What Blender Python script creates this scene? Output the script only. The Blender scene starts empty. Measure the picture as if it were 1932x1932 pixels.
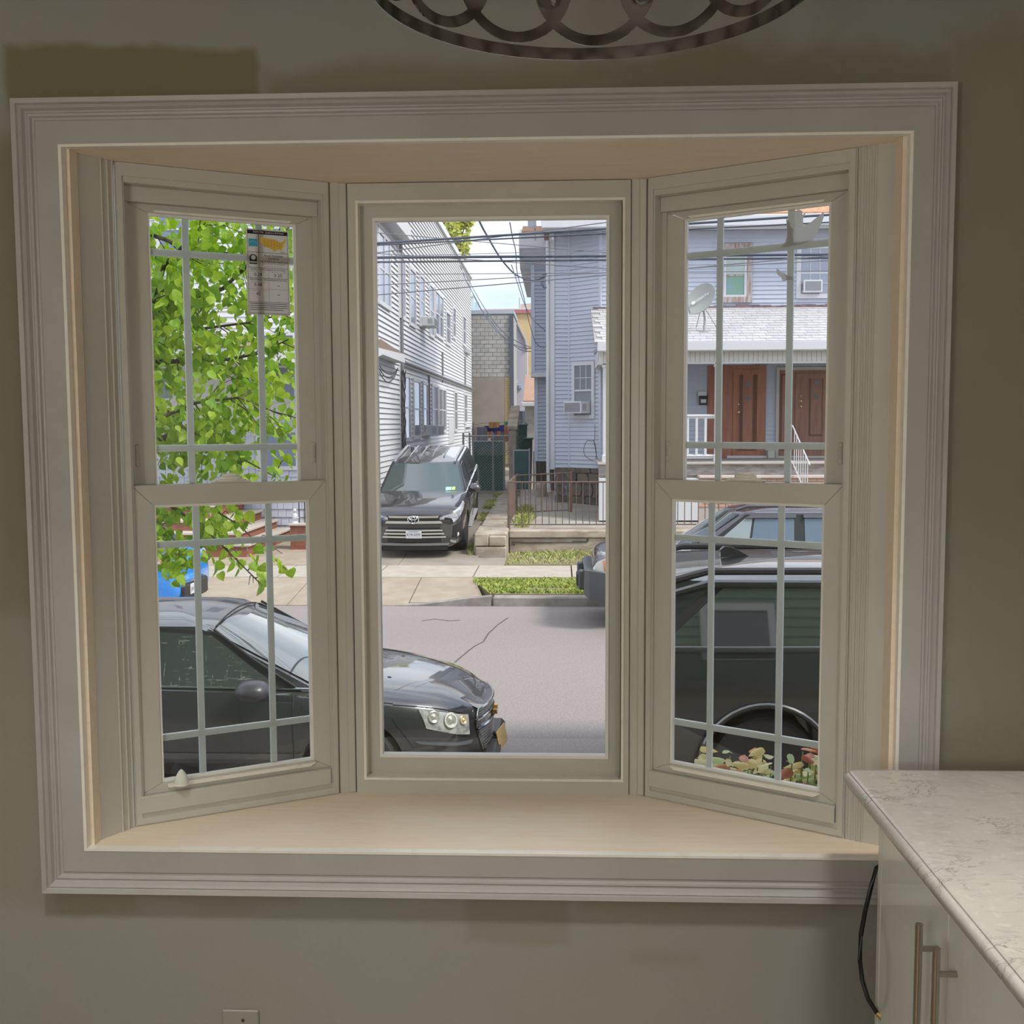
import bpy, bmesh, math, random
from mathutils import Vector, Matrix, geometry
random.seed(7)
SC = bpy.context.scene
COL = SC.collection
PI = math.pi
# ------------------------------------------------------------------ camera
FPX = 2060.0                                   # focal length in pixels of the 1932 px frame
CAM = Vector((0, 0, 1.6))
ROT = (Matrix.Rotation(math.radians(2.43), 3, 'Z') @ Matrix.Rotation(PI/2 - math.radians(4.66), 3, 'X')
       @ Matrix.Rotation(math.radians(-0.27), 3, 'Z'))
cd = bpy.data.cameras.new('camera'); cam = bpy.data.objects.new('camera', cd); COL.objects.link(cam)
cd.sensor_width = 36; cd.lens = 36*FPX/1932; cd.clip_start = 0.02; cd.clip_end = 500
cam.matrix_world = Matrix.Translation(CAM) @ ROT.to_4x4()
SC.camera = cam
def ray(px, py): return ROT @ Vector(((px-966)/FPX, -(py-966)/FPX, -1))
def atY(px, py, y): d = ray(px, py); return CAM + d*(y/d.y)          # measured point at a real distance
def atZ(px, py, z): d = ray(px, py); return CAM + d*((z-1.6)/d.z)
def atX(px, py, x): d = ray(px, py); return CAM + d*(x/d.x)
# ------------------------------------------------------------------ world, lights, exposure
SC.view_settings.view_transform = 'Standard'; SC.view_settings.look = 'None'
SC.view_settings.exposure = 0.84; SC.view_settings.gamma = 1.0; SC.view_settings.use_curve_mapping = False
W = bpy.data.worlds.new('sky'); SC.world = W; W.use_nodes = True
def build_world():
    nt = W.node_tree; N = nt.nodes; L = nt.links; N.clear()
    out = N.new('ShaderNodeOutputWorld'); bg = N.new('ShaderNodeBackground')
    tc = N.new('ShaderNodeTexCoord'); no = N.new('ShaderNodeTexNoise'); rp = N.new('ShaderNodeValToRGB')
    mp = N.new('ShaderNodeMapping'); mp.inputs['Scale'].default_value = (1, 1, 2.2)
    no.inputs['Scale'].default_value = 2.3; no.inputs['Detail'].default_value = 6; no.inputs['Roughness'].default_value = 0.55
    rp.color_ramp.elements[0].position = 0.38; rp.color_ramp.elements[0].color = (0.45, 0.53, 0.69, 1)
    rp.color_ramp.elements[1].position = 0.62; rp.color_ramp.elements[1].color = (0.92, 0.94, 1.0, 1)
    L.new(tc.outputs['Generated'], mp.inputs['Vector']); L.new(mp.outputs['Vector'], no.inputs['Vector'])
    L.new(no.outputs['Fac'], rp.inputs['Fac']); L.new(rp.outputs['Color'], bg.inputs['Color'])
    bg.inputs['Strength'].default_value = 1.06
    L.new(bg.outputs['Background'], out.inputs['Surface'])
build_world()
def sun(rot, energy, angle, color):
    d = bpy.data.lights.new('sun', 'SUN'); d.energy = energy; d.angle = angle; d.color = color
    o = bpy.data.objects.new('sun', d); COL.objects.link(o)
    o.rotation_mode = 'QUATERNION'; o.rotation_quaternion = Vector(rot).to_track_quat('-Z', 'Y')
sun((-0.60, 0.28, -0.75), 2.3, math.radians(16), (1.0, 0.95, 0.87))      # hazy sun, high on the right
FILL_LAMP = 37.0                                                        # watts of the unseen fill lamps added behind the camera
# ------------------------------------------------------------------ helpers
def mix_rgb(nt, fac, a, b, mode='MIX'):
    m = nt.nodes.new('ShaderNodeMix'); m.data_type = 'RGBA'; m.blend_type = mode
    for i, v in ((0, fac), (6, a), (7, b)):
        if hasattr(v, 'links'): nt.links.new(v, m.inputs[i])
        elif i == 0: m.inputs[0].default_value = v
        else: m.inputs[i].default_value = (v[0], v[1], v[2], 1)
    return m.outputs[2]
def math_n(nt, op, a, b=0.0, clamp=False):
    m = nt.nodes.new('ShaderNodeMath'); m.operation = op; m.use_clamp = clamp
    for i, v in ((0, a), (1, b)):
        if hasattr(v, 'links'): nt.links.new(v, m.inputs[i])
        else: m.inputs[i].default_value = v
    return m.outputs[0]
def noise(nt, vec, scale, detail=4, rough=0.55, dist=0.0):
    n = nt.nodes.new('ShaderNodeTexNoise'); n.inputs['Scale'].default_value = scale
    n.inputs['Detail'].default_value = detail; n.inputs['Roughness'].default_value = rough
    n.inputs['Distortion'].default_value = dist
    nt.links.new(vec, n.inputs['Vector']); return n.outputs['Fac']
def ramp(nt, fac, p0, p1):
    m = nt.nodes.new('ShaderNodeMapRange'); m.inputs[1].default_value = p0; m.inputs[2].default_value = p1
    m.interpolation_type = 'SMOOTHSTEP'
    nt.links.new(fac, m.inputs[0]); return m.outputs[0]
def coords(nt, kind='Object', scale=None):
    t = nt.nodes.new('ShaderNodeTexCoord'); o = t.outputs[kind]
    if scale:
        mp = nt.nodes.new('ShaderNodeMapping'); mp.inputs['Scale'].default_value = scale
        nt.links.new(o, mp.inputs['Vector']); o = mp.outputs['Vector']
    return o
def bump(nt, h, strength, dist=0.01):
    b = nt.nodes.new('ShaderNodeBump'); b.inputs['Strength'].default_value = strength; b.inputs['Distance'].default_value = dist
    nt.links.new(h, b.inputs['Height']); return b.outputs['Normal']
def new_mat(name):
    m = bpy.data.materials.new(name); m.use_nodes = True
    return m, m.node_tree, m.node_tree.nodes['Principled BSDF']
MATS = {}
ALB = 1.0                                        # overall paleness of the outdoor surfaces
def mat(name, c, rough=0.5, metal=0.0, c2=None, scale=8, stretch=None, coat=0.0, bmp=0.0, bscale=60, spec=0.5, detail=4, lo=0.35, hi=0.65, emit=None):
    if name in MATS: return MATS[name]
    c = tuple(x*ALB for x in c); c2 = tuple(x*ALB for x in c2) if c2 else None
    m, nt, b = new_mat(name)
    b.inputs['Base Color'].default_value = (*c, 1); b.inputs['Roughness'].default_value = rough
    b.inputs['Metallic'].default_value = metal; b.inputs['Specular IOR Level'].default_value = spec
    b.inputs['Coat Weight'].default_value = coat; b.inputs['Coat Roughness'].default_value = 0.03
    if c2 or bmp: v = coords(nt, 'Object', stretch)
    if c2:
        nt.links.new(mix_rgb(nt, ramp(nt, noise(nt, v, scale, detail), lo, hi), c, c2), b.inputs['Base Color'])
    if bmp: nt.links.new(bump(nt, noise(nt, v, bscale, 3), bmp), b.inputs['Normal'])
    if emit: b.inputs['Emission Color'].default_value = (*c, 1); b.inputs['Emission Strength'].default_value = emit
    MATS[name] = m; return m
def glass_mat(name, tint=(0.97, 0.985, 0.98), ior=1.45, rough=0.0):
    if name in MATS: return MATS[name]
    m = bpy.data.materials.new(name); m.use_nodes = True; nt = m.node_tree; nt.nodes.clear()
    o = nt.nodes.new('ShaderNodeOutputMaterial'); t = nt.nodes.new('ShaderNodeBsdfTransparent'); g = nt.nodes.new('ShaderNodeBsdfGlossy')
    f = nt.nodes.new('ShaderNodeFresnel'); mx = nt.nodes.new('ShaderNodeMixShader')
    t.inputs['Color'].default_value = (*tint, 1); g.inputs['Roughness'].default_value = rough; f.inputs['IOR'].default_value = ior
    nt.links.new(f.outputs[0], mx.inputs[0]); nt.links.new(t.outputs[0], mx.inputs[1]); nt.links.new(g.outputs[0], mx.inputs[2])
    nt.links.new(mx.outputs[0], o.inputs['Surface']); MATS[name] = m; return m
class MB:
    """collects shapes and links them as ONE mesh object"""
    def __init__(s): s.v = []; s.f = []
    def add(s, vs, fs, M=None):
        o = len(s.v)
        s.v += [tuple(M @ Vector(p)) if M else tuple(p) for p in vs]
        s.f += [tuple(i+o for i in f) for f in fs]; return s
    def box(s, a, b, M=None):
        x0, y0, z0 = (min(a[i], b[i]) for i in range(3)); x1, y1, z1 = (max(a[i], b[i]) for i in range(3))
        return s.add([(x0,y0,z0),(x1,y0,z0),(x1,y1,z0),(x0,y1,z0),(x0,y0,z1),(x1,y0,z1),(x1,y1,z1),(x0,y1,z1)],
                     [(0,3,2,1),(4,5,6,7),(0,1,5,4),(1,2,6,5),(2,3,7,6),(3,0,4,7)], M)
    def cbox(s, a, b, c=0.004, M=None):
        """box with chamfered edges"""
        bm = bmesh.new(); bmesh.ops.create_cube(bm, size=1)
        for v in bm.verts: v.co = Vector([(a[i]+b[i])/2 + v.co[i]*abs(b[i]-a[i]) for i in range(3)])
        bmesh.ops.bevel(bm, geom=bm.edges[:], offset=c, segments=1, affect='EDGES', profile=0.5)
        s.bm(bm, M); return s
    def bm(s, bm, M=None):
        bm.verts.index_update(); s.add([v.co[:] for v in bm.verts], [[v.index for v in f.verts] for f in bm.faces], M); bm.free(); return s
    def prism(s, poly, d0, d1, axis='y', M=None):
        """extrude a 2D polygon along an axis (the other two axes in order)"""
        n = len(poly)
        def p(q, d): return {'x': (d, q[0], q[1]), 'y': (q[0], d, q[1]), 'z': (q[0], q[1], d)}[axis]
        vs = [p(q, d0) for q in poly] + [p(q, d1) for q in poly]
        fs = [tuple(range(n)), tuple(reversed(range(n, 2*n)))] + [(i, n+i, n+(i+1) % n, (i+1) % n) for i in range(n)]
        return s.add(vs, fs, M)
    def tube(s, pts, r, n=8, M=None, cap=True):
        pts = [Vector(p) for p in pts]; rs = r if isinstance(r, (list, tuple)) else [r]*len(pts)
        vs = []; up = Vector((0.13, 0.31, 0.94))
        for i, p in enumerate(pts):
            t = (pts[min(i+1, len(pts)-1)] - pts[max(i-1, 0)]).normalized()
            a = t.cross(up)
            if a.length < 1e-4: a = t.cross(Vector((1, 0, 0)))
            a.normalize(); b = t.cross(a)
            vs += [p + (a*math.cos(2*PI*k/n) + b*math.sin(2*PI*k/n))*rs[i] for k in range(n)]
        fs = [(i*n+k, i*n+(k+1) % n, (i+1)*n+(k+1) % n, (i+1)*n+k) for i in range(len(pts)-1) for k in range(n)]
        if cap: fs += [tuple(reversed(range(n))), tuple(range((len(pts)-1)*n, len(pts)*n))]
        return s.add(vs, fs, M)
    def lathe(s, prof, n=24, M=None):
        """profile of (radius, z) turned round z"""
        vs = [(r*math.cos(2*PI*k/n), r*math.sin(2*PI*k/n), z) for r, z in prof for k in range(n)]
        fs = [(i*n+k, i*n+(k+1) % n, (i+1)*n+(k+1) % n, (i+1)*n+k) for i in range(len(prof)-1) for k in range(n)]
        fs += [tuple(reversed(range(n))), tuple(range((len(prof)-1)*n, len(prof)*n))]
        return s.add(vs, fs, M)
    def loft(s, rings, closed=True, caps=True, M=None):
        n = len(rings[0]); vs = [p for r in rings for p in r]; m = n if closed else n-1
        fs = [(i*n+k, i*n+(k+1) % n, (i+1)*n+(k+1) % n, (i+1)*n+k) for i in range(len(rings)-1) for k in range(m)]
        if caps: fs += [tuple(reversed(range(n))), tuple(range((len(rings)-1)*n, len(rings)*n))]
        return s.add(vs, fs, M)
    def build(s, name, m=None, parent=None, M=None, smooth=False, local=False, sharp=35, fix=True):
        me = bpy.data.meshes.new(name)
        off = Vector((0, 0, 0))
        if parent is not None and not local: off = world_loc(parent)
        vs = [Vector(p) for p in s.v]
        if M: vs = [M @ p for p in vs]
        me.from_pydata([p - off for p in vs], [], s.f); me.update()
        if fix:
            bm = bmesh.new(); bm.from_mesh(me); bmesh.ops.recalc_face_normals(bm, faces=bm.faces[:]); bm.to_mesh(me); bm.free()
        if smooth:
            me.polygons.foreach_set('use_smooth', [True]*len(me.polygons))
            try: me.set_sharp_from_angle(angle=math.radians(sharp))
            except Exception: pass
        if m: me.materials.append(m)
        o = bpy.data.objects.new(name, me); COL.objects.link(o)
        if parent is not None: o.parent = parent
        return o
def world_loc(o):
    v = Vector((0, 0, 0))
    while o is not None: v = v + o.location; o = o.parent
    return v
def tag(o, label=None, cat=None, group=None, kind=None):
    if label: o['label'] = label
    if cat: o['category'] = cat
    if group: o['group'] = group
    if kind: o['kind'] = kind
    return o
def thing(name, loc, label, cat, group=None, rz=0):
    o = bpy.data.objects.new(name, None); COL.objects.link(o); o.location = loc; o.rotation_euler = (0, 0, rz); o.empty_display_size = 0.05
    return tag(o, label, cat, group)
def struct(o): o['kind'] = 'structure'; return o
def sempty(name, loc=(0, 0, 0)):
    o = bpy.data.objects.new(name, None); COL.objects.link(o); o.location = loc; o['kind'] = 'structure'; return o
def dup(o, loc=None, scale=None, rot=None, parent=None):
    c = o.copy(); COL.objects.link(c)
    if loc is not None: c.location = loc
    if scale is not None: c.scale = scale
    if rot is not None: c.rotation_euler = rot
    if parent is not None: c.parent = parent
    return c
def copy_tree(o, parent=None):
    c = o.copy(); COL.objects.link(c)
    if parent is not None: c.parent = parent
    for ch in list(o.children): copy_tree(ch, c)
    return c
def frame2(o, u, n=None):
    """matrix with local x along u (horizontal), y = outward normal n, z up, origin o"""
    u = Vector(u).normalized(); z = Vector((0, 0, 1)); n = Vector(n) if n is not None else z.cross(u)
    return Matrix(((u.x, n.x, z.x, o[0]), (u.y, n.y, z.y, o[1]), (u.z, n.z, z.z, o[2]), (0, 0, 0, 1)))
def lettering(s, M, size, width=None, m=None, parent=None, name='lettering', depth=0.0005, align='CENTER', shear=0, local=False):
    """text as a mesh; local x to the right, y up, M maps local (x, y, 0) to the world"""
    cu = bpy.data.curves.new('t', 'FONT'); cu.body = s; cu.size = 1; cu.align_x = align; cu.align_y = 'CENTER'; cu.resolution_u = 2; cu.shear = shear
    t = bpy.data.objects.new('t', cu); COL.objects.link(t)
    me = bpy.data.meshes.new_from_object(t.evaluated_get(bpy.context.evaluated_depsgraph_get()))
    bpy.data.objects.remove(t); bpy.data.curves.remove(cu)
    xs = [v.co.x for v in me.vertices]; w = (max(xs)-min(xs)) or 1
    sx = (width/w) if width else size
    b = MB(); b.v = [(v.co.x*sx, v.co.y*size, depth) for v in me.vertices]; b.f = [tuple(p.vertices) for p in me.polygons]
    bpy.data.meshes.remove(me)
    return b.build(name, m, parent, M, fix=False, local=local)
def rect_frame(b, u0, u1, z0, z1, w, v0, v1, M=None, wb=None, wt=None):
    """four mitred bars round a rectangle in the (x, z) plane, from depth v0 to v1"""
    wb = wb or w; wt = wt or w
    O = [(u0,z0),(u1,z0),(u1,z1),(u0,z1)]; I = [(u0+w,z0+wb),(u1-w,z0+wb),(u1-w,z1-wt),(u0+w,z1-wt)]
    for k in range(4):
        j = (k+1) % 4; b.prism([O[k], O[j], I[j], I[k]], v0, v1, 'y', M)
    return b
# ================================================================== ROOM
def wall_material():
    m, nt, b = new_mat('patched and dimmed wall paint'); v = coords(nt, 'Object')
    sx = nt.nodes.new('ShaderNodeSeparateXYZ'); nt.links.new(v, sx.inputs[0]); X, Z = sx.outputs['X'], sx.outputs['Z']
    n1 = math_n(nt, 'SUBTRACT', noise(nt, v, 5, 3), 0.5); n2 = math_n(nt, 'SUBTRACT', noise(nt, v, 2.2, 2), 0.5)
    def rect(x0, x1, z0, z1, soft=0.012, amp=0.10):
        dx = math_n(nt, 'MINIMUM', math_n(nt, 'SUBTRACT', X, x0), math_n(nt, 'SUBTRACT', x1, X))
        dz = math_n(nt, 'MINIMUM', math_n(nt, 'SUBTRACT', Z, z0), math_n(nt, 'SUBTRACT', z1, Z))
        d = math_n(nt, 'ADD', math_n(nt, 'MINIMUM', dx, dz), math_n(nt, 'MULTIPLY', n1, amp))
        return ramp(nt, d, -soft, soft)
    paint = mix_rgb(nt, ramp(nt, noise(nt, v, 1.7, 3), 0.3, 0.7), (0.315, 0.308, 0.275), (0.298, 0.312, 0.288))
    comp_and_dim = (0.20, 0.185, 0.11)
    fac = rect(-1.12, -0.60, 2.2, 2.365, amp=0.09)
    for r in ((-0.60, 0.2, 2.2, 2.315, .03, .1), (0.1, 0.78, 2.2, 2.335, .03, .16), (0.77, 1.02, 2.0, 2.36, .06, .2), (0.76, 1.6, 0.7, 2.12, .10, .25), (-1.2, -1.09, 1.2, 2.2, .03, .1)):  # the tall right-hand patch is dim light painted into the colour
        fac = math_n(nt, 'MAXIMUM', fac, math_n(nt, 'MULTIPLY', rect(*r), 0.62))
    base = mix_rgb(nt, fac, paint, comp_and_dim)
    low = rect(-1.08, -0.9, 0.545, 0.62, .02, .12)
    for r in ((-0.93, -0.55, 0.56, 0.64, .02, .16), (-0.2, 0.02, 0.49, 0.62, .01, .03), (0.05, 0.6, 0.575, 0.62, .02, .05), (0.15, 0.3, 0.45, 0.475, .02, .03), (-1.25, -1.1, 0.55, 1.4, .04, .1)):
        low = math_n(nt, 'MAXIMUM', low, math_n(nt, 'MULTIPLY', rect(*r), 0.7))
    base = mix_rgb(nt, math_n(nt, 'MULTIPLY', low, 0.6), base, (0.24, 0.22, 0.165))
    nt.links.new(base, b.inputs['Base Color']); b.inputs['Roughness'].default_value = 0.75; b.inputs['Specular IOR Level'].default_value = 0.3
    nt.links.new(bump(nt, noise(nt, v, 60, 3), 0.12, 0.004), b.inputs['Normal'])
    return m
M_WALL = wall_material()
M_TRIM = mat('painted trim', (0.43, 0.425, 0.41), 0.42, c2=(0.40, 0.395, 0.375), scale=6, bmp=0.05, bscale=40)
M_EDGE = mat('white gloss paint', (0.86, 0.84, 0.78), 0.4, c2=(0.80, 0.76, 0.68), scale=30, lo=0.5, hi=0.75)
M_VINYL = mat('white vinyl', (0.57, 0.565, 0.52), 0.32, c2=(0.545, 0.535, 0.485), scale=4)
M_SCREW = mat('dark screw', (0.05, 0.045, 0.03), 0.8)  # dark colour of the wall plate screws
M_GRID = mat('grid bar', (0.80, 0.86, 0.88), 0.35)
M_GLASS = glass_mat('window pane glass')
def ply_mat():
    m, nt, b = new_mat('sanded plywood'); v = coords(nt, 'Object', (1.2, 9, 9))
    f = noise(nt, v, 6, 6, 0.6, 0.6); g = noise(nt, coords(nt, 'Object', (2, 8, 8)), 22, 4, 0.6, 0.3)
    c = mix_rgb(nt, ramp(nt, f, 0.3, 0.72), (0.89, 0.795, 0.655), (0.87, 0.725, 0.55))
    c = mix_rgb(nt, math_n(nt, 'MULTIPLY', ramp(nt, g, 0.60, 0.74), 0.35), c, (0.74, 0.60, 0.43))
    nt.links.new(c, b.inputs['Base Color']); b.inputs['Roughness'].default_value = 0.55
    nt.links.new(bump(nt, g, 0.08, 0.003), b.inputs['Normal']); return m
M_PLY = ply_mat()
WY = 2.25                                       # room face of the window wall
OX0, OX1, OZ0, OZ1 = -1.013, 0.697, 0.693, 2.166  # opening in it
RX0, RX1, RY0, RZ1 = -2.3, 2.1, -3.6, 2.62
b = MB()
b.box((RX0, WY, 0), (OX0, WY+.13, RZ1)).box((OX1, WY, 0), (RX1, WY+.13, RZ1)).box((OX0, WY, 0), (OX1, WY+.13, OZ0-.03)).box((OX0, WY, OZ1+.02), (OX1, WY+.13, RZ1))
struct(b.build('wall_front', M_WALL))
M_ROOM = mat('room paint', (0.50, 0.48, 0.42), 0.7)
struct(MB().box((RX0-.1, RY0, 0), (RX0, WY, RZ1)).build('wall_left', M_ROOM))
struct(MB().box((RX1, RY0, 0), (RX1+.1, WY, RZ1)).build('wall_right', M_ROOM))
struct(MB().box((RX0-.1, RY0-.1, 0), (RX1+.1, RY0, RZ1)).build('wall_back', M_ROOM))
struct(MB().box((RX0-.1, RY0-.1, -.1), (RX1+.1, WY+.13, 0)).build('floor', mat('wood floor', (0.23, 0.14, 0.08), 0.4, c2=(0.17, 0.10, 0.055), stretch=(6, 1, 1))))
struct(MB().box((RX0-.1, RY0-.1, RZ1), (RX1+.1, WY+.13, RZ1+.1)).build('ceiling', mat('ceiling paint', (0.72, 0.70, 0.64), 0.8)))
# ------------------------------------------------------------------ casing round the opening (mitred mouldings)
prof = [(0, 0), (0, .012), (.003, .014), (.050, .014), (.053, .0115), (.057, .012), (.060, .0165), (.064, .0175), (.067, .0150), (.070, .016), (.074, .023), (.079, .0265), (.081, .025), (.083, .029), (.092, .031), (.092, 0)]
def casing(name, a, bpt, na, nb):
    """moulding along a side from inner corner a to b; na, nb = outward mitre directions"""
    r0 = [(a[0]+na[0]*u, WY-v, a[1]+na[1]*u) for u, v in prof]; r1 = [(bpt[0]+nb[0]*u, WY-v, bpt[1]+nb[1]*u) for u, v in prof]
    return struct(MB().loft([r0, r1], True, True).build(name, M_TRIM, smooth=True, sharp=25))
casing('trim_1', (OX0, OZ1), (OX1, OZ1), (-1, 1), (.88, 1))
casing('trim_2', (OX0, OZ0), (OX1, OZ0), (-1, -1), (.88, -1))
casing('trim_3', (OX0, OZ0), (OX0, OZ1), (-1, -1), (-1, 1))
casing('trim_4', (OX1, OZ0), (OX1, OZ1), (.88, -1), (.88, 1))
# white painted jamb edge inside the casing
b = MB(); rect_frame(b, OX0-.004, OX1+.004, OZ0-.004, OZ1+.004, .0065, WY-.0150, WY+.004, wb=.0055, wt=.0055)
struct(b.build('trim_5', M_EDGE))
# plywood lining of the bay: seat, head and two short side jambs
A = Vector((-0.957, 2.367)); B = Vector((-0.538, 2.603)); C2 = Vector((0.209, 2.605)); D = Vector((0.623, 2.345))
seat = [(OX0-.005, WY+.004), (OX1+.005, WY+.004), (OX1-.011, 2.31), (0.64, 2.40), (0.24, 2.68), (-0.56, 2.68), (-0.98, 2.44), (OX0+.011, 2.30)]
struct(MB().prism(seat, OZ0-.03, OZ0, 'z').build('trim_6', M_PLY))
struct(MB().prism(seat, OZ1, OZ1+.03, 'z').build('trim_7', M_PLY))
struct(MB().box((OX0-.012, WY+.004, OZ0), (OX0+.011, 2.30, OZ1)).build('trim_8', M_PLY))
struct(MB().box((OX1-.011, WY+.004, OZ0), (OX1+.012, 2.31, OZ1)).build('trim_9', M_PLY))
# angled fluted filler boards between the side jambs and the side units
def filler(name, p, q, ridges):
    p = Vector(p); q = Vector(q); u = (q-p).normalized(); L = (q-p).length
    M = frame2((p.x, p.y, 0), (u.x, u.y, 0)); b = MB().box((0, 0, OZ0), (L, .03, OZ1), M)
    for r in ridges: b.cbox((r*L-.0022, -.0035, OZ0), (r*L+.0022, .001, OZ1), .0015, M)
    struct(b.build(name, M_VINYL))
filler('trim_10', (OX0+.012, 2.290), A, (.62, .80, .95))
filler('trim_11', D, (OX1-.011, 2.305), (.06, .22, .36, .50))
# posts between the units
def post(name, p, q):
    p = Vector(p); q = Vector(q); u = (q-p).normalized(); L = (q-p).length; M = frame2((p.x, p.y, 0), (u.x, u.y, 0))
    b = MB().box((.0015, .004, OZ0), (L-.0015, .06, OZ1), M).cbox((L*.52, 0, OZ0), (L-.002, .03, OZ1), .002, M)
    struct(b.build(name, M_VINYL))
post('trim_12', B, (-0.497, 2.612)); post('trim_13', (0.171, 2.612), C2)
struct(MB().prism([(-.546, 2.612), (-.50, 2.62), (-.50, 2.70), (-.60, 2.70)], OZ0-.02, OZ1+.02, 'z').build('trim_14', M_VINYL))
struct(MB().prism([(.172, 2.62), (.218, 2.612), (.27, 2.70), (.172, 2.70)], OZ0-.02, OZ1+.02, 'z').build('trim_15', M_VINYL))
# ------------------------------------------------------------------ window units
def double_hung(name, p, q, mirror=False):
    p = Vector(p); q = Vector(q); u = (q-p).normalized(); L = (q-p).length; M = frame2((p.x, p.y, 0), (u.x, u.y, 0))
    root = sempty(name, (p.x, p.y, OZ0))
    z0, z1 = OZ0, 2.165
    b = MB(); rect_frame(b, .001, L-.001, z0, z1, .019, 0, .085, M, wb=.030, wt=.041)
    rect_frame(b, .004, L-.004, z0+.004, z1, .012, -.004, .002, M, wb=.014, wt=.028)
    b.build('frame', M_VINYL, root)
    MB().cbox((.012, -.006, .7215), (L-.022, .012, .7605), .002, M).build('sill_stop', M_VINYL, root)
    b = MB().cbox((.020, .026, 2.090), (L-.020, .07, 2.124), .0015, M); b.build('head_stop', M_VINYL, root)
    b = MB().box((.019, .036, 1.45), (.031, .07, 2.09), M).box((L-.031, .036, 1.45), (L-.019, .07, 2.09), M); b.build('track', M_VINYL, root)
    def sash(nm, u0, u1, za, zb, g, v0, v1, gv):
        """u0..u1 outer, g = glass opening (u0, u1, z0, z1)"""
        b = MB(); O = [(u0,za),(u1,za),(u1,zb),(u0,zb)]; I = [(g[0],g[2]),(g[1],g[2]),(g[1],g[3]),(g[0],g[3])]
        for k in range(4):
            j = (k+1) % 4; d = (Vector(O[j])-Vector(O[k])).normalized()*.0005
            b.prism([(O[k][0]+d.x, O[k][1]+d.y), (O[j][0]-d.x, O[j][1]-d.y), (I[j][0]-d.x, I[j][1]-d.y), (I[k][0]+d.x, I[k][1]+d.y)], v0, v1, 'y', M)
        s = b.build(nm, M_VINYL, root)
        b = MB(); rect_frame(b, g[0]-.002, g[1]+.002, g[2]-.002, g[3]+.002, .008, v0+.004, gv+.003, M); b.build('glazing_bead', mat('bright bead', (0.85, 0.86, 0.83), 0.35), s)
        MB().box((g[0]-.003, gv, g[2]-.003), (g[1]+.003, gv+.002, g[3]+.003), M).build('pane', M_GLASS, s)
        return s
    gl = (.062, L-.060, .783, 1.420); gu = (.073, L-.069, 1.458, 2.071)
    lo = sash('lower_sash', .0165, L-.019, .7612, 1.465, gl, .008, .034, .020)
    up = sash('upper_sash', .031, L-.031, 1.430, 2.0895, gu, .042, .068, .052)
    for s, g, hs, v in ((lo, gl, (1.328, .883), .0235), (up, gu, (1.987, 1.546), .0555)):
        for uc in (.158, .326): MB().cbox((uc-.0078, v, g[2]-.002), (uc+.0078, v+.005, g[3]+.002), .001, M).build('muntin', M_GRID, s)
        for zc in hs: MB().cbox((g[0]-.002, v-.0008, zc-.0078), (g[1]+.002, v+.0058, zc+.0078), .001, M).build('muntin', M_GRID, s)
    # bright lift strip on the lower edge of the glass, head strip above the upper pane
    MB().prism([(gl[0]+.012 if not mirror else gl[0]+.004, .7795), (gl[1]+.002, .7795), (gl[1]-.012, .7715), (gl[0]+.014, .7715)], .001, .010, 'y', M).build('lift_rail', M_EDGE, lo)
    MB().prism([(gu[0]+.012, 2.0765), (gu[1]-.012, 2.0765), (gu[1]-.018, 2.071), (gu[0]+.018, 2.071)], .038, .044, 'y', M).build('tape_strip', M_EDGE, up)
    # cam lock on the meeting rail: base, disc, keeper
    b = MB().cbox((.195, .012, 1.465), (.285, .034, 1.470), .002, M)
    ML = M @ Matrix.Translation((.24, .024, 1.470)) @ Matrix.Diagonal((1, .5, 1, 1))
    b.lathe([(.036, 0), (.036, .003), (.026, .004), (.026, .009), (.020, .011), (.020, .015), (.006, .0155)], 24, ML)
    b.build('sash_lock', M_EDGE, lo, smooth=True)
    for uc in (.0365, L-.038):
        b = MB().cbox((uc-.0055, .038, 1.506), (uc+.0055, .044, 1.556), .0025, M); vt = b.build('vent_latch', M_VINYL, up)
        b = MB()
        for k in range(5): b.box((uc-.002, .0365, 1.521+k*.0055), (uc+.0025, .039, 1.523+k*.0055), M)
        b.build('latch_grip', mat('latch grey', (0.42, 0.41, 0.37), 0.5), vt)
    return root, M, L
W1, MW1, L1 = double_hung('window_1', A, B)
W3, MW3, L3 = double_hung('window_3', C2, D, True)
# centre picture window
W2 = sempty('window_2', (-0.16, 2.61, OZ0)); MW2 = Matrix.Translation((0, 2.61, 0))
b = MB(); rect_frame(b, -.4965, .1705, OZ0, 2.164, .019, 0, .09, MW2, wb=.033, wt=.040); b.build('frame', M_VINYL, W2)
b = MB(); rect_frame(b, -.4775, .1515+.006, .7265, 2.124, .006, -.003, .03, MW2); b.build('frame_bead', M_EDGE, W2)
b = MB(); rect_frame(b, -.4715, .1515, .7325, 2.118, .030, .030, .06, MW2, wb=.043, wt=.030); sh = b.build('sash', M_VINYL, W2)
b = MB(); rect_frame(b, -.4425, .1225, .7745, 2.089, .007, .026, .05, MW2); b.build('glazing_bead', mat('bright bead', (0.85, 0.86, 0.83), 0.35), sh)
MB().box((-.44, .046, .777), (.12, .049, 2.087), MW2).build('pane', M_GLASS, sh)
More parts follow.
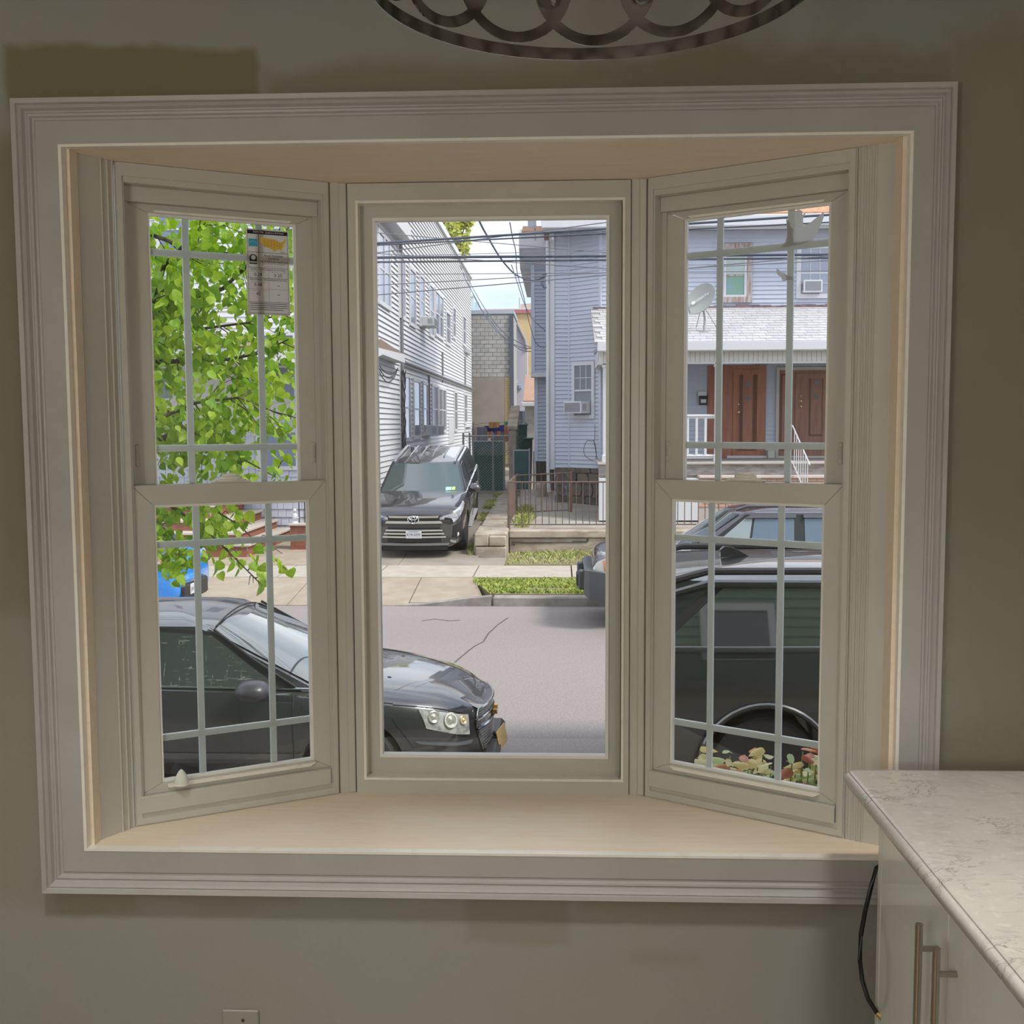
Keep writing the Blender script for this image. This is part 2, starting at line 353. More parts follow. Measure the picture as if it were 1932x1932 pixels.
# ------------------------------------------------------------------ sticker with energy ratings on the upper left pane
def backlit(name, c, f):
    m, nt, b = new_mat(name); t = nt.nodes.new('ShaderNodeBsdfTranslucent'); mx = nt.nodes.new('ShaderNodeMixShader'); o = nt.nodes['Material Output']
    col = mix_rgb(nt, noise(nt, coords(nt), 40), c, tuple(x*.9 for x in c)); nt.links.new(col, b.inputs['Base Color']); nt.links.new(col, t.inputs['Color']); mx.inputs[0].default_value = f
    nt.links.new(b.outputs[0], mx.inputs[1]); nt.links.new(t.outputs[0], mx.inputs[2]); nt.links.new(mx.outputs[0], o.inputs['Surface']); b.inputs['Roughness'].default_value = .6; return m
def rating_label():
    root = thing('rating_label', MW1 @ Vector((.29, .05, 1.855)), 'white window rating sticker with yellow map on the upper pane of the left window', 'label')
    u0, u1, z0, z1 = .2945, .3955, 1.8565, 2.0545
    MM = MW1
    MB().box((u0, .0495, z0), (u1, .0515, z1), MM).build('paper', backlit('sticker paper', (0.90, 0.87, 0.82), .75), root)
    ink = mat('black ink', (0.012, 0.012, 0.012), 0.6); blue = mat('label blue', (0.05, 0.42, 0.66), 0.5); yel = mat('label yellow', (0.80, 0.55, 0.09), 0.6)
    w = u1-u0; h = z1-z0
    def pt(x, y): return (u0+.003+(w-.006)*x, z1-.003-(h-.006)*y)       # x right, y down, 0..1
    def rc(bm_, x0, x1, y0, y1, v=.0490): a = pt(x0, y1); c = pt(x1, y0); bm_.box((a[0], v, a[1]), (c[0], v+.0006, c[1]), MM)
    b = MB(); rc(b, 0, 1, 0, .045)
    for y in (.262, .445, .57, .86): rc(b, 0, 1, y, y+.004)
    rc(b, .27, .278, .045, .445)
    for x in (0, .995): rc(b, x, x+.005, .045, 1)
    rc(b, 0, 1, .996, 1); rc(b, .51, .513, .455, .86); rc(b, 0, 1, .703, .7045)
    for k in range(4): rc(b, .03, .97 - .1*(k == 3), .878+k*.024, .884+k*.024)
    for r in ((.05, .42, .497, .4985), (.55, .95, .497, .4985), (.08, .44, .622, .6235), (.08, .44, .722, .7235), (.36, .92, .398, .3995), (.40, .86, .425, .4265)): rc(b, *r)
    for yy in (.655, .765): rc(b, .72, .78, yy, yy+.006)
    b.build('printed_lines', ink, root)
    b = MB(); rc(b, .03, .24, .105, .195); em = b.build('blue_emblem', blue, root)
    arc = MB(); cx, cz = pt(.135, .158)
    arc.tube([MM @ Vector((cx + .0075*math.cos(t), .0486, cz + .0042*math.sin(t))) for t in [PI*k/10-.2 for k in range(12)]], .0005, 5); arc.build('emblem_arc', mat('pale cyan', (0.45, 0.78, 0.85), .5), em)
    usa = [(.33,.075),(.40,.085),(.50,.09),(.62,.095),(.70,.10),(.755,.115),(.79,.125),(.82,.135),(.86,.12),(.90,.105),(.93,.085),(.955,.08),(.965,.10),(.94,.115),(.93,.135),(.905,.15),(.90,.165),(.88,.19),(.855,.205),(.85,.22),(.87,.245),(.855,.25),(.835,.225),(.79,.215),(.72,.22),(.69,.235),(.66,.245),(.63,.225),(.57,.21),(.50,.20),(.42,.19),(.36,.165),(.325,.135),(.315,.10)]
    pp = [pt(x, y) for x, y in usa]; b = MB(); b.prism(pp, .0490, .0495, 'y', MM); mp = b.build('country_map', yel, root)
    b = MB()
    for x in (.42, .50, .58, .66, .74, .80): a = pt(x, .095 if x < .8 else .14); c = pt(x+.0045, .20); b.box((a[0], .0484, c[1]), (c[0], .0489, a[1]), MM)
    for y in (.12, .145, .17): a = pt(.36, y+.002); c = pt(.86, y); b.box((a[0], .0484, a[1]), (c[0], .0489, c[1]), MM)
    b.build('state_lines', mat('map line', (0.50, 0.33, 0.06), .6), mp)
    b = MB(); cx, cz = pt(.135, .335); s = .0088
    b.prism([(cx-s, cz-.008), (cx+s, cz-.008)] + [(cx+s*math.cos(t), cz+s*math.sin(t)) for t in [PI*k/12 for k in range(13)]], .0488, .0494, 'y', MM); bd = b.build('black_badge', ink, root)
    b = MB(); b.prism([(cx+.0055*math.cos(2*PI*k/16), cz+.0012+.0055*math.sin(2*PI*k/16)) for k in range(16)], .0482, .0487, 'y', MM); b.build('badge_seal', mat('seal grey', (0.55, 0.55, 0.53), .5), bd)
    b = MB(); rc(b, .04, .23, .392, .407); b.build('badge_bar', ink, root)
    # lettering faces the room: local x to the right, y up
    def LM(x, y): q = pt(x, y); return MM @ Matrix(((1, 0, 0, q[0]), (0, 0, -1, .0488), (0, 1, 0, q[1]), (0, 0, 0, 1)))
    wht = mat('white ink', (0.85, 0.85, 0.85), .6)
    for s, x, y, hh, ww, m in (('ENERGY STAR', .27, .022, .0055, .024, wht), ('Qualified in All 50 States', .67, .022, .0055, .044, wht), ('Royal Aluminum', .64, .298, .0075, .043, ink), ('Company', .64, .332, .0075, .026, ink), ('Magnum 2000 Double Hung Window', .64, .370, .006, .066, ink),
                            ('ENERGY PERFORMANCE RATINGS', .5, .472, .0060, .083, ink), ('0.28', .24, .533, .011, .019, ink), ('0.20', .74, .535, .011, .019, ink),
                            ('ADDITIONAL PERFORMANCE RATING', .5, .594, .0060, .088, ink), ('0.48', .24, .655, .011, .019, ink), ('45', .24, .765, .011, .010, ink), ('Qualified', .87, .250, .004, .013, ink)):
        lettering(s, LM(x, y), hh, ww, m, root)
rating_label()
# ------------------------------------------------------------------ torn white decal residue on the upper right pane
M_DECAL = backlit('decal film', (0.88, 0.88, 0.86), .8)
bird = [(.304,1.986),(.316,1.997),(.319,2.012),(.318,2.030),(.3165,2.047),(.321,2.043),(.324,2.031),(.330,2.025),(.336,2.026),(.334,2.044),(.331,2.064),(.338,2.061),(.344,2.064),(.352,2.060),(.353,2.051),(.3605,2.055),(.3545,2.043),(.355,2.028),(.369,2.031),(.385,2.042),(.4005,2.052),(.400,2.040),(.392,2.020),(.384,2.003),(.375,1.993),(.36,1.989),(.345,1.988),(.33,1.987)]
tag(MB().prism(bird, .0505, .0515, 'y', MW3).build('window_decal', M_DECAL), 'torn white bird-shaped decal on the upper pane of the right window', 'decal', 'decals on the right window')
scrap = [(.296,1.940),(.301,1.937),(.307,1.931),(.314,1.929),(.322,1.922),(.330,1.919),(.336,1.914),(.329,1.912),(.320,1.913),(.313,1.911),(.309,1.914),(.307,1.921),(.300,1.925),(.2965,1.930)]
tag(MB().prism(scrap, .0505, .0515, 'y', MW3).build('window_decal', M_DECAL), 'small torn paper scrap stuck on the right window, below the bird-shaped decal', 'decal', 'decals on the right window')
# small glassy cone on the ledge of the lower left sash
o = thing('ornament', MW1 @ Vector((.103, -.002, .7605)), 'small pearly cone ornament on the ledge of the lower left window', 'ornament')
MB().lathe([(.0155, 0), (.0165, .004), (.0145, .012), (.010, .022), (.0055, .029), (.001, .0325)], 20, Matrix.Translation(MW1 @ Vector((.103, -.008, .7805)))).build('cone', mat('pearl', (0.70, 0.80, 0.76), 0.15, c2=(0.86, 0.82, 0.74), scale=90, coat=0.6), o, smooth=True)
MB().lathe([(.017, 0), (.017, .003), (.015, .0035)], 20, Matrix.Translation(MW1 @ Vector((.103, -.008, .7775)))).build('base', M_EDGE, o, smooth=True)
# ------------------------------------------------------------------ counter, cabinet, handles, cable, outlets
def stone_mat():
    m, nt, b = new_mat('veined stone'); v = coords(nt, 'Object')
    n1 = noise(nt, v, 3.2, 6, 0.6, 0.5); n2 = noise(nt, coords(nt, 'Object', (1, 2.2, 1)), 6, 8, 0.68, 1.6); n3 = noise(nt, v, 55, 3, 0.6)
    c = mix_rgb(nt, ramp(nt, n1, 0.3, 0.7), (0.56, 0.545, 0.505), (0.45, 0.435, 0.40))
    vein = math_n(nt, 'SUBTRACT', 1.0, ramp(nt, math_n(nt, 'ABSOLUTE', math_n(nt, 'SUBTRACT', n2, 0.5)), 0.0, 0.022))
    pat = ramp(nt, noise(nt, v, 5, 4), 0.48, 0.66)
    c = mix_rgb(nt, math_n(nt, 'MULTIPLY', math_n(nt, 'MULTIPLY', vein, pat), 0.75), c, (0.17, 0.16, 0.15))
    c = mix_rgb(nt, math_n(nt, 'MULTIPLY', ramp(nt, noise(nt, coords(nt, 'Object', (1, 2, 1)), 16, 6, .7, .8), 0.54, 0.70), 0.45), c, (0.30, 0.285, 0.26))
    c = mix_rgb(nt, math_n(nt, 'MULTIPLY', ramp(nt, n3, 0.55, 0.7), 0.2), c, (0.75, 0.74, 0.70))
    nt.links.new(c, b.inputs['Base Color']); b.inputs['Roughness'].default_value = 0.22; b.inputs['Specular IOR Level'].default_value = 0.4
    return m
M_STONE = stone_mat()
CX0, CX1, CY0, CY1, CZ = 0.566, 1.25, 0.42, 2.152, 0.914
edge = [(.022, 0), (.012, -.001), (.008, -.004), (.008, -.007), (.004, -.0085), (0, -.013), (-.0015, -.019), (0, -.026), (.004, -.033), (.010, -.038), (.024, -.040)]
rings = []
def inset(d): return [(CX0+d, CY0+d), (CX1-d, CY0+d), (CX1-d, CY1-d)] + [(CX0+d+.012*(1-math.sin(t)), CY1-d-.012*(1-math.cos(t))) for t in [PI/2*k/4 for k in range(5)]]
def inset(d):
    r = .014; c = (CX0+d+r, CY1-d-r)
    return [(CX0+d, CY0+d), (CX1-d, CY0+d), (CX1-d, CY1-d)] + [(c[0]-r*math.sin(t), c[1]+r*math.cos(t)) for t in [PI/2*k/4 for k in range(5)]]
rings = [[(x, y, CZ+dz) for x, y in inset(d)] for d, dz in edge]
ct = thing('countertop', (CX0, CY0, CZ-.04), 'veined grey and white stone countertop with ogee edge in front of the window', 'countertop')
MB().loft(rings).build('slab', M_STONE, ct, smooth=True, sharp=30)
M_CAB = mat('gloss white cabinet', (0.72, 0.755, 0.72), 0.12, coat=0.3)
cab = thing('base_cabinet', (.62, 1.74, 0), 'glossy white base cabinet with two slab doors under the stone countertop', 'cabinet')
FX = .638
MB().box((FX, .47, .10), (1.22, 2.085, .873)).box((FX+.05, .47, 0), (1.22, 2.06, .10)).build('carcass', mat('cabinet carcass', (0.62, 0.63, 0.60), 0.4), cab)
MB().cbox((.620, 2.066, .098), (1.22, 2.086, .873), .001).build('side_panel', M_CAB, cab)
M_STEEL = mat('brushed nickel', (0.50, 0.475, 0.43), 0.28, 1.0)
def pull(y, z1, door, z0=.50):
    b = MB().tube([(.588, y, z0), (.588, y, z1)], .0062, 14)
    for z in (z1-.042, z0+.042): b.tube([(.588, y, z), (.621, y, z)], .005, 10)
    b.build('handle', M_STEEL, door, smooth=True)
for y0, y1, hy in ((1.7075, 2.064, 1.748), (1.347, 1.7045, 1.666), (.985, 1.344, None), (.48, .98, None)):
    d = MB().cbox((.620, y0, .102), (FX-.0005, y1, .866), .0015).build('door', M_CAB, cab)
    if hy: pull(hy, .782, d)
cb = MB(); pts = [atY(px, py, Y) for px, py, Y in ((1653, 1638, 2.125),(1643, 1675, 2.12),(1632, 1720, 2.115),(1624, 1765, 2.105),(1622, 1810, 2.095),(1627, 1850, 2.085),(1638, 1885, 2.07),(1655, 1912, 2.055))]
pts = [Vector((.66, 2.14, .73))] + pts
cable = thing('coax_cable', pts[0], 'black coaxial cable looping out beside the white base cabinet', 'cable')
cb.tube(pts, .0045, 10).build('cord', mat('black rubber', (0.012, 0.012, 0.012), 0.4), cable, smooth=True)
e0 = pts[-1]; e1 = atY(1671, 1925, 2.045); dv = (e1-e0).normalized()
cc = MB().tube([e0, e0+dv*.012], .0058, 12).tube([e0+dv*.012, e0+dv*.016], .0075, 6).tube([e0+dv*.016, e0+dv*.024], .0052, 10).tube([e0+dv*.024, e0+dv*.04], .0012, 6)
cc.build('connector', mat('brass', (0.62, 0.50, 0.25), 0.3, 1.0), cable)
def outlet(x0, x1, z1, label):
    c = (x0+x1)/2; o = thing('wall_plate', (c, WY-.006, z1-.118), label, 'wall plate', 'wall plates under the window')
    MB().cbox((x0, WY-.006, z1-.118), (x1, WY-.0005, z1), .003).build('plate', mat('plate paint', (0.32, 0.315, 0.28), 0.5), o)
    b = MB().lathe([(.003, 0), (.0035, .0012), (.002, .002)], 12, Matrix.Translation((c+.006, WY-.006, z1-.022)) @ Matrix.Rotation(PI/2, 4, 'X')).build('screw', M_SCREW, o)
    MB().cbox((c-.017, WY-.008, z1-.095), (c+.017, WY-.0055, z1-.04), .002).build('socket', mat('plate paint', (0.32, 0.315, 0.28), 0.5), o)
outlet(-.731, -.650, .334, 'painted wall plate low on the wall, left of the cabinet, under the left window')
outlet(.485, .566, .317, 'painted wall plate low on the wall, close to the cabinet side')
# ------------------------------------------------------------------ drum chandelier with interlocking circles
def chandelier():
    cx, cy, zb, R = .045, 1.46, 2.161, .29
    n = 14; p = 2*PI*R/n; rc = .0885; hw = .0080; tc = .1175; H = .235; rim = .018; ph = .045
    root = thing('chandelier', (cx, cy, zb), 'polished chrome drum chandelier of interlocking circles hanging before the window', 'chandelier')
    holes = []
    def circ(k, r): return lambda s, t: math.hypot(s-k*p, t-tc) < r
    def is_metal(s, t):
        if t < rim or t > H-rim: return True
        d = [math.hypot(s-k*p, t-tc) for k in (-2, -1, 0, 1, 2)]
        if any(abs(x-rc) < hw for x in d): return True
        c = sum(x < rc for x in d)
        if c == 2:      # overlap of two circles: plate with an open eye for a crystal
            m = (math.floor(s/p)+.5)*p; return abs(s-m)/.0115 + abs(t-tc)/.040 > 1
        return False
    # boundary curves for a constrained triangulation of one period
    import itertools
    pts = []; ns = 34; nt_ = 64
    for i in range(ns+1):
        for j in range(nt_+1): pts.append(Vector((p*(i/ns-.5), H*j/nt_)))
    for k in (-1, 0, 1):
        for r in (rc-hw, rc+hw):
            for a in range(220):
                q = Vector((k*p + r*math.cos(2*PI*a/220), tc + r*math.sin(2*PI*a/220)))
                if abs(q.x) <= p/2 and 0 <= q.y <= H: pts.append(q)
    for i in range(61):
        for t in (rim, H-rim): pts.append(Vector((p*(i/60-.5), t)))
    vs, es, fs, *_ = geometry.delaunay_2d_cdt(pts, [], [], 0, 0.0004)
    keep = []
    for f in fs:
        c = sum((vs[i] for i in f), Vector((0, 0)))/3
        if is_metal(c.x, c.y): keep.append(tuple(f))
    used = sorted({i for f in keep for i in f}); mp = {i: k for k, i in enumerate(used)}
    bm = bmesh.new()
    for rep in range(n):
        V = []
        for i in used:
            a = (vs[i].x + rep*p)/R + ph; V.append(bm.verts.new((cx+R*math.sin(a), cy+R*math.cos(a), zb+vs[i].y)))
        for f in keep:
            try: bm.faces.new([V[mp[i]] for i in f])
            except ValueError: pass
    bmesh.ops.remove_doubles(bm, verts=bm.verts[:], dist=.00025)
    bmesh.ops.recalc_face_normals(bm, faces=bm.faces[:])
    me = bpy.data.meshes.new('drum'); bm.to_mesh(me); bm.free()
    o = bpy.data.objects.new('drum', me); COL.objects.link(o)
    sm = o.modifiers.new('s', 'SOLIDIFY'); sm.thickness = .0022; sm.offset = 0
    me2 = bpy.data.meshes.new_from_object(o.evaluated_get(bpy.context.evaluated_depsgraph_get())); o.modifiers.clear(); o.data = me2; bpy.data.meshes.remove(me)
    for v in me2.vertices: v.co -= root.location
    me2.polygons.foreach_set('use_smooth', [True]*len(me2.polygons)); me2.set_sharp_from_angle(angle=math.radians(40))
    me2.materials.append(mat('polished chrome', (0.24, 0.235, 0.22), 0.12, 1.0)); o.parent = root; o.name = 'drum'
    b = MB()
    for r_, z in ((.0045, zb+H+.001),): b.tube([(cx+(R-.004)*math.sin(a), cy+(R-.004)*math.cos(a), z) for a in [2*PI*k/48 for k in range(49)]], r_, 8)
    for a in (0.4, 0.4+2*PI/3, 0.4+4*PI/3): b.tube([(cx, cy, zb+H+.03), (cx+(R-.004)*math.sin(a), cy+(R-.004)*math.cos(a), zb+H+.001)], .004, 8)
    b.tube([(cx, cy, zb+.10), (cx, cy, RZ1-.02)], .007, 12); b.lathe([(.065, RZ1-.02-zb+0), (.065, RZ1-.001-zb), (.01, RZ1-.0005-zb)], 24, Matrix.Translation((cx, cy, zb)))
    b.build('stem', mat('polished chrome', (0.24, 0.235, 0.22), 0.12, 1.0), root, smooth=True)
    # crystals hung in the eyes of the drum, on a ring inside it
    cm = mat('cut crystal', (0.92, 0.92, 0.90), 0.03, spec=1.0); cm.node_tree.nodes['Principled BSDF'].inputs['Transmission Weight'].default_value = 0.8
    def crystal(x, y, z):
        return [(.0012, .050), (.004, .045), (.013, .024), (.0155, .012), (.0125, .004), (.006, 0)]
    cr0 = None
    for k in range(n):
        a = (k+.5)*2*PI/n + ph; q = Vector((cx+(R-.03)*math.sin(a), cy+(R-.03)*math.cos(a), zb+.088))
        if cr0 is None:
            cr0 = MB().lathe([(r, z) for r, z in crystal(0, 0, 0)], 8).build('crystal', cm, root, local=True); cr0.location = q-root.location; o = cr0
        else: o = dup(cr0, q-root.location)
    b = MB().tube([(cx+(R-.03)*math.sin(a), cy+(R-.03)*math.cos(a), zb+.140) for a in [2*PI*k/32 for k in range(33)]], .002, 6)
    for a in (0.2, 0.2+PI/2, 0.2+PI, .2+1.5*PI): b.tube([(cx, cy, zb+.140), (cx+(R-.03)*math.sin(a), cy+(R-.03)*math.cos(a), zb+.140)], .002, 6)
    b.build('crystal_ring', M_STEEL, root)
    for a in (0.7, 0.7+2*PI/3, .7+4*PI/3):
        q = (cx+.1*math.sin(a), cy+.1*math.cos(a), zb+.135)
        MB().lathe([(.012, 0), (.012, .03), (.009, .034), (.016, .055), (.018, .07), (.010, .088), (.001, .094)], 14, Matrix.Translation(q)).build('bulb', mat('frosted bulb', (0.75, 0.72, 0.65), 0.3), root, smooth=True)
chandelier()
# ------------------------------------------------------------------ two globe lamps added behind the camera, out of view, to brighten the room
for k, (x, y, e) in enumerate(((-1.45, -1.25, 1.0), (1.45, -1.35, .30))):
    t = thing('fill_lamp', (x, y, 0), ('added globe lamp, unseen behind the viewer, at the left wall', 'added globe lamp, unseen behind the viewer, at the right wall')[k], 'lamp', 'added globe lamps')
    MB().lathe([(.15, 0), (.15, .015), (.03, .03)], 32, Matrix.Translation((x, y, 0))).build('base', M_STEEL, t, smooth=True)
    MB().tube([(x, y, .02), (x, y, 1.15)], .012, 12).build('pole', M_STEEL, t, smooth=True)
    MB().lathe([(.08, 1.145)] + [(.33*math.sin(a), 1.46-.33*math.cos(a)) for a in [PI*(.1+.88*j/12) for j in range(13)]], 28, Matrix.Translation((x, y, 0))).build('lamp_shade', glass_mat('lamp globe', (0.95, 0.93, 0.88), 1.2), t, smooth=True)
    ld = bpy.data.lights.new('fill_lamp_light', 'POINT'); ld.shadow_soft_size = .32; ld.energy = FILL_LAMP*e; ld.color = (1.0, 0.985, 0.955)
    lo = bpy.data.objects.new('fill_lamp_light', ld); COL.objects.link(lo); lo.location = (0, 0, 1.46); lo.parent = t

# unseen ceiling downlights added to brighten the sill and counter
for k, (x, y, e) in enumerate(((-.80, 1.30, 64), (.62, 1.30, 66), (1.05, .35, 14))):
    t = thing('fill_downlight', (x, y, RZ1), ('added unseen ceiling light left of the chandelier', 'added unseen ceiling light right of the chandelier', 'added unseen ceiling light over the countertop')[k], 'lamp', 'added ceiling lights')
    MB().lathe([(.060, -.001), (.075, -.001), (.078, -.006), (.060, -.008)], 28, Matrix.Translation((x, y, RZ1))).build('rim', M_EDGE, t, smooth=True)
    MB().lathe([(.058, -.002), (.03, -.003), (.002, -.003)], 24, Matrix.Translation((x, y, RZ1))).build('diffuser', mat('downlight lens', (1.0, 0.95, 0.86), .4, emit=4), t)
    ld = bpy.data.lights.new('fill_downlight_beam', 'SPOT'); ld.energy = e; ld.spot_size = math.radians(84); ld.spot_blend = .75; ld.shadow_soft_size = .14; ld.color = (1.0, 0.97, 0.915)
    lo = bpy.data.objects.new('fill_downlight_beam', ld); COL.objects.link(lo); lo.location = (0, 0, -.02); lo.parent = t
# ================================================================== GROUND OUTSIDE
ALB = 0.80
ZR = -1.24                                     # road level
M_ROAD = mat('asphalt', (0.275, 0.232, 0.222), 0.9, c2=(0.375, 0.325, 0.31), scale=70, bmp=0.25, bscale=160, detail=5)
def conc(name, c1, c2, sc=3): return mat(name, c1, 0.9, c2=c2, scale=sc, bmp=0.15, bscale=60, detail=6)
M_WALK = conc('sidewalk concrete', (0.46, 0.405, 0.335), (0.53, 0.475, 0.40)); M_APRON = conc('apron concrete', (0.38, 0.305, 0.23), (0.45, 0.37, 0.285))
M_CURB = conc('curb concrete', (0.26, 0.23, 0.21), (0.40, 0.36, 0.33), 4); M_DRIVE = conc('driveway concrete', (0.38, 0.325, 0.27), (0.29, 0.25, 0.21), 1.6)
M_WEATH = mat('weathered concrete', (0.36, 0.28, 0.22), 0.95, c2=(0.55, 0.46, 0.37), scale=2.2, stretch=(1, 1, 2.5), bmp=0.4, bscale=14, detail=8)
M_STONEW = mat('rough rubble concrete', (0.52, 0.45, 0.38), 0.95, c2=(0.35, 0.28, 0.22), scale=3, bmp=0.6, bscale=12, detail=8)
M_YARD = conc('yard concrete', (0.46, 0.42, 0.37), (0.36, 0.32, 0.285), 1.5)
M_SOIL = mat('soil', (0.24, 0.20, 0.12), 0.95, c2=(0.30, 0.25, 0.15), scale=6)
struct(MB().box((-60, -5, -1.9), (60, 110, -1.45)).build('ground', M_SOIL))
struct(MB().box((-45, 7.40, -1.5), (45, 16.8, ZR)).build('road', M_ROAD))
crk = MB()
def crack(b, pts, z, w):
    for p, q in zip(pts, pts[1:]):
        d = (q-p).normalized(); n = Vector((-d.y, d.x, 0))*w; up = Vector((0, 0, .004))
        b.add([p-n+up, p+n+up, q+n+up, q-n+up], [(0, 1, 2, 3)])
crack(crk, [atZ(*p, ZR) for p in ((858, 1250), (872, 1238), (884, 1228), (896, 1219), (912, 1211), (921, 1196), (938, 1180), (958, 1166))], ZR, .009)
crack(crk, [atZ(*p, ZR) for p in ((796, 1172), (820, 1168), (850, 1172), (868, 1170))], ZR, .010)
struct(crk.build('road_crack', mat('crack dark', (0.10, 0.09, 0.08), 0.95)))
# our own side: yard, sidewalk, curb
struct(MB().box((-45, 2.42, -1.5), (45, 5.0, -1.10)).build('front_yard', M_SOIL))
struct(MB().box((-45, 5.0, -1.5), (45, 7.25, -1.09)).build('near_sidewalk', mat('darkened concrete', (0.16, 0.15, 0.13), .9, c2=(0.21, 0.19, 0.165), scale=2)))  # out of view; coloured dark to dull its reflection in the car doors
struct(MB().cbox((-45, 7.25, -1.5), (45, 7.42, -1.09), .03).build('near_curb', M_CURB))
# far curb in segments, the last one dropping to the driveway
cu = sempty('far_curb', (0, 16.88, ZR))
for x0, x1 in ((-1.02, 1.98), (1.99, 4.99), (5.0, 8.0), (8.01, 12), (12.01, 20)):
    MB().cbox((x0, 16.78, -1.5), (x1, 16.97, ZR+.15), .025).build('curb_stone', M_CURB, cu)
MB().prism([(-2.55, ZR-.2), (-1.04, ZR-.2), (-1.04, ZR+.15), (-1.4, ZR+.12), (-2.1, ZR+.025), (-2.55, ZR+.01)], 16.78, 16.97, 'y').build('curb_stone', M_CURB, cu)
ap = sempty('driveway_apron', (-4, 17.8, ZR))
xs = [-13, -10.2, -8.2, -6.2, -4.25, -2.35]
def slope(b, x0, x1, x0b, x1b, y0, y1, z0, z1, th=.2):
    b.add([(x0, y0, z0), (x1, y0, z0), (x1b, y1, z1), (x0b, y1, z1), (x0, y0, z0-th), (x1, y0, z0-th), (x1b, y1, z1-th), (x0b, y1, z1-th)],
          [(0, 1, 2, 3), (7, 6, 5, 4), (0, 4, 5, 1), (1, 5, 6, 2), (2, 6, 7, 3), (3, 7, 4, 0)]); return b
ZS = -1.04                                     # sidewalk level
for x0, x1 in zip(xs, xs[1:]): slope(MB(), x0+.008, x1-.008, x0+.008, x1-.008, 16.80, 18.55, ZR+.012, ZS).build('slab', M_APRON, ap)
slope(MB(), -2.342, -1.15, -2.342, -1.45, 16.97, 18.55, ZR+.03, ZS).build('slab', M_APRON, ap)
sw = sempty('far_sidewalk', (0, 19.3, ZS))
x = -13.4
while x < 9:
    MB().box((x+.008, 18.565, ZS-.2), (x+1.69, 20.1, ZS+.004+.006*((int(x*7)) % 2))).build('slab', M_WALK, sw); x += 1.705
# driveway: rises from the sidewalk, flattens behind the parked car
dv = sempty('driveway', (-2.9, 20.1, ZS))
prof_d = [(20.115, -1.04), (21.0, -1.0), (21.9, -.915), (24.74, -.555), (27.5, -.47), (32, -.42), (40, -.42)]
def zdrive(y):
    for (a, za), (c, zc) in zip(prof_d, prof_d[1:]):
        if y <= c: return za + (zc-za)*(y-a)/(c-a)
    return -.42
for (a, za), (c, zc) in zip(prof_d, prof_d[1:]):
    for x0, x1 in ((-4.3, -3.0), (-2.99, -1.55 if a > 20.9 else -1.0)): slope(MB(), x0, x1, x0, x1, a+.004, c-.004, za, zc).build('slab', M_DRIVE, dv)
b = MB().box((-13, 20.115, -1.3), (-4.31, 24.6, -1.03)); struct(b.build('forecourt', M_APRON))
# grass: two strips of blades over soil
struct(MB().prism([(-1.0, 16.97), (9, 16.97), (9, 18.55), (-1.45, 18.55)], -1.3, -1.075, 'z').build('verge_soil', M_SOIL))
struct(MB().box((-1.0, 20.11, -1.3), (9, 22.0, -1.02)).build('bed_soil', M_SOIL))
M_GRASS = mat('grass', (0.27, 0.38, 0.05), 0.6, c2=(0.47, 0.50, 0.10), scale=3, lo=.3, hi=.7)
M_GRASS2 = mat('pale grass', (0.32, 0.38, 0.08), 0.6, c2=(0.52, 0.48, 0.19), scale=3, lo=.3, hi=.7)
def grass(name, n, samp, h, m, label):
    b = MB()
    for _ in range(n):
        r = samp()
        if r is None: continue
        x, y, z, k = r; hh = h*k*random.uniform(.4, 1.2); a = random.uniform(0, 2*PI); w = .011; l = random.uniform(.4, 1.4)*hh; c = random.uniform(0, 2*PI)
        dx, dy = math.cos(a)*w, math.sin(a)*w; lx, ly = math.cos(c)*l, math.sin(c)*l
        b.add([(x-dx, y-dy, z), (x+dx, y+dy, z), (x+dx*.7+lx*.35, y+dy*.7+ly*.35, z+hh*.6), (x+lx, y+ly, z+hh)], [(0, 1, 2), (0, 2, 3)])
    return tag(b.build(name, m, fix=False), label, 'grass', kind='stuff')
def verge():
    x = random.uniform(-1.45, 8.5); y = random.uniform(17.0, 18.53)
    if x < -1.06 - .45*(y-17.0)/1.5: return None
    d = math.hypot((x+.18)/.42, (y-17.42)/.20); e = math.hypot((x-.35)/.5, (y-18.25)/.10)
    if (d < 1 or e < 1) and random.random() < .85: return None
    return x, y, -1.08, 1
grass('verge_grass', 26000, verge, .062, M_GRASS, 'bright green grass strip between curb and far sidewalk')
def bed():
    x = random.uniform(-.98, 8.5); y = random.uniform(20.15, 21.85)
    k = .55 + .45*math.sin(x*2.3+1)*math.sin(y*3)
    if random.random() > .45+.5*k: return None
    return x, y, -1.03, .6+.9*max(0, (y-20.6)/1.3)*k
grass('bed_grass', 9000, bed, .10, M_GRASS2, 'yellowish grass patch at the foot of the cracked retaining wall')
# low rubble wall beside the driveway, in blocks
lw = sempty('low_wall', (-1.3, 21.3, -1.03))
yy = 21.25; kk = 0
while yy < 31:
    L = random.uniform(.55, 1.1); z1 = -.53 + (yy-21.25)*.018; w = -1.66 + .04*random.random()
    MB().cbox((w, yy+.01, -1.2), (-1.0, yy+L-.01, z1+random.uniform(-.02, .02)), .035).build('stone', M_STONEW, lw); yy += L
for x0, x1, z0, z1 in ((-1.64, -1.36, -.80, -.56), (-1.35, -1.02, -.80, -.60), (-1.62, -1.02, -1.04, -.815)):
    MB().cbox((x0, 21.18, z0), (x1, 21.30, z1), .02).build('stone', M_WEATH, lw)
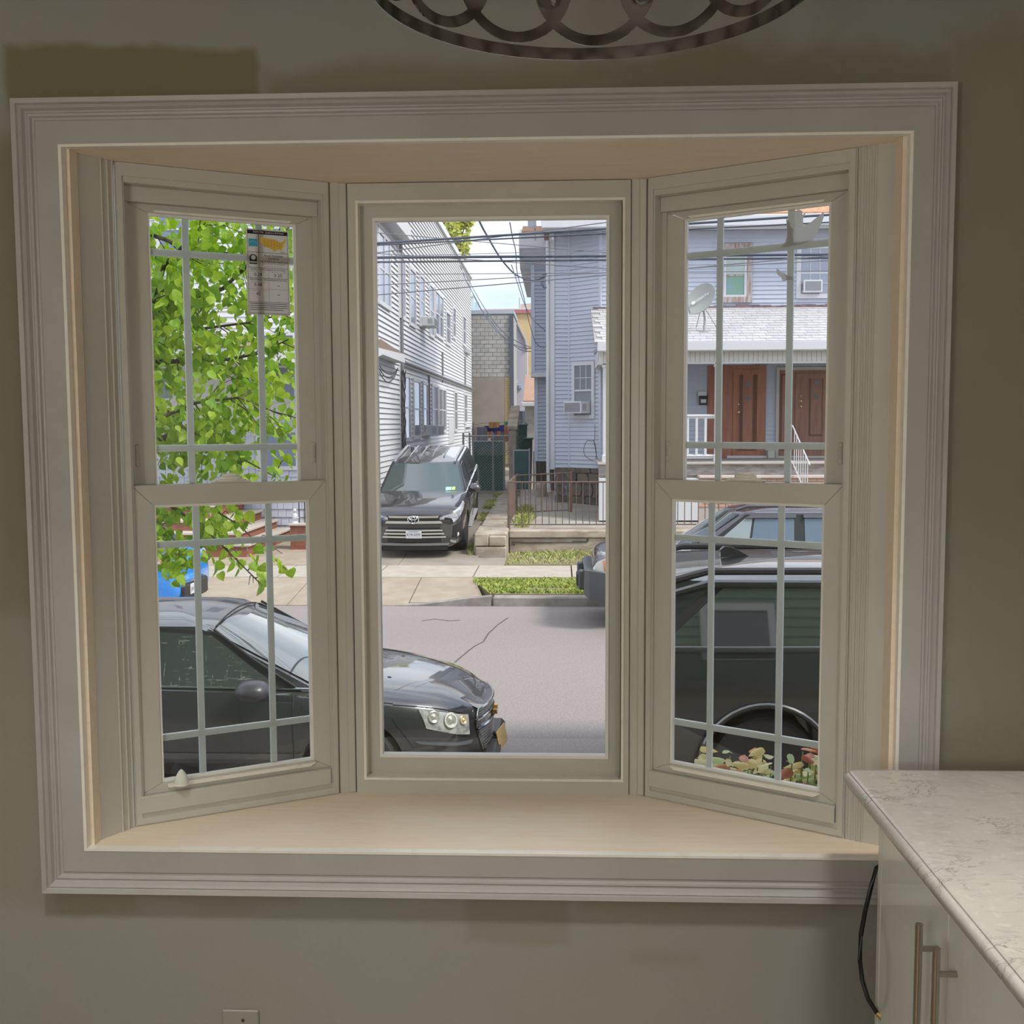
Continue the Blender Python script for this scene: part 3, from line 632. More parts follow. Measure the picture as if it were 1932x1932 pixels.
# weeds along its foot
def weeds():
    y = random.uniform(21.2, 31); x = -1.70+random.gauss(0, .05)
    if math.sin(y*2.1)+math.sin(y*.7+1) < .1 and y > 22: return None
    return x, y, zdrive(y), 1.2
grass('weeds', 3200, weeds, .075, M_GRASS2, 'green weeds growing between driveway and low stone wall')
# retaining wall with a cap and a crack
rw = sempty('retaining_wall', (1, 22.0, -1.03))
for x0, x1 in ((-.985, 1.05), (1.06, 3.4), (3.42, 4.3)):
    MB().cbox((x0, 21.93, -1.3), (x1, 22.35, -.72), .012).build('wall_block', M_WEATH, rw)
    MB().cbox((x0-.01, 21.89, -.715), (x1, 22.5, -.56), .02).build('cap_stone', M_WEATH, rw)
b = MB(); 
P = [atY(*p, 21.925) for p in ((966, 1027), (972, 1022), (985, 1023), (1010, 1024), (1040, 1023), (1080, 1023), (1107, 1021), (1110, 1016), (1110, 1008))]
for p, q in zip(P, P[1:]):
    b.box((min(p.x, q.x)-.004, 21.915, min(p.z, q.z)-.006), (max(p.x, q.x)+.004, 21.94, max(p.z, q.z)+.006))
b.build('crack', mat('crack dark', (0.10, 0.09, 0.08), 0.95), rw)
struct(slope(MB(), -1.0, 14, -1.0, 14, 22.36, 30, -.585, -.22, .6).build('house_yard', M_YARD))
def zyard(y): return -.585 + (y-22.36)*(.365/7.64)
# ================================================================== OUR OWN HOUSE, OUTSIDE (mirrored in the car paint)
def siding(b, p0, p1, z0, z1, n, e=.1, lip=.018, M=None):
    p0 = Vector(p0); p1 = Vector(p1); n = Vector(n); z = z0
    while z < z1-1e-4:
        zt = min(z+e, z1); a = n*lip; c = n*.001
        b.add([(p0.x+a.x, p0.y+a.y, z), (p1.x+a.x, p1.y+a.y, z), (p1.x+c.x, p1.y+c.y, zt), (p0.x+c.x, p0.y+c.y, zt), (p0.x, p0.y, z), (p1.x, p1.y, z)],
              [(0, 1, 2, 3), (4, 5, 1, 0)], M); z = zt
    return b
M_GREEN = mat('green siding', (0.20, 0.29, 0.17), 0.6)
b = MB(); n = (0, 1)
for x0, x1, z0, z1 in ((-7, -1.05, -.6, 6.4), (.75, 8, -.6, 6.4), (-1.05, .75, -.6, .6), (-1.05, .75, 2.35, 6.4)): siding(b, (x0, 2.395), (x1, 2.395), z0, z1, n, .12)
gh = struct(b.build('house_outside', M_GREEN))
MB().box((-7, 2.385, -1.3), (8, 2.45, -.6)).build('foundation', M_CURB, gh)
b = MB(); b.prism([(-1.06, 2.39), (.76, 2.39), (.70, 2.44), (.26, 2.74), (-.58, 2.74), (-1.0, 2.46)], .55, .66, 'z'); b.build('bay_floor', M_VINYL, gh)
b = MB(); b.prism([(-1.1, 2.39), (.8, 2.39), (.74, 2.46), (.28, 2.78), (-.6, 2.78), (-1.04, 2.48)], 2.20, 2.34, 'z'); b.build('bay_roof', M_VINYL, gh)
M_DARKGL = mat('dark window', (0.06, 0.07, 0.08), 0.05, spec=0.8)
for x0, x1, z0, z1 in ((1.7, 2.6, .75, 2.2), (3.6, 4.5, .75, 2.2), (1.7, 2.6, 3.7, 5.1), (-3.6, -2.6, .75, 2.2), (-3.6, -2.6, 3.7, 5.1), (-.6, .3, 3.7, 5.1), (3.6, 4.5, 3.7, 5.1)):
    b = MB(); rect_frame(b, x0, x1, z0, z1, .09, 2.40, 2.45); rect_frame(b, x0+.09, x1-.09, (z0+z1)/2-.02, (z0+z1)/2+.02, .02, 2.42, 2.44); w = b.build('window', M_VINYL, gh)
    MB().box((x0+.05, 2.405, z0+.05), (x1-.05, 2.415, z1-.05)).build('pane', M_DARKGL, w)
# ================================================================== HOUSES ACROSS THE STREET
M_WHITE = mat('white siding', (0.78, 0.78, 0.81), 0.5); M_WTRIM = mat('white trim', (0.74, 0.74, 0.77), 0.5)
M_BLUE = mat('pale blue siding', (0.64, 0.675, 0.79), 0.55, c2=(0.66, 0.695, 0.80), scale=2); M_BLUE2 = mat('blue grey siding', (0.52, 0.57, 0.66), 0.55)
M_LTGL = mat('sky lit pane', (0.18, 0.22, 0.30), 0.04, spec=0.9)
def house_window(root, M, x0, x1, z0, z1, trim=.07, up=None, low=None, m=M_WTRIM, gl=None, split=.5, single=False, deep=.07, mull=None):
    b = MB(); rect_frame(b, x0, x1, z0, z1, trim, -deep, .01, M)
    zm = z0 + (z1-z0)*split
    if not single: b.box((x0+trim, -.055, zm-.022), (x1-trim, .0, zm+.022), M)
    if mull:
        for q in mull: b.box((x0+(x1-x0)*q-.05, -deep, z0+trim), (x0+(x1-x0)*q+.05, 0, z1-trim), M)
    def grid(n, za, zb):
        c, r = n
        for k in range(1, c): xx = x0+trim+(x1-x0-2*trim)*k/c; b.box((xx-.009, -.056, za), (xx+.009, -.040, zb), M)
        for k in range(1, r): zz = za+(zb-za)*k/r; b.box((x0+trim, -.056, zz-.009), (x1-trim, -.040, zz+.009), M)
    if up: grid(up, zm, z1-trim)
    if low: grid(low, z0+trim, zm)
    w = b.build('window', m, root)
    for za, zb in (((z0+trim*.8, z1-trim*.8),) if single else ((z0+trim*.8, zm), (zm, z1-trim*.8))):
        MB().box((x0+trim*.8, -.042 if za < zm else -.046, za), (x1-trim*.8, -.030, zb), M).build('pane', gl or M_LTGL, w)
    return w
M_ACW = mat('ac white', (0.78, 0.79, 0.80), 0.5); M_ACG = mat('ac grille', (0.30, 0.31, 0.34), 0.6)
def ac_unit(M, x0, x1, z0, z1, label, dep=.35):
    t = thing('air_conditioner', M @ Vector(((x0+x1)/2, 0, z0)), label, 'air conditioner', 'window air conditioners')
    MB().cbox((x0, -dep, z0), (x1, .0, z1), .012, M).build('casing', M_ACW, t)
    b = MB().box((x0+.035, -dep-.004, z0+.035), (x1-.035, -dep+.002, z1-.035), M)
    g = b.build('grille', M_ACG, t); b = MB()
    k = z0+.05
    while k < z1-.045: b.box((x0+.04, -dep-.007, k), (x1-.04, -dep-.003, k+.006), M); k += .018
    b.build('louvre', mat('ac louvre', (0.42, 0.43, 0.46), 0.6), g)
    for xs_ in (x0, x1):
        b = MB()
        for k in range(5): b.box((xs_-.004, -dep+.06+k*.03, z0+.06), (xs_+.004, -dep+.06+k*.03+.012, z1-.06), M)
        tag(b.build('side_vent', M_ACG, t), kind='stuff')
    return t
# ------------------------------------------------------------------ white house on the left
XW = -4.2
wh = thing('white_house', (XW, 25.0, -1.0), 'long white sided two-storey house with many windows beside the driveway', 'house')
MW = frame2((XW, 0, 0), (0, 1, 0))
YE = atX(888, 620, XW).y; YF = 24.8
b = MB(); zt_a = atX(812, 417, XW); zt_b = atX(887, 516, XW)
ZT = (zt_a.z+zt_b.z)/2
siding(b, (XW, YF), (XW, YE), -.45, ZT, (1, 0), .128, .036)
tag(b.build('siding', M_WHITE, wh), kind='stuff')
MB().box((XW-9, YF+.02, -1.2), (XW-.002, YE, ZT)).build('wall', M_WHITE, wh)
MB().box((XW-9, YF, -1.2), (XW+.03, YE, -.45)).build('foundation', M_CURB, wh)
MB().box((XW-9.1, YF-.15, ZT), (XW+.10, YE+.1, ZT+.22)).build('roof_edge', M_WTRIM, wh)
MB().box((XW-.06, YE-.09, -.45), (XW+.03, YE+.02, ZT)).build('corner_board', M_WTRIM, wh)
yc = atX(752, 610, XW).y
MB().box((XW-.01, yc-.14, -.45), (XW+.035, yc, ZT-.9)).build('corner_board', M_WTRIM, wh)
MB().tube([(XW+.07, yc+.12, ZT-.95), (XW+.07, yc+.12, -.3)], .045, 8).build('downspout', mat('grey pipe', (0.25, 0.24, 0.28), 0.5), wh)
def side_win(xa, ya, xb, yb, **kw):
    p = atX(xa, ya, XW); q = atX(xb, yb, XW); return house_window(wh, MW, p.y, q.y, q.z, p.z, **kw)
dg = mat('blue grey pane', (0.22, 0.26, 0.36), 0.06, spec=0.8)
for w in ((709, 428, 734, 588), (750, 476, 762, 606), (769, 499, 782, 621), (788.5, 513, 799, 622), (807, 531, 816.5, 640), (818, 543, 834.6, 644), (839, 583, 848, 655), (851.7, 575, 858, 642), (871, 592, 877.5, 656),
          (756, 703, 772, 832), (776.6, 713, 791, 828), (794.7, 719, 805, 822), (812, 723, 823.7, 819), (825, 729, 839.7, 816), (855, 736, 861, 814), (874, 741, 879.6, 800), (875, 802, 886, 814)):
    wide = w[2]-w[0] > 14.7 and w[0] in (709, 818, 825)
    side_win(*w, trim=.10, gl=dg, mull=(.5,) if wide else None, single=(w[1] > 800), deep=.07)
# belt course with a gutter pipe, panel door, meter box
p = atX(757, 690, XW); q = atX(892, 730.5, XW); zb = (p.z+q.z)/2
MB().cbox((XW-.01, yc+.2, zb-.12), (XW+.08, YE+.02, zb+.04), .015).build('belt_course', M_WTRIM, wh)
MB().tube([(XW+.10, yc+.2, zb-.02), (XW+.10, YE, zb-.02)], .05, 8).build('gutter_pipe', mat('grey pipe', (0.25, 0.24, 0.28), 0.5), wh)
for px, y0, y1 in ((806, 708, 818), (832, 664, 722), (875, 673, 732)):
    a = atX(px, y0, XW); c = atX(px, y1, XW); MB().tube([(XW+.06, a.y, a.z), (XW+.06, a.y, c.z)], .035, 8).build('downspout', mat('grey pipe', (0.25, 0.24, 0.28), 0.5), wh)
a = atX(845, 788, XW); c = atX(855, 836, XW); MB().cbox((XW-.01, a.y, c.z), (XW+.05, c.y, a.z), .01).build('door', M_WTRIM, wh)
a = atX(874, 654, XW); c = atX(881.5, 670, XW); MB().cbox((XW-.01, a.y, c.z), (XW+.14, c.y, a.z), .01).build('meter_box', mat('grey box', (0.45, 0.45, 0.50), 0.5), wh)
# cables running down beside the corner
b = MB()
for k in range(7):
    y0 = yc+.05+.10*k/7; pts = []
    for j in range(16):
        pts.append((XW+.10+.05*math.sin(j*1.3+k*2), y0+.14*math.sin(j*.9+k*1.7), zb-.25-j*(zb+.3)/16))
    b.tube(pts, .011, 5)
b.build('cable_bundle', mat('wire dark', (0.05, 0.05, 0.055), 0.6), wh)
b = MB()
for k in range(3):
    a0 = atX(716, 690+k*6, XW+.12); a1 = atX(751, 694, XW+.12); m_ = (a0+a1)/2 + Vector((0, 0, -.35-.12*k))
    b.tube([a0*(1-t)**2 + m_*2*t*(1-t) + a1*t*t for t in [j/10 for j in range(11)]], .012, 5)
b.build('cable_bundle', mat('wire dark', (0.05, 0.05, 0.055), 0.6), wh)
# cornice over the front end of the side wall, side of the front porch roof
p = atX(757, 433, XW+.3); c0 = atX(712, 418, XW+.3)
MB().cbox((XW-.2, YF-.6, p.z-.05), (XW+.34, yc+.15, p.z+.35), .02).build('cornice', M_WTRIM, wh)
q = atX(764, 676, XW+.3)
MB().prism([(q.y, q.z-.12), (q.y, q.z+.10), (YF-2.3, q.z-.05), (YF-2.3, q.z-.40), (YF-.4, q.z-.12)], XW-7, XW+.3, 'x').build('porch_roof', M_WTRIM, wh)
MB().prism([(q.y+.1, q.z+.10), (YF+.2, q.z+.20), (YF-.4, q.z+.22), (YF-2.35, q.z-.05), (YF-2.3, q.z-.09)], XW-7, XW+.26, 'x').build('porch_shingles', mat('brown shingles', (0.30, 0.20, 0.16), 0.9), wh)
a = atX(800, 802, XW); c = atX(812, 821, XW)
ac_unit(MW, a.y, c.y, c.z, a.z, 'window air conditioner low on the white house, above the parked black car', .45)
a = atX(791, 597, XW); c = atX(799, 620, XW)
ac_unit(MW, a.y, c.y, c.z, a.z, 'window air conditioner in an upper window of the white house', .45)
# front of the white house seen through the left window: shake siding, window, door stoop of red brick
MF = frame2((0, YF, 0), (1, 0, 0))
b = MB(); siding(b, (XW-9, YF), (XW, YF), 1.6, ZT, (0, -1), .128, .02); tag(b.build('siding', M_WHITE, wh), kind='stuff')
M_SHAKE = mat('pale cedar shakes', (0.66, 0.68, 0.76), 0.8, c2=(0.60, 0.62, 0.71), scale=3)
b = MB(); z = -.9; r = 0
while z < 1.6:
    x = XW-9+.1*(r % 2)
    while x < XW:
        w = random.uniform(.14, .22); b.prism([(YF-.035, z), (YF-.008, z+.2), (YF, z+.2), (YF, z)], x+.004, min(x+w, XW)-.004, 'x'); x += w
    z += .185; r += 1
tag(b.build('shakes', M_SHAKE, wh), kind='stuff')
for xc, z0, z1 in ((-6.4, 2.1, 3.7), (-9.2, 2.1, 3.7), (-6.2, 5.2, 6.8), (-8.6, 5.2, 6.8)): house_window(wh, MF, xc-.5, xc+.5, z0, z1, trim=.1, gl=dg)
house_window(wh, MF, -6.9, -5.9, .55, 1.5, trim=.09, gl=dg, single=True)
M_BRICK = mat('red brick', (0.30, 0.09, 0.055), 0.85, c2=(0.38, 0.13, 0.08), scale=5); M_TREAD = mat('tread stone', (0.60, 0.53, 0.47), 0.8)
M_MORT = mat('mortar', (0.42, 0.36, 0.32), 0.95)
st = thing('brick_stoop', (-7.5, 21.7, -1.03), 'red brick stoop with pale stone treads in front of the white house', 'steps')
def brick_block(root, x0, x1, y0, y1, z0, z1, e=.075, L=.21, m=M_BRICK, mm=M_MORT):
    MB().box((x0+.01, y0+.01, z0), (x1-.01, y1-.01, z1-.005)).build('mortar', mm, root)
    b = MB(); z = z0; r = 0
    while z < z1-.02:
        zt = min(z+e-.012, z1)
        x = x0 - (L/2)*(r % 2)
        while x < x1-.02: b.box((max(x, x0), y0, z), (min(x+L-.012, x1), y0+.05, zt)); x += L
        y = y0 - (L/2)*(r % 2)
        while y < y1-.02: b.box((x1-.05, max(y, y0+.051), z), (x1, min(y+L-.012, y1), zt)); y += L
        z += e; r += 1
    tag(b.build('brick_courses', m, root), kind='stuff')
for i, (x1, y0, z1) in enumerate(((-6.15, 21.3, -.82), (-6.45, 21.6, -.62), (-6.8, 21.9, -.40), (-7.2, 22.3, -.12), (-7.5, 22.7, .12))):
    zz0 = -1.04
    brick_block(st, -11, x1, y0, 24.7, zz0, z1)
    MB().cbox((-11, y0-.04, z1), (x1+.05, 24.7, z1+.055), .01).build('tread', M_TREAD, st)
p0 = atY(548, 1034, 22.6); p1 = atY(575, 992, 22.6)
br = thing('brick_pier', (p0.x+.25, 22.6, -1.03), 'short red brick pier with a white figurine on top, by the stoop', 'pier')
brick_block(br, p0.x, p0.x+.7, 22.6, 23.1, -1.03, p1.z)
MB().cbox((p0.x-.03, 22.55, p1.z), (p0.x+.73, 23.15, p1.z+.05), .01).build('cap', M_TREAD, br)
b = MB()
for k in range(5): b.tube([(p0.x+.15+k*.12, 22.8, p1.z+.05), (p0.x+.15+k*.12, 22.8, p1.z+.75)], .012, 6)
b.tube([(p0.x+.12, 22.8, p1.z+.72), (p0.x+.7, 22.8, p1.z+.72)], .014, 6); b.build('railing', mat('black iron', (0.02, 0.02, 0.025), 0.5), br)
fg = thing('figurine', (p0.x+.09, 22.68, p1.z+.05), 'small white figurine standing on the brick pier', 'figurine')
MB().lathe([(.075, 0), (.07, .02), (.045, .04), (.055, .10), (.06, .15), (.035, .20), (.02, .215), (.035, .24), (.042, .265), (.03, .295), (.005, .305)], 14, Matrix.Translation(fg.location)).build('body', M_WTRIM, fg, smooth=True)
MB().tube([fg.location+Vector((.05, -.02, .16)), fg.location+Vector((.09, -.05, .11)), fg.location+Vector((.04, -.07, .12))], .014, 8).build('arm', M_WTRIM, fg)
# ------------------------------------------------------------------ blue house
bh = thing('blue_house', (2.5, 26.3, -.4), 'pale blue sided house with front porch and brown doors across the street', 'house')
YB = 26.3; CA = (.27, 27.0); CB = (1.02, 26.3); ZB0 = .50; ZB1 = 6.28
b = MB()
siding(b, (-.10, 27.0), CA, ZB0, ZB1, (0, -1), .1, .028)
u = (Vector(CB)-Vector(CA)).normalized(); nrm = Vector((u.y, -u.x)); 
siding(b, CA, CB, ZB0, ZB1, (nrm.x, nrm.y), .1, .028)
siding(b, CB, (11, YB), ZB0, ZB1, (0, -1), .1, .028)
tag(b.build('siding', M_BLUE, bh), kind='stuff')
MB().prism([(-.10, 27.01), CA, CB, (11, 26.31), (11, 36), (-.10, 36)], -.4, ZB1, 'z').build('wall', M_BLUE2, bh)
MCH = frame2((CA[0], CA[1], 0), (u.x, u.y, 0)); MBF = frame2((0, YB, 0), (1, 0, 0)); LCH = (Vector(CB)-Vector(CA)).length
MB().cbox((-.21, 26.95, .45), (-.08, 27.06, ZB1), .01).build('corner_board', M_WTRIM, bh)
MB().cbox((-.02, -.03, ZB0), (.045, .01, ZB1), .006, MCH).build('corner_board', M_BLUE, bh)
MB().cbox((LCH-.05, -.035, .6), (LCH+.03, .01, ZB1), .006, MCH).build('corner_board', M_BLUE, bh)
MB().tube([(-.25, 26.93, 6.0), (-.25, 26.93, .4), (-.22, 26.9, -.1)], .045, 8).build('downspout', M_WTRIM, bh)
# left wing with an overhanging upper floor
b = MB(); x0u = atY(1003, 600, 29.3).x; zlo = atY(1010, 703, 29.3).z
siding(b, (x0u, 29.3), (-.08, 29.3), zlo, ZB1, (0, -1), .1, .028); siding(b, (x0u+.07, 29.75), (-.08, 29.75), .56, zlo, (0, -1), .1, .028)
tag(b.build('siding', M_BLUE2, bh), kind='stuff')
MB().box((x0u, 29.32, zlo), (-.08, 36, ZB1)).box((x0u+.07, 29.77, -.4), (-.08, 36, zlo)).build('wing_wall', M_BLUE2, bh)
MB().cbox((x0u-.03, 29.27, zlo-.12), (-.06, 29.75, zlo), .01).build('soffit', M_WTRIM, bh)
MB().box((x0u-.015, 29.27, zlo), (x0u+.08, 29.36, ZB1)).box((x0u+.055, 29.72, .56), (x0u+.15, 29.8, zlo)).build('corner_board', M_BLUE, bh)
zc = atY(1000, 458, 28.9).z
MB().prism([(28.6, zc-.18), (28.6, zc+.20), (29.5, zc+.45), (36, zc+.45), (36, zc-.6), (29.4, zc-.6)], atY(979, 450, 28.6).x, -.1, 'x').build('wing_eave', M_WTRIM, bh)
M_ORANGE = mat('orange brown shingles', (0.62, 0.36, 0.22), 0.9, c2=(0.50, 0.27, 0.16), scale=9, stretch=(1, 1, 4))
b = MB().prism([(28.55, zc+.20), (28.55, zc+.24), (29.6, zc+.55), (36, zc+.55), (36, zc+.5), (29.5, zc+.46)], atY(983, 440, 28.6).x+.02, -.05, 'x'); b.build('wing_roof', M_ORANGE, bh)
# main eave: frieze, soffit, gutter, roof
zg = atY(1440, 415, 25.75).z
MB().box((-.35, 26.28, 6.10), (11, 26.30, ZB1)).build('frieze', M_WTRIM, bh)
MB().prism([(25.75, zg-.20), (27.2, 6.24), (27.2, 6.35), (25.75, zg+.0)], -.35, 11, 'x').build('soffit', mat('soffit', (0.62, 0.60, 0.60), 0.6), bh)
MB().cbox((-.38, 25.66, zg-.14), (11, 25.78, zg+.12), .02).build('gutter', M_WTRIM, bh)
MB().prism([(25.7, zg+.10), (25.7, zg+.16), (30.5, zg+2.6), (36, zg+2.6), (36, zg)], -.35, 11, 'x').build('roof', M_ORANGE, bh)
# stone foundation: pieces with joints
def stones(root, M, L, z0, z1, seed):
    random.seed(seed); z = z0; MB().box((0, -.0, z0), (L, .1, z1), M).build('mortar', mat('dark mortar', (0.40, 0.34, 0.28), .95), root)
    ms = [mat('dark stone %d' % k, c, 0.9, c2=c2, scale=4, bmp=.5, bscale=9, lo=.25, hi=.8) for k, (c, c2) in enumerate((((.13, .105, .085), (.26, .21, .16)), ((.20, .17, .14), (.10, .085, .075)), ((.085, .075, .07), (.2, .17, .14))))]
    while z < z1-.05:
        h = min(random.uniform(.2, .32), z1-z); x = 0
        while x < L-.05:
            w = min(random.uniform(.24, .5), L-x); j = .012
            pts = [(x+j+random.uniform(0, .05), z+j), (x+w-j-random.uniform(0, .05), z+j), (x+w-j, z+h*.5), (x+w-j-random.uniform(0, .06), z+h-j), (x+j+random.uniform(0, .06), z+h-j), (x+j, z+h*.5)]
            MB().prism(pts, -random.uniform(.03, .07), .02, 'y', M).build('stone', random.choice(ms), root); x += w
        z += h
    random.seed(7)
stones(bh, frame2((-.10, 27.02, 0), (1, 0, 0)), .37, -.40, .5, 3); stones(bh, MCH, LCH, -.42, .5, 4)
MB().box((x0u+.1, 29.72, -.4), (-.1, 29.8, .56)).build('foundation', mat('dark opening wall', (0.06, 0.055, 0.055), .9), bh)  # dark of the opening under the wing is painted into this wall
pa = atY(1010, 945, 28.2); pb = atY(1030, 912, 28.2)
MB().cbox((pa.x, 28.2, zyard(28.2)-.05), (pb.x, 28.8, pb.z), .03).build('concrete_block', M_STONEW, bh)
# windows of the blue house
def on(M, px, py):
    o = M.translation; n = M.to_3x3() @ Vector((0, 1, 0)); d = ray(px, py); p = CAM + d*((o-CAM).dot(n)/d.dot(n)); q = M.inverted() @ p; return q.x, q.z
def win_on(M, x0, y0, x1, y1, **kw): a = on(M, x0, y0); c = on(M, x1, y1); return house_window(bh, M, a[0], c[0], c[1], a[1], **kw), a, c
win_on(MCH, 1082, 684, 1124, 790, trim=.085, up=(3, 2), split=.50, gl=mat('grey pane', (0.26, 0.29, 0.34), .06))
a = on(MCH, 1083, 758); c = on(MCH, 1116, 780); ac_unit(MCH, a[0], c[0], c[1], a[1], 'window air conditioner on the angled wall of the blue house', .38)
M_RUST = mat('worn brown trim', (0.56, 0.52, 0.52), .7, c2=(0.38, 0.24, 0.18), scale=9, stretch=(2, 1, .3))
gp = mat('greenish pane', (0.52, 0.60, 0.56), .08); gp2 = mat('teal pane', (0.25, 0.38, 0.45), .06, c2=(0.22, 0.40, 0.30), scale=2.5)
w, a, c = win_on(MBF, 1355, 460, 1418, 571, trim=.13, m=M_RUST, gl=gp2, split=.46)
w.children[-1].data.materials[0] = gp
b = MB(); rect_frame(b, a[0]+.125, c[0]-.125, c[1]+.12, a[1]-.125, .06, -.065, -.02, MBF); b.build('sash', M_WTRIM, w)
win_on(MBF, 1503, 462, 1571, 563, trim=.10, up=(3, 2), low=(3, 2), gl=mat('pale pane', (0.42, 0.45, 0.55), .08), split=.47)
a = on(MBF, 1513, 530); c = on(MBF, 1548, 553); ac_unit(MBF, a[0], c[0], c[1], a[1], 'window air conditioner in the upper right window of the blue house', .2)
for xa, xb in ((8.0, 9.0), (9.6, 10.6)): house_window(bh, MBF, xa, xb, 4.9, 6.0, trim=.1)
# porch
ps = lambda px, py, y=23.7: atY(px, py, y)
PY0, PY1 = 23.75, YB; zfl = .74; zbeam = ps(1440, 683).z; zfas = ps(1440, 656).z; PX0 = ps(1130, 650).x
roofA = (23.42, ps(1440, 644, 23.42).z); roofB = (YB-.02, atY(1440, 580, YB).z)
M_PORCHT = mat('cream beadboard', (0.82, 0.78, 0.74), .6)
b = MB().cbox((PX0-.05, PY0-.34, roofA[1]-.19), (11, PY0-.22, roofA[1]+.02), .02).build('porch_gutter', M_WTRIM, bh)
MB().box((PX0, PY0, zbeam), (11, PY0+.1, zfas+.02)).box((PX0, PY0, zbeam), (PX0+.1, YB, zfas+.02)).build('porch_beam', M_WTRIM, bh)
MB().prism([(PY0-.24, roofA[1]-.06), (YB, roofA[1]+.02), (YB, roofA[1]-.08), (PY0-.05, zfas-.02), (PY0-.24, zfas)], PX0-.02, 11, 'x').build('porch_ceiling', mat('porch ceiling', (0.34, 0.36, 0.38), .7), bh)
k = PX0; p0 = None
while k < 7.6:
    if p0 is None: p0 = MB().cbox((0, -.022, 0), (.098, 0, zfas-zbeam-.02), .004).build('plank', M_PORCHT, bh, local=True); p0.location = Vector((k, PY0, zbeam+.012))-bh.location
    else: dup(p0, Vector((k, PY0, zbeam+.012))-bh.location)
    k += .103
MB().box((PX0-.03, PY0-.04, zbeam-.03), (11, PY0+.06, zbeam+.012)).build('beam_trim', M_WTRIM, bh)
rs = Vector((0, roofB[0]-roofA[0], roofB[1]-roofA[1])); RL = rs.length; rd = rs.normalized()
MRO = Matrix(((1, 0, 0, PX0-.1), (0, rd.y, -rd.z, roofA[0]), (0, rd.z, rd.y, roofA[1]), (0, 0, 0, 1)))
MB().box((0, 0, -.06), (11-PX0, RL, -.004), MRO).build('porch_roof', mat('porch deck', (0.4, 0.38, 0.38), .9), bh)
ms = [mat('grey shingle %d' % k, c, .9, c2=c2, scale=30) for k, (c, c2) in enumerate((((.58, .56, .58), (.48, .46, .48)), ((.64, .62, .63), (.52, .50, .52)), ((.54, .52, .55), (.62, .60, .60))))]
shp = []
for m in ms:
    b = MB(); b.add([(0, 0, .016), (.272, 0, .016), (.272, .22, .004), (0, .22, .004), (0, 0, 0), (.272, 0, 0)], [(0, 1, 2, 3), (4, 5, 1, 0), (4, 0, 3), (1, 5, 2)])
    o = b.build('shingle', m, bh, local=True); shp.append(o)
used = set(); rows = 14; eh = RL/rows
random.seed(11); cnt = 0
for r in range(rows):
    x = -.14*(r % 2) + .03*(r % 3); 
    while x < 6.45:
        if 0 <= x:
            k = random.randrange(3); q = MRO @ Vector((x, r*eh, .002*random.random()))
            o = shp[k] if k not in used else dup(shp[k]); used.add(k)
            o.location = q - bh.location; o.rotation_euler = (math.atan2(rd.z, rd.y)+.005, 0, 0); cnt += 1
        x += .279
random.seed(7)
b = MB().box((PX0-.1, -.0, 0), (11, .05, 0)); b = MB()
for k in range(40):
    x = PX0-.05+k*.26; b.box((x, YB-.06-.02*random.random(), roofB[1]-.05), (x+.28, YB-.016, roofB[1]+.03+.05*random.random()))
b.build('flashing', mat('tar flashing', (0.16, 0.13, 0.16), .8, c2=(.32, .2, .2), scale=5), bh)
# porch floor, base, posts, railings, steps
MB().cbox((PX0-.03, PY0-.12, zfl-.05), (11, YB, zfl), .012).build('porch_floor', mat('porch boards', (0.52, 0.47, 0.44), .8), bh)
MB().box((PX0, PY0-.02, zfl-.28), (11, PY0+.05, zfl-.05)).build('riser', mat('grey stone riser', (0.46, 0.42, 0.39), .85, c2=(0.30, 0.27, 0.25), scale=4, stretch=(1, 1, 4)), bh)
MB().box((PX0, PY0+.05, -.5), (11, PY0+.12, zfl-.06)).build('mortar', mat('pale mortar', (0.55, 0.48, 0.43), .9), bh)
zc0 = zfl-.28
MB().cbox((3.0, PY0-.36, zc0-.06), (11, PY0+.05, zc0), .012).build('ledge', mat('pink stone', (0.66, 0.54, 0.49), .8), bh)
MB().box((3.0, PY0-.30, -.55), (11, PY0+.05, zc0-.06)).build('mortar', mat('pale mortar', (0.55, 0.48, 0.43), .9), bh)
M_BRICK2 = mat('tan brick', (0.60, 0.36, 0.26), .85, c2=(0.66, 0.45, 0.33), scale=4)
bk = None; z = zc0-.065-.062; r = 0
while z > -.25:
    x = 3.0 + .105*(r % 2)
    while x < 7.2:
        q = Vector((x, PY0-.315, z))-bh.location
        if bk is None: bk = MB().cbox((0, 0, 0), (.196, .03, .056), .004).build('brick', M_BRICK2, bh, local=True); bk.location = q
        else: dup(bk, q)
        x += .208
    z -= .068; r += 1
MB().box((PX0, PY0-.31, -.5), (3.0, PY0+.05, zc0-.06)).build('porch_base', M_WTRIM, bh)
pw = atY(1348, 780, PY0+.05).x, atY(1357, 780, PY0+.05).x
pst = None
for x0, x1 in ((PX0+.09, PX0+.20), pw, (6.9, 7.01), (9.5, 9.61)):
    b = MB().cbox((x0, PY0-.02, zfl), (x1, PY0+.09, zbeam), .01); b.cbox((x0-.02, PY0-.04, zfl), (x1+.02, PY0+.11, zfl+.16), .01).cbox((x0-.02, PY0-.04, zbeam-.1), (x1+.02, PY0+.11, zbeam), .01); b.build('porch_post', M_WTRIM, bh)
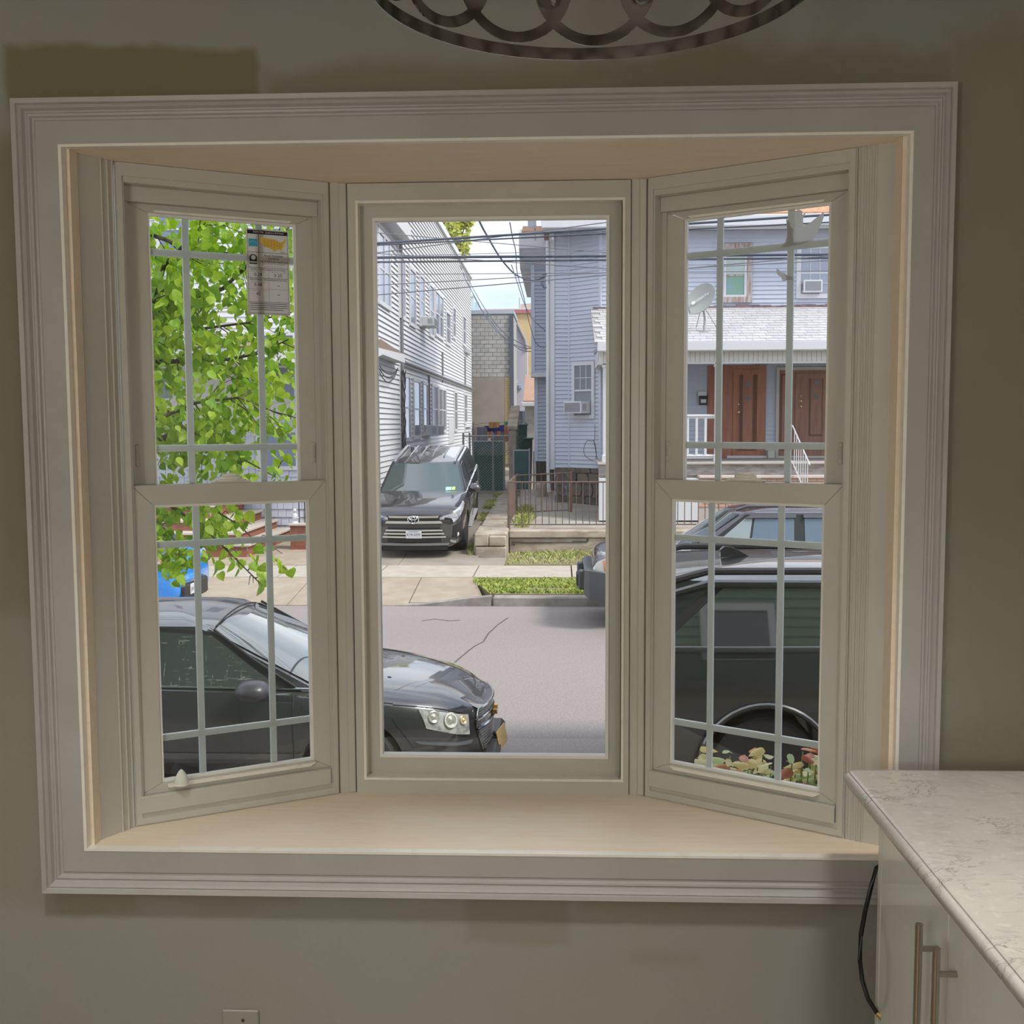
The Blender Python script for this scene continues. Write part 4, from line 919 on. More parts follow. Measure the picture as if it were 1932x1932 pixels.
def rail(root, p, q, h, step, name='railing', bar=.022, z_low=.10, thick=.035):
    p = Vector(p); q = Vector(q); b = MB(); r = thick
    for zz in (h, z_low): b.tube([p+Vector((0, 0, zz)), q+Vector((0, 0, zz))], r, 4)
    o = b.build(name, M_WTRIM, root); n = max(1, int((q-p).length/step)); b0 = None
    for k in range(1, n):
        c = p.lerp(q, k/n)
        if b0 is None: b0 = MB().box((-bar, -bar, z_low), (bar, bar, h)).build('baluster', M_WTRIM, o, local=True); b0.location = c-root.location
        else: dup(b0, c-root.location)
    return o
rail(bh, (PX0+.2, PY0+.03, zfl), (pw[0], PY0+.03, zfl), .98, .185, bar=.026, z_low=.12, thick=.05)
xr = 5.02
rail(bh, (xr, PY0-.05, .70), (xr+.10, 22.45, -.10), .82, .17, 'stair_railing', bar=.008, z_low=.06, thick=.018)
for k in range(4): MB().cbox((5.1, 22.45+.27*k, -.6), (7.2, PY0-.3, -.38+.2*k), .012).build('step', M_TREAD, bh)
# doors
M_DOOR = mat('red brown wood', (0.47, 0.185, 0.11), .5, c2=(0.40, 0.145, 0.085), scale=5, stretch=(3, 1, .4)); M_DOOR2 = mat('brown wood', (0.40, 0.19, 0.135), .55, c2=(0.32, 0.14, 0.095), scale=5, stretch=(3, 1, .4))
M_BRASS = mat('brass', (0.62, 0.50, 0.25), 0.3, 1.0)
def porch_door(x0, x1, y0, leaf, m, knobs, panels, diamonds=(), frame=None):
    a = on(MBF, x0, y0); c = on(MBF, x1, 859); zb_ = zfl
    d = MB().cbox((a[0], -.05, zb_), (c[0], .0, a[1]), .006, MBF).build('door', m, bh)
    l0 = on(MBF, leaf[0], 700)[0]; l1 = on(MBF, leaf[1], 700)[0]
    b = MB(); rect_frame(b, l0, l1, zb_+.01, a[1]-.10, .10, -.075, -.05, MBF, wb=.16, wt=.12); b.build('door_frame', m, d)
    for (p0, q0, p1, q1) in panels:
        A_ = on(MBF, p0, q0); C_ = on(MBF, p1, q1); b = MB(); rect_frame(b, A_[0], C_[0], C_[1], A_[1], .03, -.068, -.05, MBF); b.build('panel_moulding', mat('dark door brown', (0.17, 0.065, 0.04), .6), d)  # mouldings coloured a darker brown than the door
    for px, py in diamonds:
        e = on(MBF, px, py); MB().prism([(e[0], e[1]-.07), (e[0]+.075, e[1]), (e[0], e[1]+.07), (e[0]-.075, e[1])], -.062, -.045, 'y', MBF).build('diamond_pane', mat('dark door glass', (0.06, 0.05, 0.055), .1), d)
    for px, py, rr in knobs:
        e = on(MBF, px, py); MB().lathe([(rr, 0), (rr, .02), (rr*.5, .03), (rr*.9, .05), (rr*.7, .075), (.002, .08)], 14, MBF @ Matrix.Translation((e[0], -.07, e[1])) @ Matrix.Rotation(PI/2, 4, 'X')).build('knob', M_BRASS, d, smooth=True)
    return d
porch_door(1335, 1443, 690, (1383, 1436), M_DOOR, ((1392, 763, .025), (1392, 778, .032)), ((1388, 700, 1396, 850), (1399, 700, 1421, 850), (1424, 700, 1432, 850)), ((1411, 726), (1411, 751)))
porch_door(1468, 1562, 697, (1500, 1560), M_DOOR2, ((1509, 747, .024), (1509, 757, .03), (1509, 767, .03)), ((1527, 708, 1552, 822), (1473, 706, 1485, 850)), ((1540, 722), (1539, 748)))
a = on(MBF, 1464, 693); c = on(MBF, 1566, 862); b = MB(); rect_frame(b, a[0], c[0], zfl-.02, a[1], .07, -.085, .0, MBF); b.build('door_surround', mat('greige trim', (0.60, 0.57, 0.54), .6), bh)
a = on(MBF, 1370, 858); c = on(MBF, 1445, 862); MB().cbox((a[0], -.16, zfl), (c[0], 0, zfl+.06), .01, MBF).build('doorsill', M_WTRIM, bh)
e = on(MBF, 1434, 686); lettering('122-13', MBF @ Matrix(((1, 0, 0, e[0]), (0, 0, -1, -.025), (0, 1, 0, e[1]), (0, 0, 0, 1))), .10, .36, mat('dark numerals', (0.10, 0.10, 0.11), .5), bh, 'house_number', .002)
a = on(MBF, 1317, 741); c = on(MBF, 1334, 764)
mb = thing('mailbox', MBF @ Vector(((a[0]+c[0])/2, 0, c[1])), 'black wall mailbox stuffed with papers beside the brown porch door', 'mailbox')
MB().cbox((a[0]+.02, -.12, c[1]), (c[0], -.02, c[1]+.19), .012, MBF).build('body', mat('black iron', (0.02, 0.02, 0.025), 0.5), mb)
MB().cbox((a[0]+.01, -.13, c[1]+.185), (c[0]+.01, -.015, c[1]+.215), .01, MBF).build('lid', mat('black iron', (0.02, 0.02, 0.025), 0.5), mb)
MB().box((a[0]-.01, -.10, c[1]+.20), (c[0]-.03, -.07, c[1]+.31), MBF).box((a[0]+.05, -.127, c[1]+.05), (c[0]-.04, -.121, c[1]+.13), MBF).build('papers', M_WTRIM, mb)
e = on(MBF, 1451, 851); mt = thing('milk_crate', (MBF @ Vector((e[0], -.3, 0))).xy[:] + (zfl,), 'small cream box on the porch floor between the two brown doors', 'box')
MB().cbox((e[0]-.07, -.25, zfl), (e[0]+.09, -.08, zfl+.18), .01, MBF).build('body', mat('cream box', (0.62, 0.62, 0.52), .6), mt); MB().cbox((e[0]-.08, -.26, zfl+.17), (e[0]+.10, -.07, zfl+.195), .006, MBF).build('lid', mat('cream box', (0.62, 0.62, 0.52), .6), mt)
# ================================================================== CARS
def hermite(tab, x):
    """smooth interpolation of a table [(x, a, b, ...)]"""
    n = len(tab)
    if x <= tab[0][0]: return list(tab[0][1:])
    if x >= tab[-1][0]: return list(tab[-1][1:])
    i = max(k for k in range(n-1) if tab[k][0] <= x)
    p, q = tab[i], tab[i+1]; h = q[0]-p[0]; t = (x-p[0])/h; out = []
    for c in range(1, len(p)):
        d = (q[c]-p[c])/h
        m0 = d if i == 0 else .5*(d+(p[c]-tab[i-1][c])/(p[0]-tab[i-1][0])); m1 = d if i == n-2 else .5*(d+(tab[i+2][c]-q[c])/(tab[i+2][0]-q[0]))
        if i > 0 and (p[c]-tab[i-1][c])*(q[c]-p[c]) <= 0: m0 = 0
        if i < n-2 and (tab[i+2][c]-q[c])*(q[c]-p[c]) <= 0: m1 = 0
        out.append((2*t**3-3*t*t+1)*p[c] + (t**3-2*t*t+t)*h*m0 + (-2*t**3+3*t*t)*q[c] + (t**3-t*t)*h*m1)
    return out
SEC = [(0, 0, 0), (.80, 0, 0), (.95, .10, 0), (.99, .38, 0), (1.0, .64, 0), (.985, .87, 0), (.955, 1, 0), (.90, 1, .40), (.76, 1, .74), (.42, 1, .95), (0, 1, 1)]
M_TIRE = mat('tire rubber', (0.015, 0.015, 0.016), .75); M_ALLOY = mat('alloy', (0.50, 0.50, 0.52), .3, .9); M_CHROME = mat('car chrome', (0.75, 0.76, 0.78), .12, 1.0)
M_CARGL = mat('car glass', (0.020, 0.026, 0.026), .03, spec=1.0); M_CARGL.node_tree.nodes['Principled BSDF'].inputs['IOR'].default_value = 2.0; M_BLACKP = mat('black plastic', (0.015, 0.015, 0.017), .45); M_LENS = mat('headlight lens', (0.55, 0.56, 0.52), .08, c2=(0.25, 0.26, 0.25), scale=14, coat=1)
class Car:
    def __init__(s, name, label, loc, rot, tab, cab, paint, wheels=None, bow=.10, group='parked cars', glass=None):
        s.root = thing(name, loc, label, 'car', group); s.root.rotation_euler = rot; s.tab = tab; s.cab = cab; s.paint = paint; s.bow = bow
        L = tab[-1][0]; b = MB(); rings = []
        N = 56
        for i in range(N+1):
            x = L*(i/N); x = L*(.5-.5*math.cos(PI*i/N))*.6 + x*.4
            P = [s.P(x, k) for k in range(len(SEC))]
            rings.append([tuple(p) for p in P] + [(p[0], -p[1], p[2]) for p in reversed(P[1:-1])])
        b.loft(rings); s.body = b.build('body', paint, s.root, smooth=True, sharp=40, local=True)
        if wheels:
            r, arch, xs, half = wheels
            cut = MB()
            for x in xs:
                for sg in (-1, 1):
                    cut.prism([(x+arch*math.cos(2*PI*k/40), r+arch*math.sin(2*PI*k/40)) for k in range(40)], sg*(half-.34), sg*(half+.3), 'y')
            co = cut.build('cut', None, s.root, local=True); m = s.body.modifiers.new('b', 'BOOLEAN'); m.operation = 'DIFFERENCE'; m.solver = 'EXACT'; m.object = co
            bpy.context.view_layer.update()
            me = bpy.data.meshes.new_from_object(s.body.evaluated_get(bpy.context.evaluated_depsgraph_get())); s.body.modifiers.clear(); old = s.body.data; s.body.data = me; me.name = 'body'; bpy.data.meshes.remove(old); bpy.data.objects.remove(co)
            me.polygons.foreach_set('use_smooth', [True]*len(me.polygons)); me.set_sharp_from_angle(angle=math.radians(35))
            t0 = None
            for x in xs:
                for sg in (-1, 1):
                    if t0 is None:
                        t0 = MB().lathe([(r*.62, -.10), (r*.80, -.112), (r*.95, -.10), (r, -.07), (r, .07), (r*.95, .10), (r*.80, .112), (r*.62, .10)], 36, Matrix.Rotation(PI/2, 4, 'X')).build('wheel', M_TIRE, s.root, smooth=True, local=True)
                        rb = MB().lathe([(r*.66, -.085), (r*.62, -.07), (r*.62, .07), (r*.66, .085)], 36, Matrix.Rotation(PI/2, 4, 'X'))
                        for k in range(5):
                            a = 2*PI*k/5
                            for fy in (-.085,):
                                R_ = Matrix.Rotation(a, 4, 'Y'); rb.prism([(-.035, 0), (.035, 0), (.05, r*.64), (-.05, r*.64)], fy, fy+.03, 'y', R_)
                                rb.prism([(-.035, 0), (.035, 0), (.05, r*.64), (-.05, r*.64)], .055, .085, 'y', R_)
                        rb.lathe([(.07, -.09), (.07, .09)], 20, Matrix.Rotation(PI/2, 4, 'X'))
                        rim = rb.build('rim', M_ALLOY, t0, smooth=True, local=True); w = t0
                    else:
                        w = dup(t0); dup(rim, parent=w)
                    w.location = (x, sg*(half-.13), r)
        x0, x1, x2, x3, zb, zh, wb, wt, crown, bw = cab
        s.zb, s.zh = zb, zh
        b = MB(); rings = []
        ts = [-.06, 0, .15, .3, .45, .6, .75, .9, 1.0]
        for t in ts: rings.append([s.cabin_xy(t, k) for k in range(s.NR)])
        top = rings[-1]; cx = (x1+x2)/2
        for f in (.985, .95, .88, .75, .55, .3, .1):
            rings.append([(cx+(p[0]-cx)*f, p[1]*f, zh+crown*(1-f**2.2)) for p in top])
        b.loft(rings); s.cabin = b.build('cabin_roof', paint, s.root, smooth=True, sharp=50, local=True)
        s.gl = glass or M_CARGL
    NR = 56
    def cabin_xy(s, t, k, out=0.0):
        x0, x1, x2, x3, zb, zh, wb, wt, crown, bw = s.cab
        xf = x0+(x1-x0)*t; xr = x3+(x2-x3)*t; w = wb+(wt-wb)*t + out; z = zb+(zh-zb)*t
        k = k % 56
        if k < 14: q = k/14*2-1; y = q*w; x = xf + bw*q*q - out
        elif k < 28: q = (k-14)/14; x = xf+bw + (xr-bw*.6-xf-bw)*q; y = w*(1 - .05*(2*q-1)**4*0) 
        elif k < 42: q = 1-(k-28)/14*2; y = q*w; x = xr - bw*.6*q*q + out
        else: q = 1-(k-42)/14; x = xf+bw + (xr-bw*.6-xf-bw)*q; y = -w
        return (x, y, z)
    def P(s, x, k):
        w, zb, zs, zt = hermite(s.tab, x); i = min(int(k), len(SEC)-2); f = k-i; a, c = SEC[i], SEC[i+1]
        y = (a[0]+(c[0]-a[0])*f)*w; z = zb+(zs-zb)*(a[1]+(c[1]-a[1])*f) + (zt-zs)*(a[2]+(c[2]-a[2])*f)
        return Vector((x, y, z))
    def top(s, x, y):
        w, zb, zs, zt = hermite(s.tab, x); q = min(abs(y)/w, .955); T = [(0, 1), (.42, .95), (.76, .74), (.90, .40), (.955, 0)]
        for (a, c), (d, e) in zip(T, T[1:]):
            if q <= d: return zs+(zt-zs)*(c+(e-c)*(q-a)/(d-a))
        return zs
    def N(s, x, k):
        e = .02; dx = s.P(x+e, k)-s.P(x-e, k); dk = s.P(x, min(k+e, 9.98))-s.P(x, k-e); n = dx.cross(dk); n.normalize()
        if n.y < 0 and k < 9: n = -n
        if k >= 9 and n.z < 0: n = -n
        return n
    def patch(s, name, quad, m, side=1, out=.008, nu=8, nv=5, parent=None, thick=.004):
        """panel on the body between four (x, k) corners; built with its own thickness"""
        def q(u, v):
            a = [quad[0][i]*(1-u)*(1-v)+quad[1][i]*u*(1-v)+quad[2][i]*u*v+quad[3][i]*(1-u)*v for i in (0, 1)]
            return s.P(*a), s.N(*a)
        G = [[q(i/nu, j/nv) for i in range(nu+1)] for j in range(nv+1)]
        b = MB(); vs = []; fs = []; W_ = nu+1
        for o in (out, -thick):
            for row in G:
                for p, n in row:
                    r = p+n*o; vs.append((r.x, r.y*side, r.z))
        T = W_*(nv+1)
        for j in range(nv):
            for i in range(nu):
                a = j*W_+i; fs.append((a, a+1, a+W_+1, a+W_)); fs.append((T+a, T+a+W_, T+a+W_+1, T+a+1))
        edge = [i for i in range(W_)] + [j*W_+nu for j in range(1, nv+1)] + [nv*W_+i for i in range(nu-1, -1, -1)] + [j*W_ for j in range(nv-1, 0, -1)]
        for a, c in zip(edge, edge[1:]+edge[:1]): fs.append((a, c, T+c, T+a))
        b.add(vs, fs); return b.build(name, m, parent or s.root, smooth=True, sharp=30, local=True)
    def seam(s, pts, side=1, w=.006, name='seam', m=None):
        b = MB(); n = len(pts)
        b.tube([(lambda p, nn: (p.x+nn.x*.001, (p.y+nn.y*.001)*side, p.z+nn.z*.001))(s.P(*q), s.N(*q)) for q in pts], w, 5)
        return b.build(name, m or M_BLACKP, s.root, local=True)
    def front_glass(s, name, t0=.05, t1=.95, q=.93, rear=False, m=None, out=.008):
        b = MB(); vs = []; nu, nv = 14, 5; k0 = 35 if rear else 7
        x0, x1, x2, x3, zb, zh, wb, wt, crown, bw = s.cab
        nx, nz = ((x3-x2), (zh-zb)) if False else ((zh-zb), 0); 
        dxx, dzz = ((x2-x3) if rear else (x1-x0)), zh-zb; L = math.hypot(dxx, dzz)
        off = Vector(((dzz/L if rear else -dzz/L), 0, abs(dxx)/L))*out
        for j in range(nv+1):
            t = t0+(t1-t0)*j/nv
            for i in range(nu+1):
                qq = (i/nu*2-1)*q; kk = (35 - qq*7) if rear else (7 + qq*7); kk = min(max(kk, 28.001 if rear else 0), 41.99 if rear else 13.99)
                p = Vector(s.cabin_xy(t, kk)); vs.append(p+off)
        fs = [(j*(nu+1)+i, j*(nu+1)+i+1, (j+1)*(nu+1)+i+1, (j+1)*(nu+1)+i) for j in range(nv) for i in range(nu)]
        T = len(vs); vs += [v-off*1.4 for v in vs]; fs += [tuple(T+i for i in reversed(f)) for f in fs]
        b.add(vs, fs); return b.build(name, m or s.gl, s.root, smooth=True, local=True)
    def side_poly(s, name, poly, m, side=1, out=.008, parent=None, thick=.012):
        x0, x1, x2, x3, zb, zh, wb, wt, crown, bw = s.cab
        b = MB(); n = len(poly)
        def pp(x, z, o): t = (z-zb)/(zh-zb); return (x, side*(wb+(wt-wb)*t+o), z)
        vs = [pp(x, z, out) for x, z in poly]+[pp(x, z, out-thick) for x, z in poly]
        fs = [tuple(range(n)), tuple(range(2*n-1, n-1, -1))]+[(i, (i+1) % n, n+(i+1) % n, n+i) for i in range(n)]
        b.add(vs, fs); return b.build(name, m, parent or s.root, local=True)
    def mirror(s, x, y, z, side, m, sx=.10, sy=.125, sz=.085):
        b = MB(); rings = []
        for i in range(9):
            t = i/8; xx = -sx+2*sx*t; f = max(.12, math.sqrt(max(0, 1-abs(2*t-1)**2.6)))
            rings.append([(x+xx, side*(y+sy*f*math.cos(a)), z+sz*f*math.sin(a)) for a in [2*PI*k/18 for k in range(18)]])
        b.loft(rings); o = b.build('wing_mirror', m, s.root, smooth=True, sharp=60, local=True)
        MB().tube([(x+.02, side*(y-sy*1.3), z-.06), (x+.01, side*(y-.03), z-.02)], .028, 8).build('mirror_arm', M_BLACKP, o, local=True)
        return o
    def plate(s, x, y, z, text, w=.305, h=.152, face=-1, m=None, ink=None, tilt=0, parent=None):
        p = MB().cbox((x-.008, y-w/2, z-h/2), (x+.002, y+w/2, z+h/2), .004).build('license_plate', m or mat('white plate', (0.75, 0.76, 0.78), .4), s.root, local=True)
        M = Matrix(((0, 0, face, x-.009 if face < 0 else x+.003), (face, 0, 0, y), (0, 1, 0, z), (0, 0, 0, 1)))
        if text: lettering(text, M @ Matrix.Translation((0, -.005, 0)), .075, w*.84, ink or mat('plate navy', (0.05, 0.06, 0.16), .4), p, 'lettering', .001, local=True)
        b = MB().box((x-.0095, y-w*.3, z+h*.36), (x-.007, y+w*.3, z+h*.42)); b.build('plate_strip', mat('plate navy', (0.05, 0.06, 0.16), .4), p, local=True)
        return p
def paint(name, c, c2=None):
    m = mat(name, c, .30, .25, c2=c2, scale=2, coat=1.0); m.node_tree.nodes['Principled BSDF'].inputs['Coat IOR'].default_value = 1.85; return m
# ---------------------------------------------------------------- 1: dark sedan, nose to the right, close to the window
P_SED = paint('charcoal paint', (0.030, 0.032, 0.037))
sed_tab = [(0, .24, .34, .585, .625), (.03, .36, .27, .612, .66), (.09, .49, .23, .638, .705), (.18, .61, .21, .665, .76), (.30, .70, .20, .70, .81), (.48, .79, .20, .74, .855), (.72, .85, .20, .785, .895), (.95, .885, .20, .815, .925), (1.25, .89, .2, .85, .95), (1.7, .895, .2, .875, .92), (3.0, .895, .2, .91, .93), (3.9, .88, .2, .94, .99), (4.3, .83, .26, .92, 1.0), (4.5, .77, .32, .87, .94), (4.6, .64, .45, .76, .82)]
sed = Car('sedan', 'dark grey sedan parked close outside, its hood in the center window', (-.555, 8.62, ZR), (0, 0, PI), sed_tab,
          (1.02, 1.99, 3.20, 4.05, .87, 1.33, .80, .64, .09, .16), P_SED, (.325, .375, (.95, 3.63), .89))
s = sed
s.front_glass('windshield', .04, .95, .95, m=mat('bright windshield', (0.05, 0.065, 0.065), .02, spec=1.0, coat=1)); s.front_glass('rear_window', .06, .94, .9, rear=True)
film = mat('taped film glass', (0.045, 0.055, 0.05), .22, spec=.8)
def film_mat():
    nt = film.node_tree; b = nt.nodes['Principled BSDF']; v = coords(nt, 'Object')
    f = math_n(nt, 'MAXIMUM', ramp(nt, noise(nt, coords(nt, 'Object', (1, 1, 9)), 7, 5, .7, .4), .60, .70), ramp(nt, noise(nt, coords(nt, 'Object', (7, 1, 1)), 6, 5, .7, .4), .62, .70))
    nt.links.new(mix_rgb(nt, math_n(nt, 'MULTIPLY', f, .6), (.045, .055, .05), (.50, .52, .48)), b.inputs['Base Color'])
    nt.links.new(bump(nt, noise(nt, v, 9, 4), .25, .02), b.inputs['Normal'])
film_mat()
for sd in (1, -1):
    s.side_poly('window_trim', [(1.34, .885), (2.02, 1.295), (2.5, 1.325), (3.2, 1.305), (3.78, 1.0), (3.7, .91)], M_BLACKP, sd, .004)
    s.side_poly('window', [(1.50, .905), (2.03, 1.265), (2.46, 1.295), (2.50, .915)], film if sd == 1 else M_CARGL, sd, .010)
    s.side_poly('window', [(2.56, .915), (2.53, 1.295), (3.16, 1.278), (3.35, 1.18), (3.35, .93)], M_CARGL, sd, .010)
    s.mirror(1.64, .99, .925, sd, mat('mirror grey', (0.06, 0.06, 0.07), .35), .130, .12, .082)
    s.patch('headlight', [(.12, 4.0), (.42, 4.5), (.48, 6.0), (.13, 5.9)], M_LENS, sd, .006, 14, 6)
    for xx, kk, rr, mm in ((.25, 5.15, .058, mat('reflector', (0.80, 0.78, 0.66), .12, .6)), (.37, 5.35, .045, mat('reflector', (0.80, 0.78, 0.66), .12, .6)), (.165, 5.2, .034, mat('amber reflector', (0.75, 0.60, 0.35), .2, .3))):
        pp_ = s.P(xx, kk); nn_ = s.N(xx, kk); q_ = Vector((nn_.x, nn_.y*sd, nn_.z)).to_track_quat('Z', 'Y').to_matrix().to_4x4()
        MB().lathe([(rr, 0), (rr*1.02, .012), (rr*.9, .014), (rr*.55, .008), (rr*.3, .016), (.002, .02)], 20, Matrix.Translation((pp_.x, pp_.y*sd, pp_.z)) @ q_).build('headlight_bulb', mm, s.root, smooth=True, local=True)
    s.patch('bumper_blade', [(.10, 3.55), (.50, 3.75), (.47, 3.62), (.12, 3.35)], mat('blade grey', (0.20, 0.22, 0.26), .25, .5), sd, .012, 8, 3)
    s.seam([(1.38, k/4) for k in range(8, 27)], sd); s.seam([(2.52, k/4) for k in range(8, 27)], sd); s.seam([(.66+.62*t, 6.3-.2*t) for t in [j/12 for j in range(13)]], sd, .005)
    s.seam([(.16+.5*t, 6.15+.2*math.sin(t*PI)) for t in [j/12 for j in range(13)]], sd, .005); s.seam([(.66-.15*t, 4.9-1.5*t) for t in [j/8 for j in range(9)]], sd, .004)
    MB().cbox((2.50, sd*.885, .76), (2.70, sd*.925, .795), .01).build('door_handle', P_SED, s.root, local=True)
    MB().tube([(1.34, sd*(.806), .890), (1.7, sd*.745, 1.105), (2.02, sd*.655, 1.312)], .011, 6).build('pillar_trim', M_BLACKP, s.root, local=True)
    e = MB().tube([(1.2+1.9*t, sd*(.815-.0*t), .90+.02*t) for t in [j/8 for j in range(9)]], .009, 6).build('belt_trim', M_CHROME, s.root, local=True)
b = MB(); b.tube([(2.035, y, 1.365-.05*(y/.55)**2) for y in [-.55+1.1*j/14 for j in range(15)]], .007, 5); b.build('roof_seam', M_BLACKP, s.root, local=True)
# dual-port grille with mesh bars, frame and gold emblem
def arcx(y, b=.16, x0=-.012): return x0 + b*(y/.62)**2
def grille_bar(bm, z0, z1, w0, w1, r, x0, n=13):
    pass
def grille(root, x0, zs, w_top, w_bot, bow, bars, m_bar, frame_r=.012, name='grille'):
    z0, z1 = zs; b = MB(); rings = []; n = 16
    def pt(q, t, o=0): w = w_bot+(w_top-w_bot)*t; y = q*w; return (x0 - o + bow*(y/.62)**2 + (.05 if True else 0)*t*t*0, y, z0+(z1-z0)*t)
    bk = MB(); vs = [pt(i/n*2-1, j/4, -.015) for j in range(5) for i in range(n+1)]; bk.add(vs, [(j*(n+1)+i, j*(n+1)+i+1, (j+1)*(n+1)+i+1, (j+1)*(n+1)+i) for j in range(4) for i in range(n)])
    T = len(vs); bk.add([(v[0]+.03, v[1], v[2]) for v in vs], [(j*(n+1)+i, (j+1)*(n+1)+i, (j+1)*(n+1)+i+1, j*(n+1)+i+1) for j in range(4) for i in range(n)])
    g = bk.build(name, M_BLACKP, root, local=True)
    loop = [pt(i/n*2-1, 0, .004) for i in range(n+1)] + [pt(1, t, .004) for t in (.25, .5, .75)] + [pt(1-i/n*2, 1, .004) for i in range(n+1)] + [pt(-1, t, .004) for t in (.75, .5, .25)]
    MB().tube(loop+[loop[0], loop[1]], frame_r, 6).build('grille_frame', M_CHROME, g, smooth=True, local=True)
    b0 = None
    for k in range(bars):
        t = (k+1)/(bars+1); MB().tube([pt(i/n*2-1, t, -.003) for i in range(n+1)], .006, 5).build('bar', m_bar, g, local=True)
    return g
M_BARG = mat('grille bar grey', (0.35, 0.36, 0.38), .35, .7)
grille(s.root, -.024, (.585, .660), .44, .47, .165, 3, M_BARG, .010)
grille(s.root, -.030, (.30, .515), .47, .34, .165, 8, M_BARG, .012)
MB().loft([[(-.030+.165*(y/.62)**2, y, z) for y in [-.48+.96*i/12 for i in range(13)]] for z in (.525, .575)], False, False).build('grille_band', P_SED, s.root, local=True)
gold = mat('gold emblem', (0.70, 0.42, 0.10), .3, .8)
em = MB().prism([(-.095, -.018), (-.03, -.018), (-.03, -.036), (.03, -.036), (.03, -.018), (.095, -.018), (.105, .018), (.03, .018), (.03, .036), (-.03, .036), (-.03, .018), (-.105, .018)], -.065, -.03, 'x', Matrix.Translation((0, 0, .55))).build('emblem', gold, s.root, local=True)
MB().cbox((-.006, -.15, -.076), (.0, .15, .076), .003).build('license_plate', mat('gold plate', (0.78, 0.50, 0.14), .4), s.root, Matrix.Translation((-.10, .05, .335)) @ Matrix.Rotation(math.radians(-9), 4, 'Z') @ Matrix.Rotation(math.radians(12), 4, 'Y'), local=True)
b = MB(); ya = [-.43+.86*i/14 for i in range(15)]
b.loft([[(-.026+.165*(y/.62)**2+o, y, z if z else max(.655, s.top(-.026+.165*(y/.62)**2+o, y)+.003)) for y in ya] for o, z in ((0, .66), (.012, .668), (.05, None), (.10, None), (.14, None))], False, False)
b.build('hood_lip', P_SED, s.root, smooth=True, sharp=60, local=True)
MB().tube([(-.09, .05, .34), (.06, .0, .38)], .02, 6).build('plate_bracket', M_BLACKP, s.root, local=True)
MB().cbox((-.10, -.55, .24), (.03, .55, .33), .03).build('front_lip', M_BLACKP, s.root, local=True)
for y in (-.38, .38): MB().lathe([(.02, 0), (.02, .006), (.004, .014)], 12, Matrix.Translation((.75, y, .885))).build('washer_jet', M_BLACKP, s.root, local=True)
# ---------------------------------------------------------------- 2: black family car in the driveway, facing the viewer
P_HI = paint('black plum paint', (0.030, 0.026, 0.034))
hi_tab = [(0, .70, .34, .80, .88), (.05, .80, .27, .88, .97), (.14, .87, .25, .95, 1.03), (.35, .925, .24, 1.00, 1.075), (.7, .95, .24, 1.04, 1.11), (1.15, .96, .24, 1.07, 1.14), (1.5, .962, .25, 1.09, 1.12), (3.4, .962, .26, 1.12, 1.14), (4.5, .94, .28, 1.12, 1.16), (4.78, .90, .34, 1.05, 1.1), (4.88, .80, .45, .9, .95)]
hc = atY(783, 1000, 20.95)
hi = Car('family_car', 'black plum sport utility vehicle facing the viewer in the driveway beside the white house', (hc.x, 20.9, zdrive(21.9)-.125), (0, -.125, PI/2), hi_tab,
         (1.12, 1.93, 4.3, 4.72, 1.05, 1.60, .90, .70, .10, .16), P_HI, (.37, .43, (.98, 3.77), .955))
s = hi
teal = mat('tinted windshield', (0.06, 0.085, 0.085), .02, spec=1.0, coat=1)
s.front_glass('windshield', .05, .95, .94, m=teal); s.front_glass('rear_window', .1, .9, .9, rear=True)
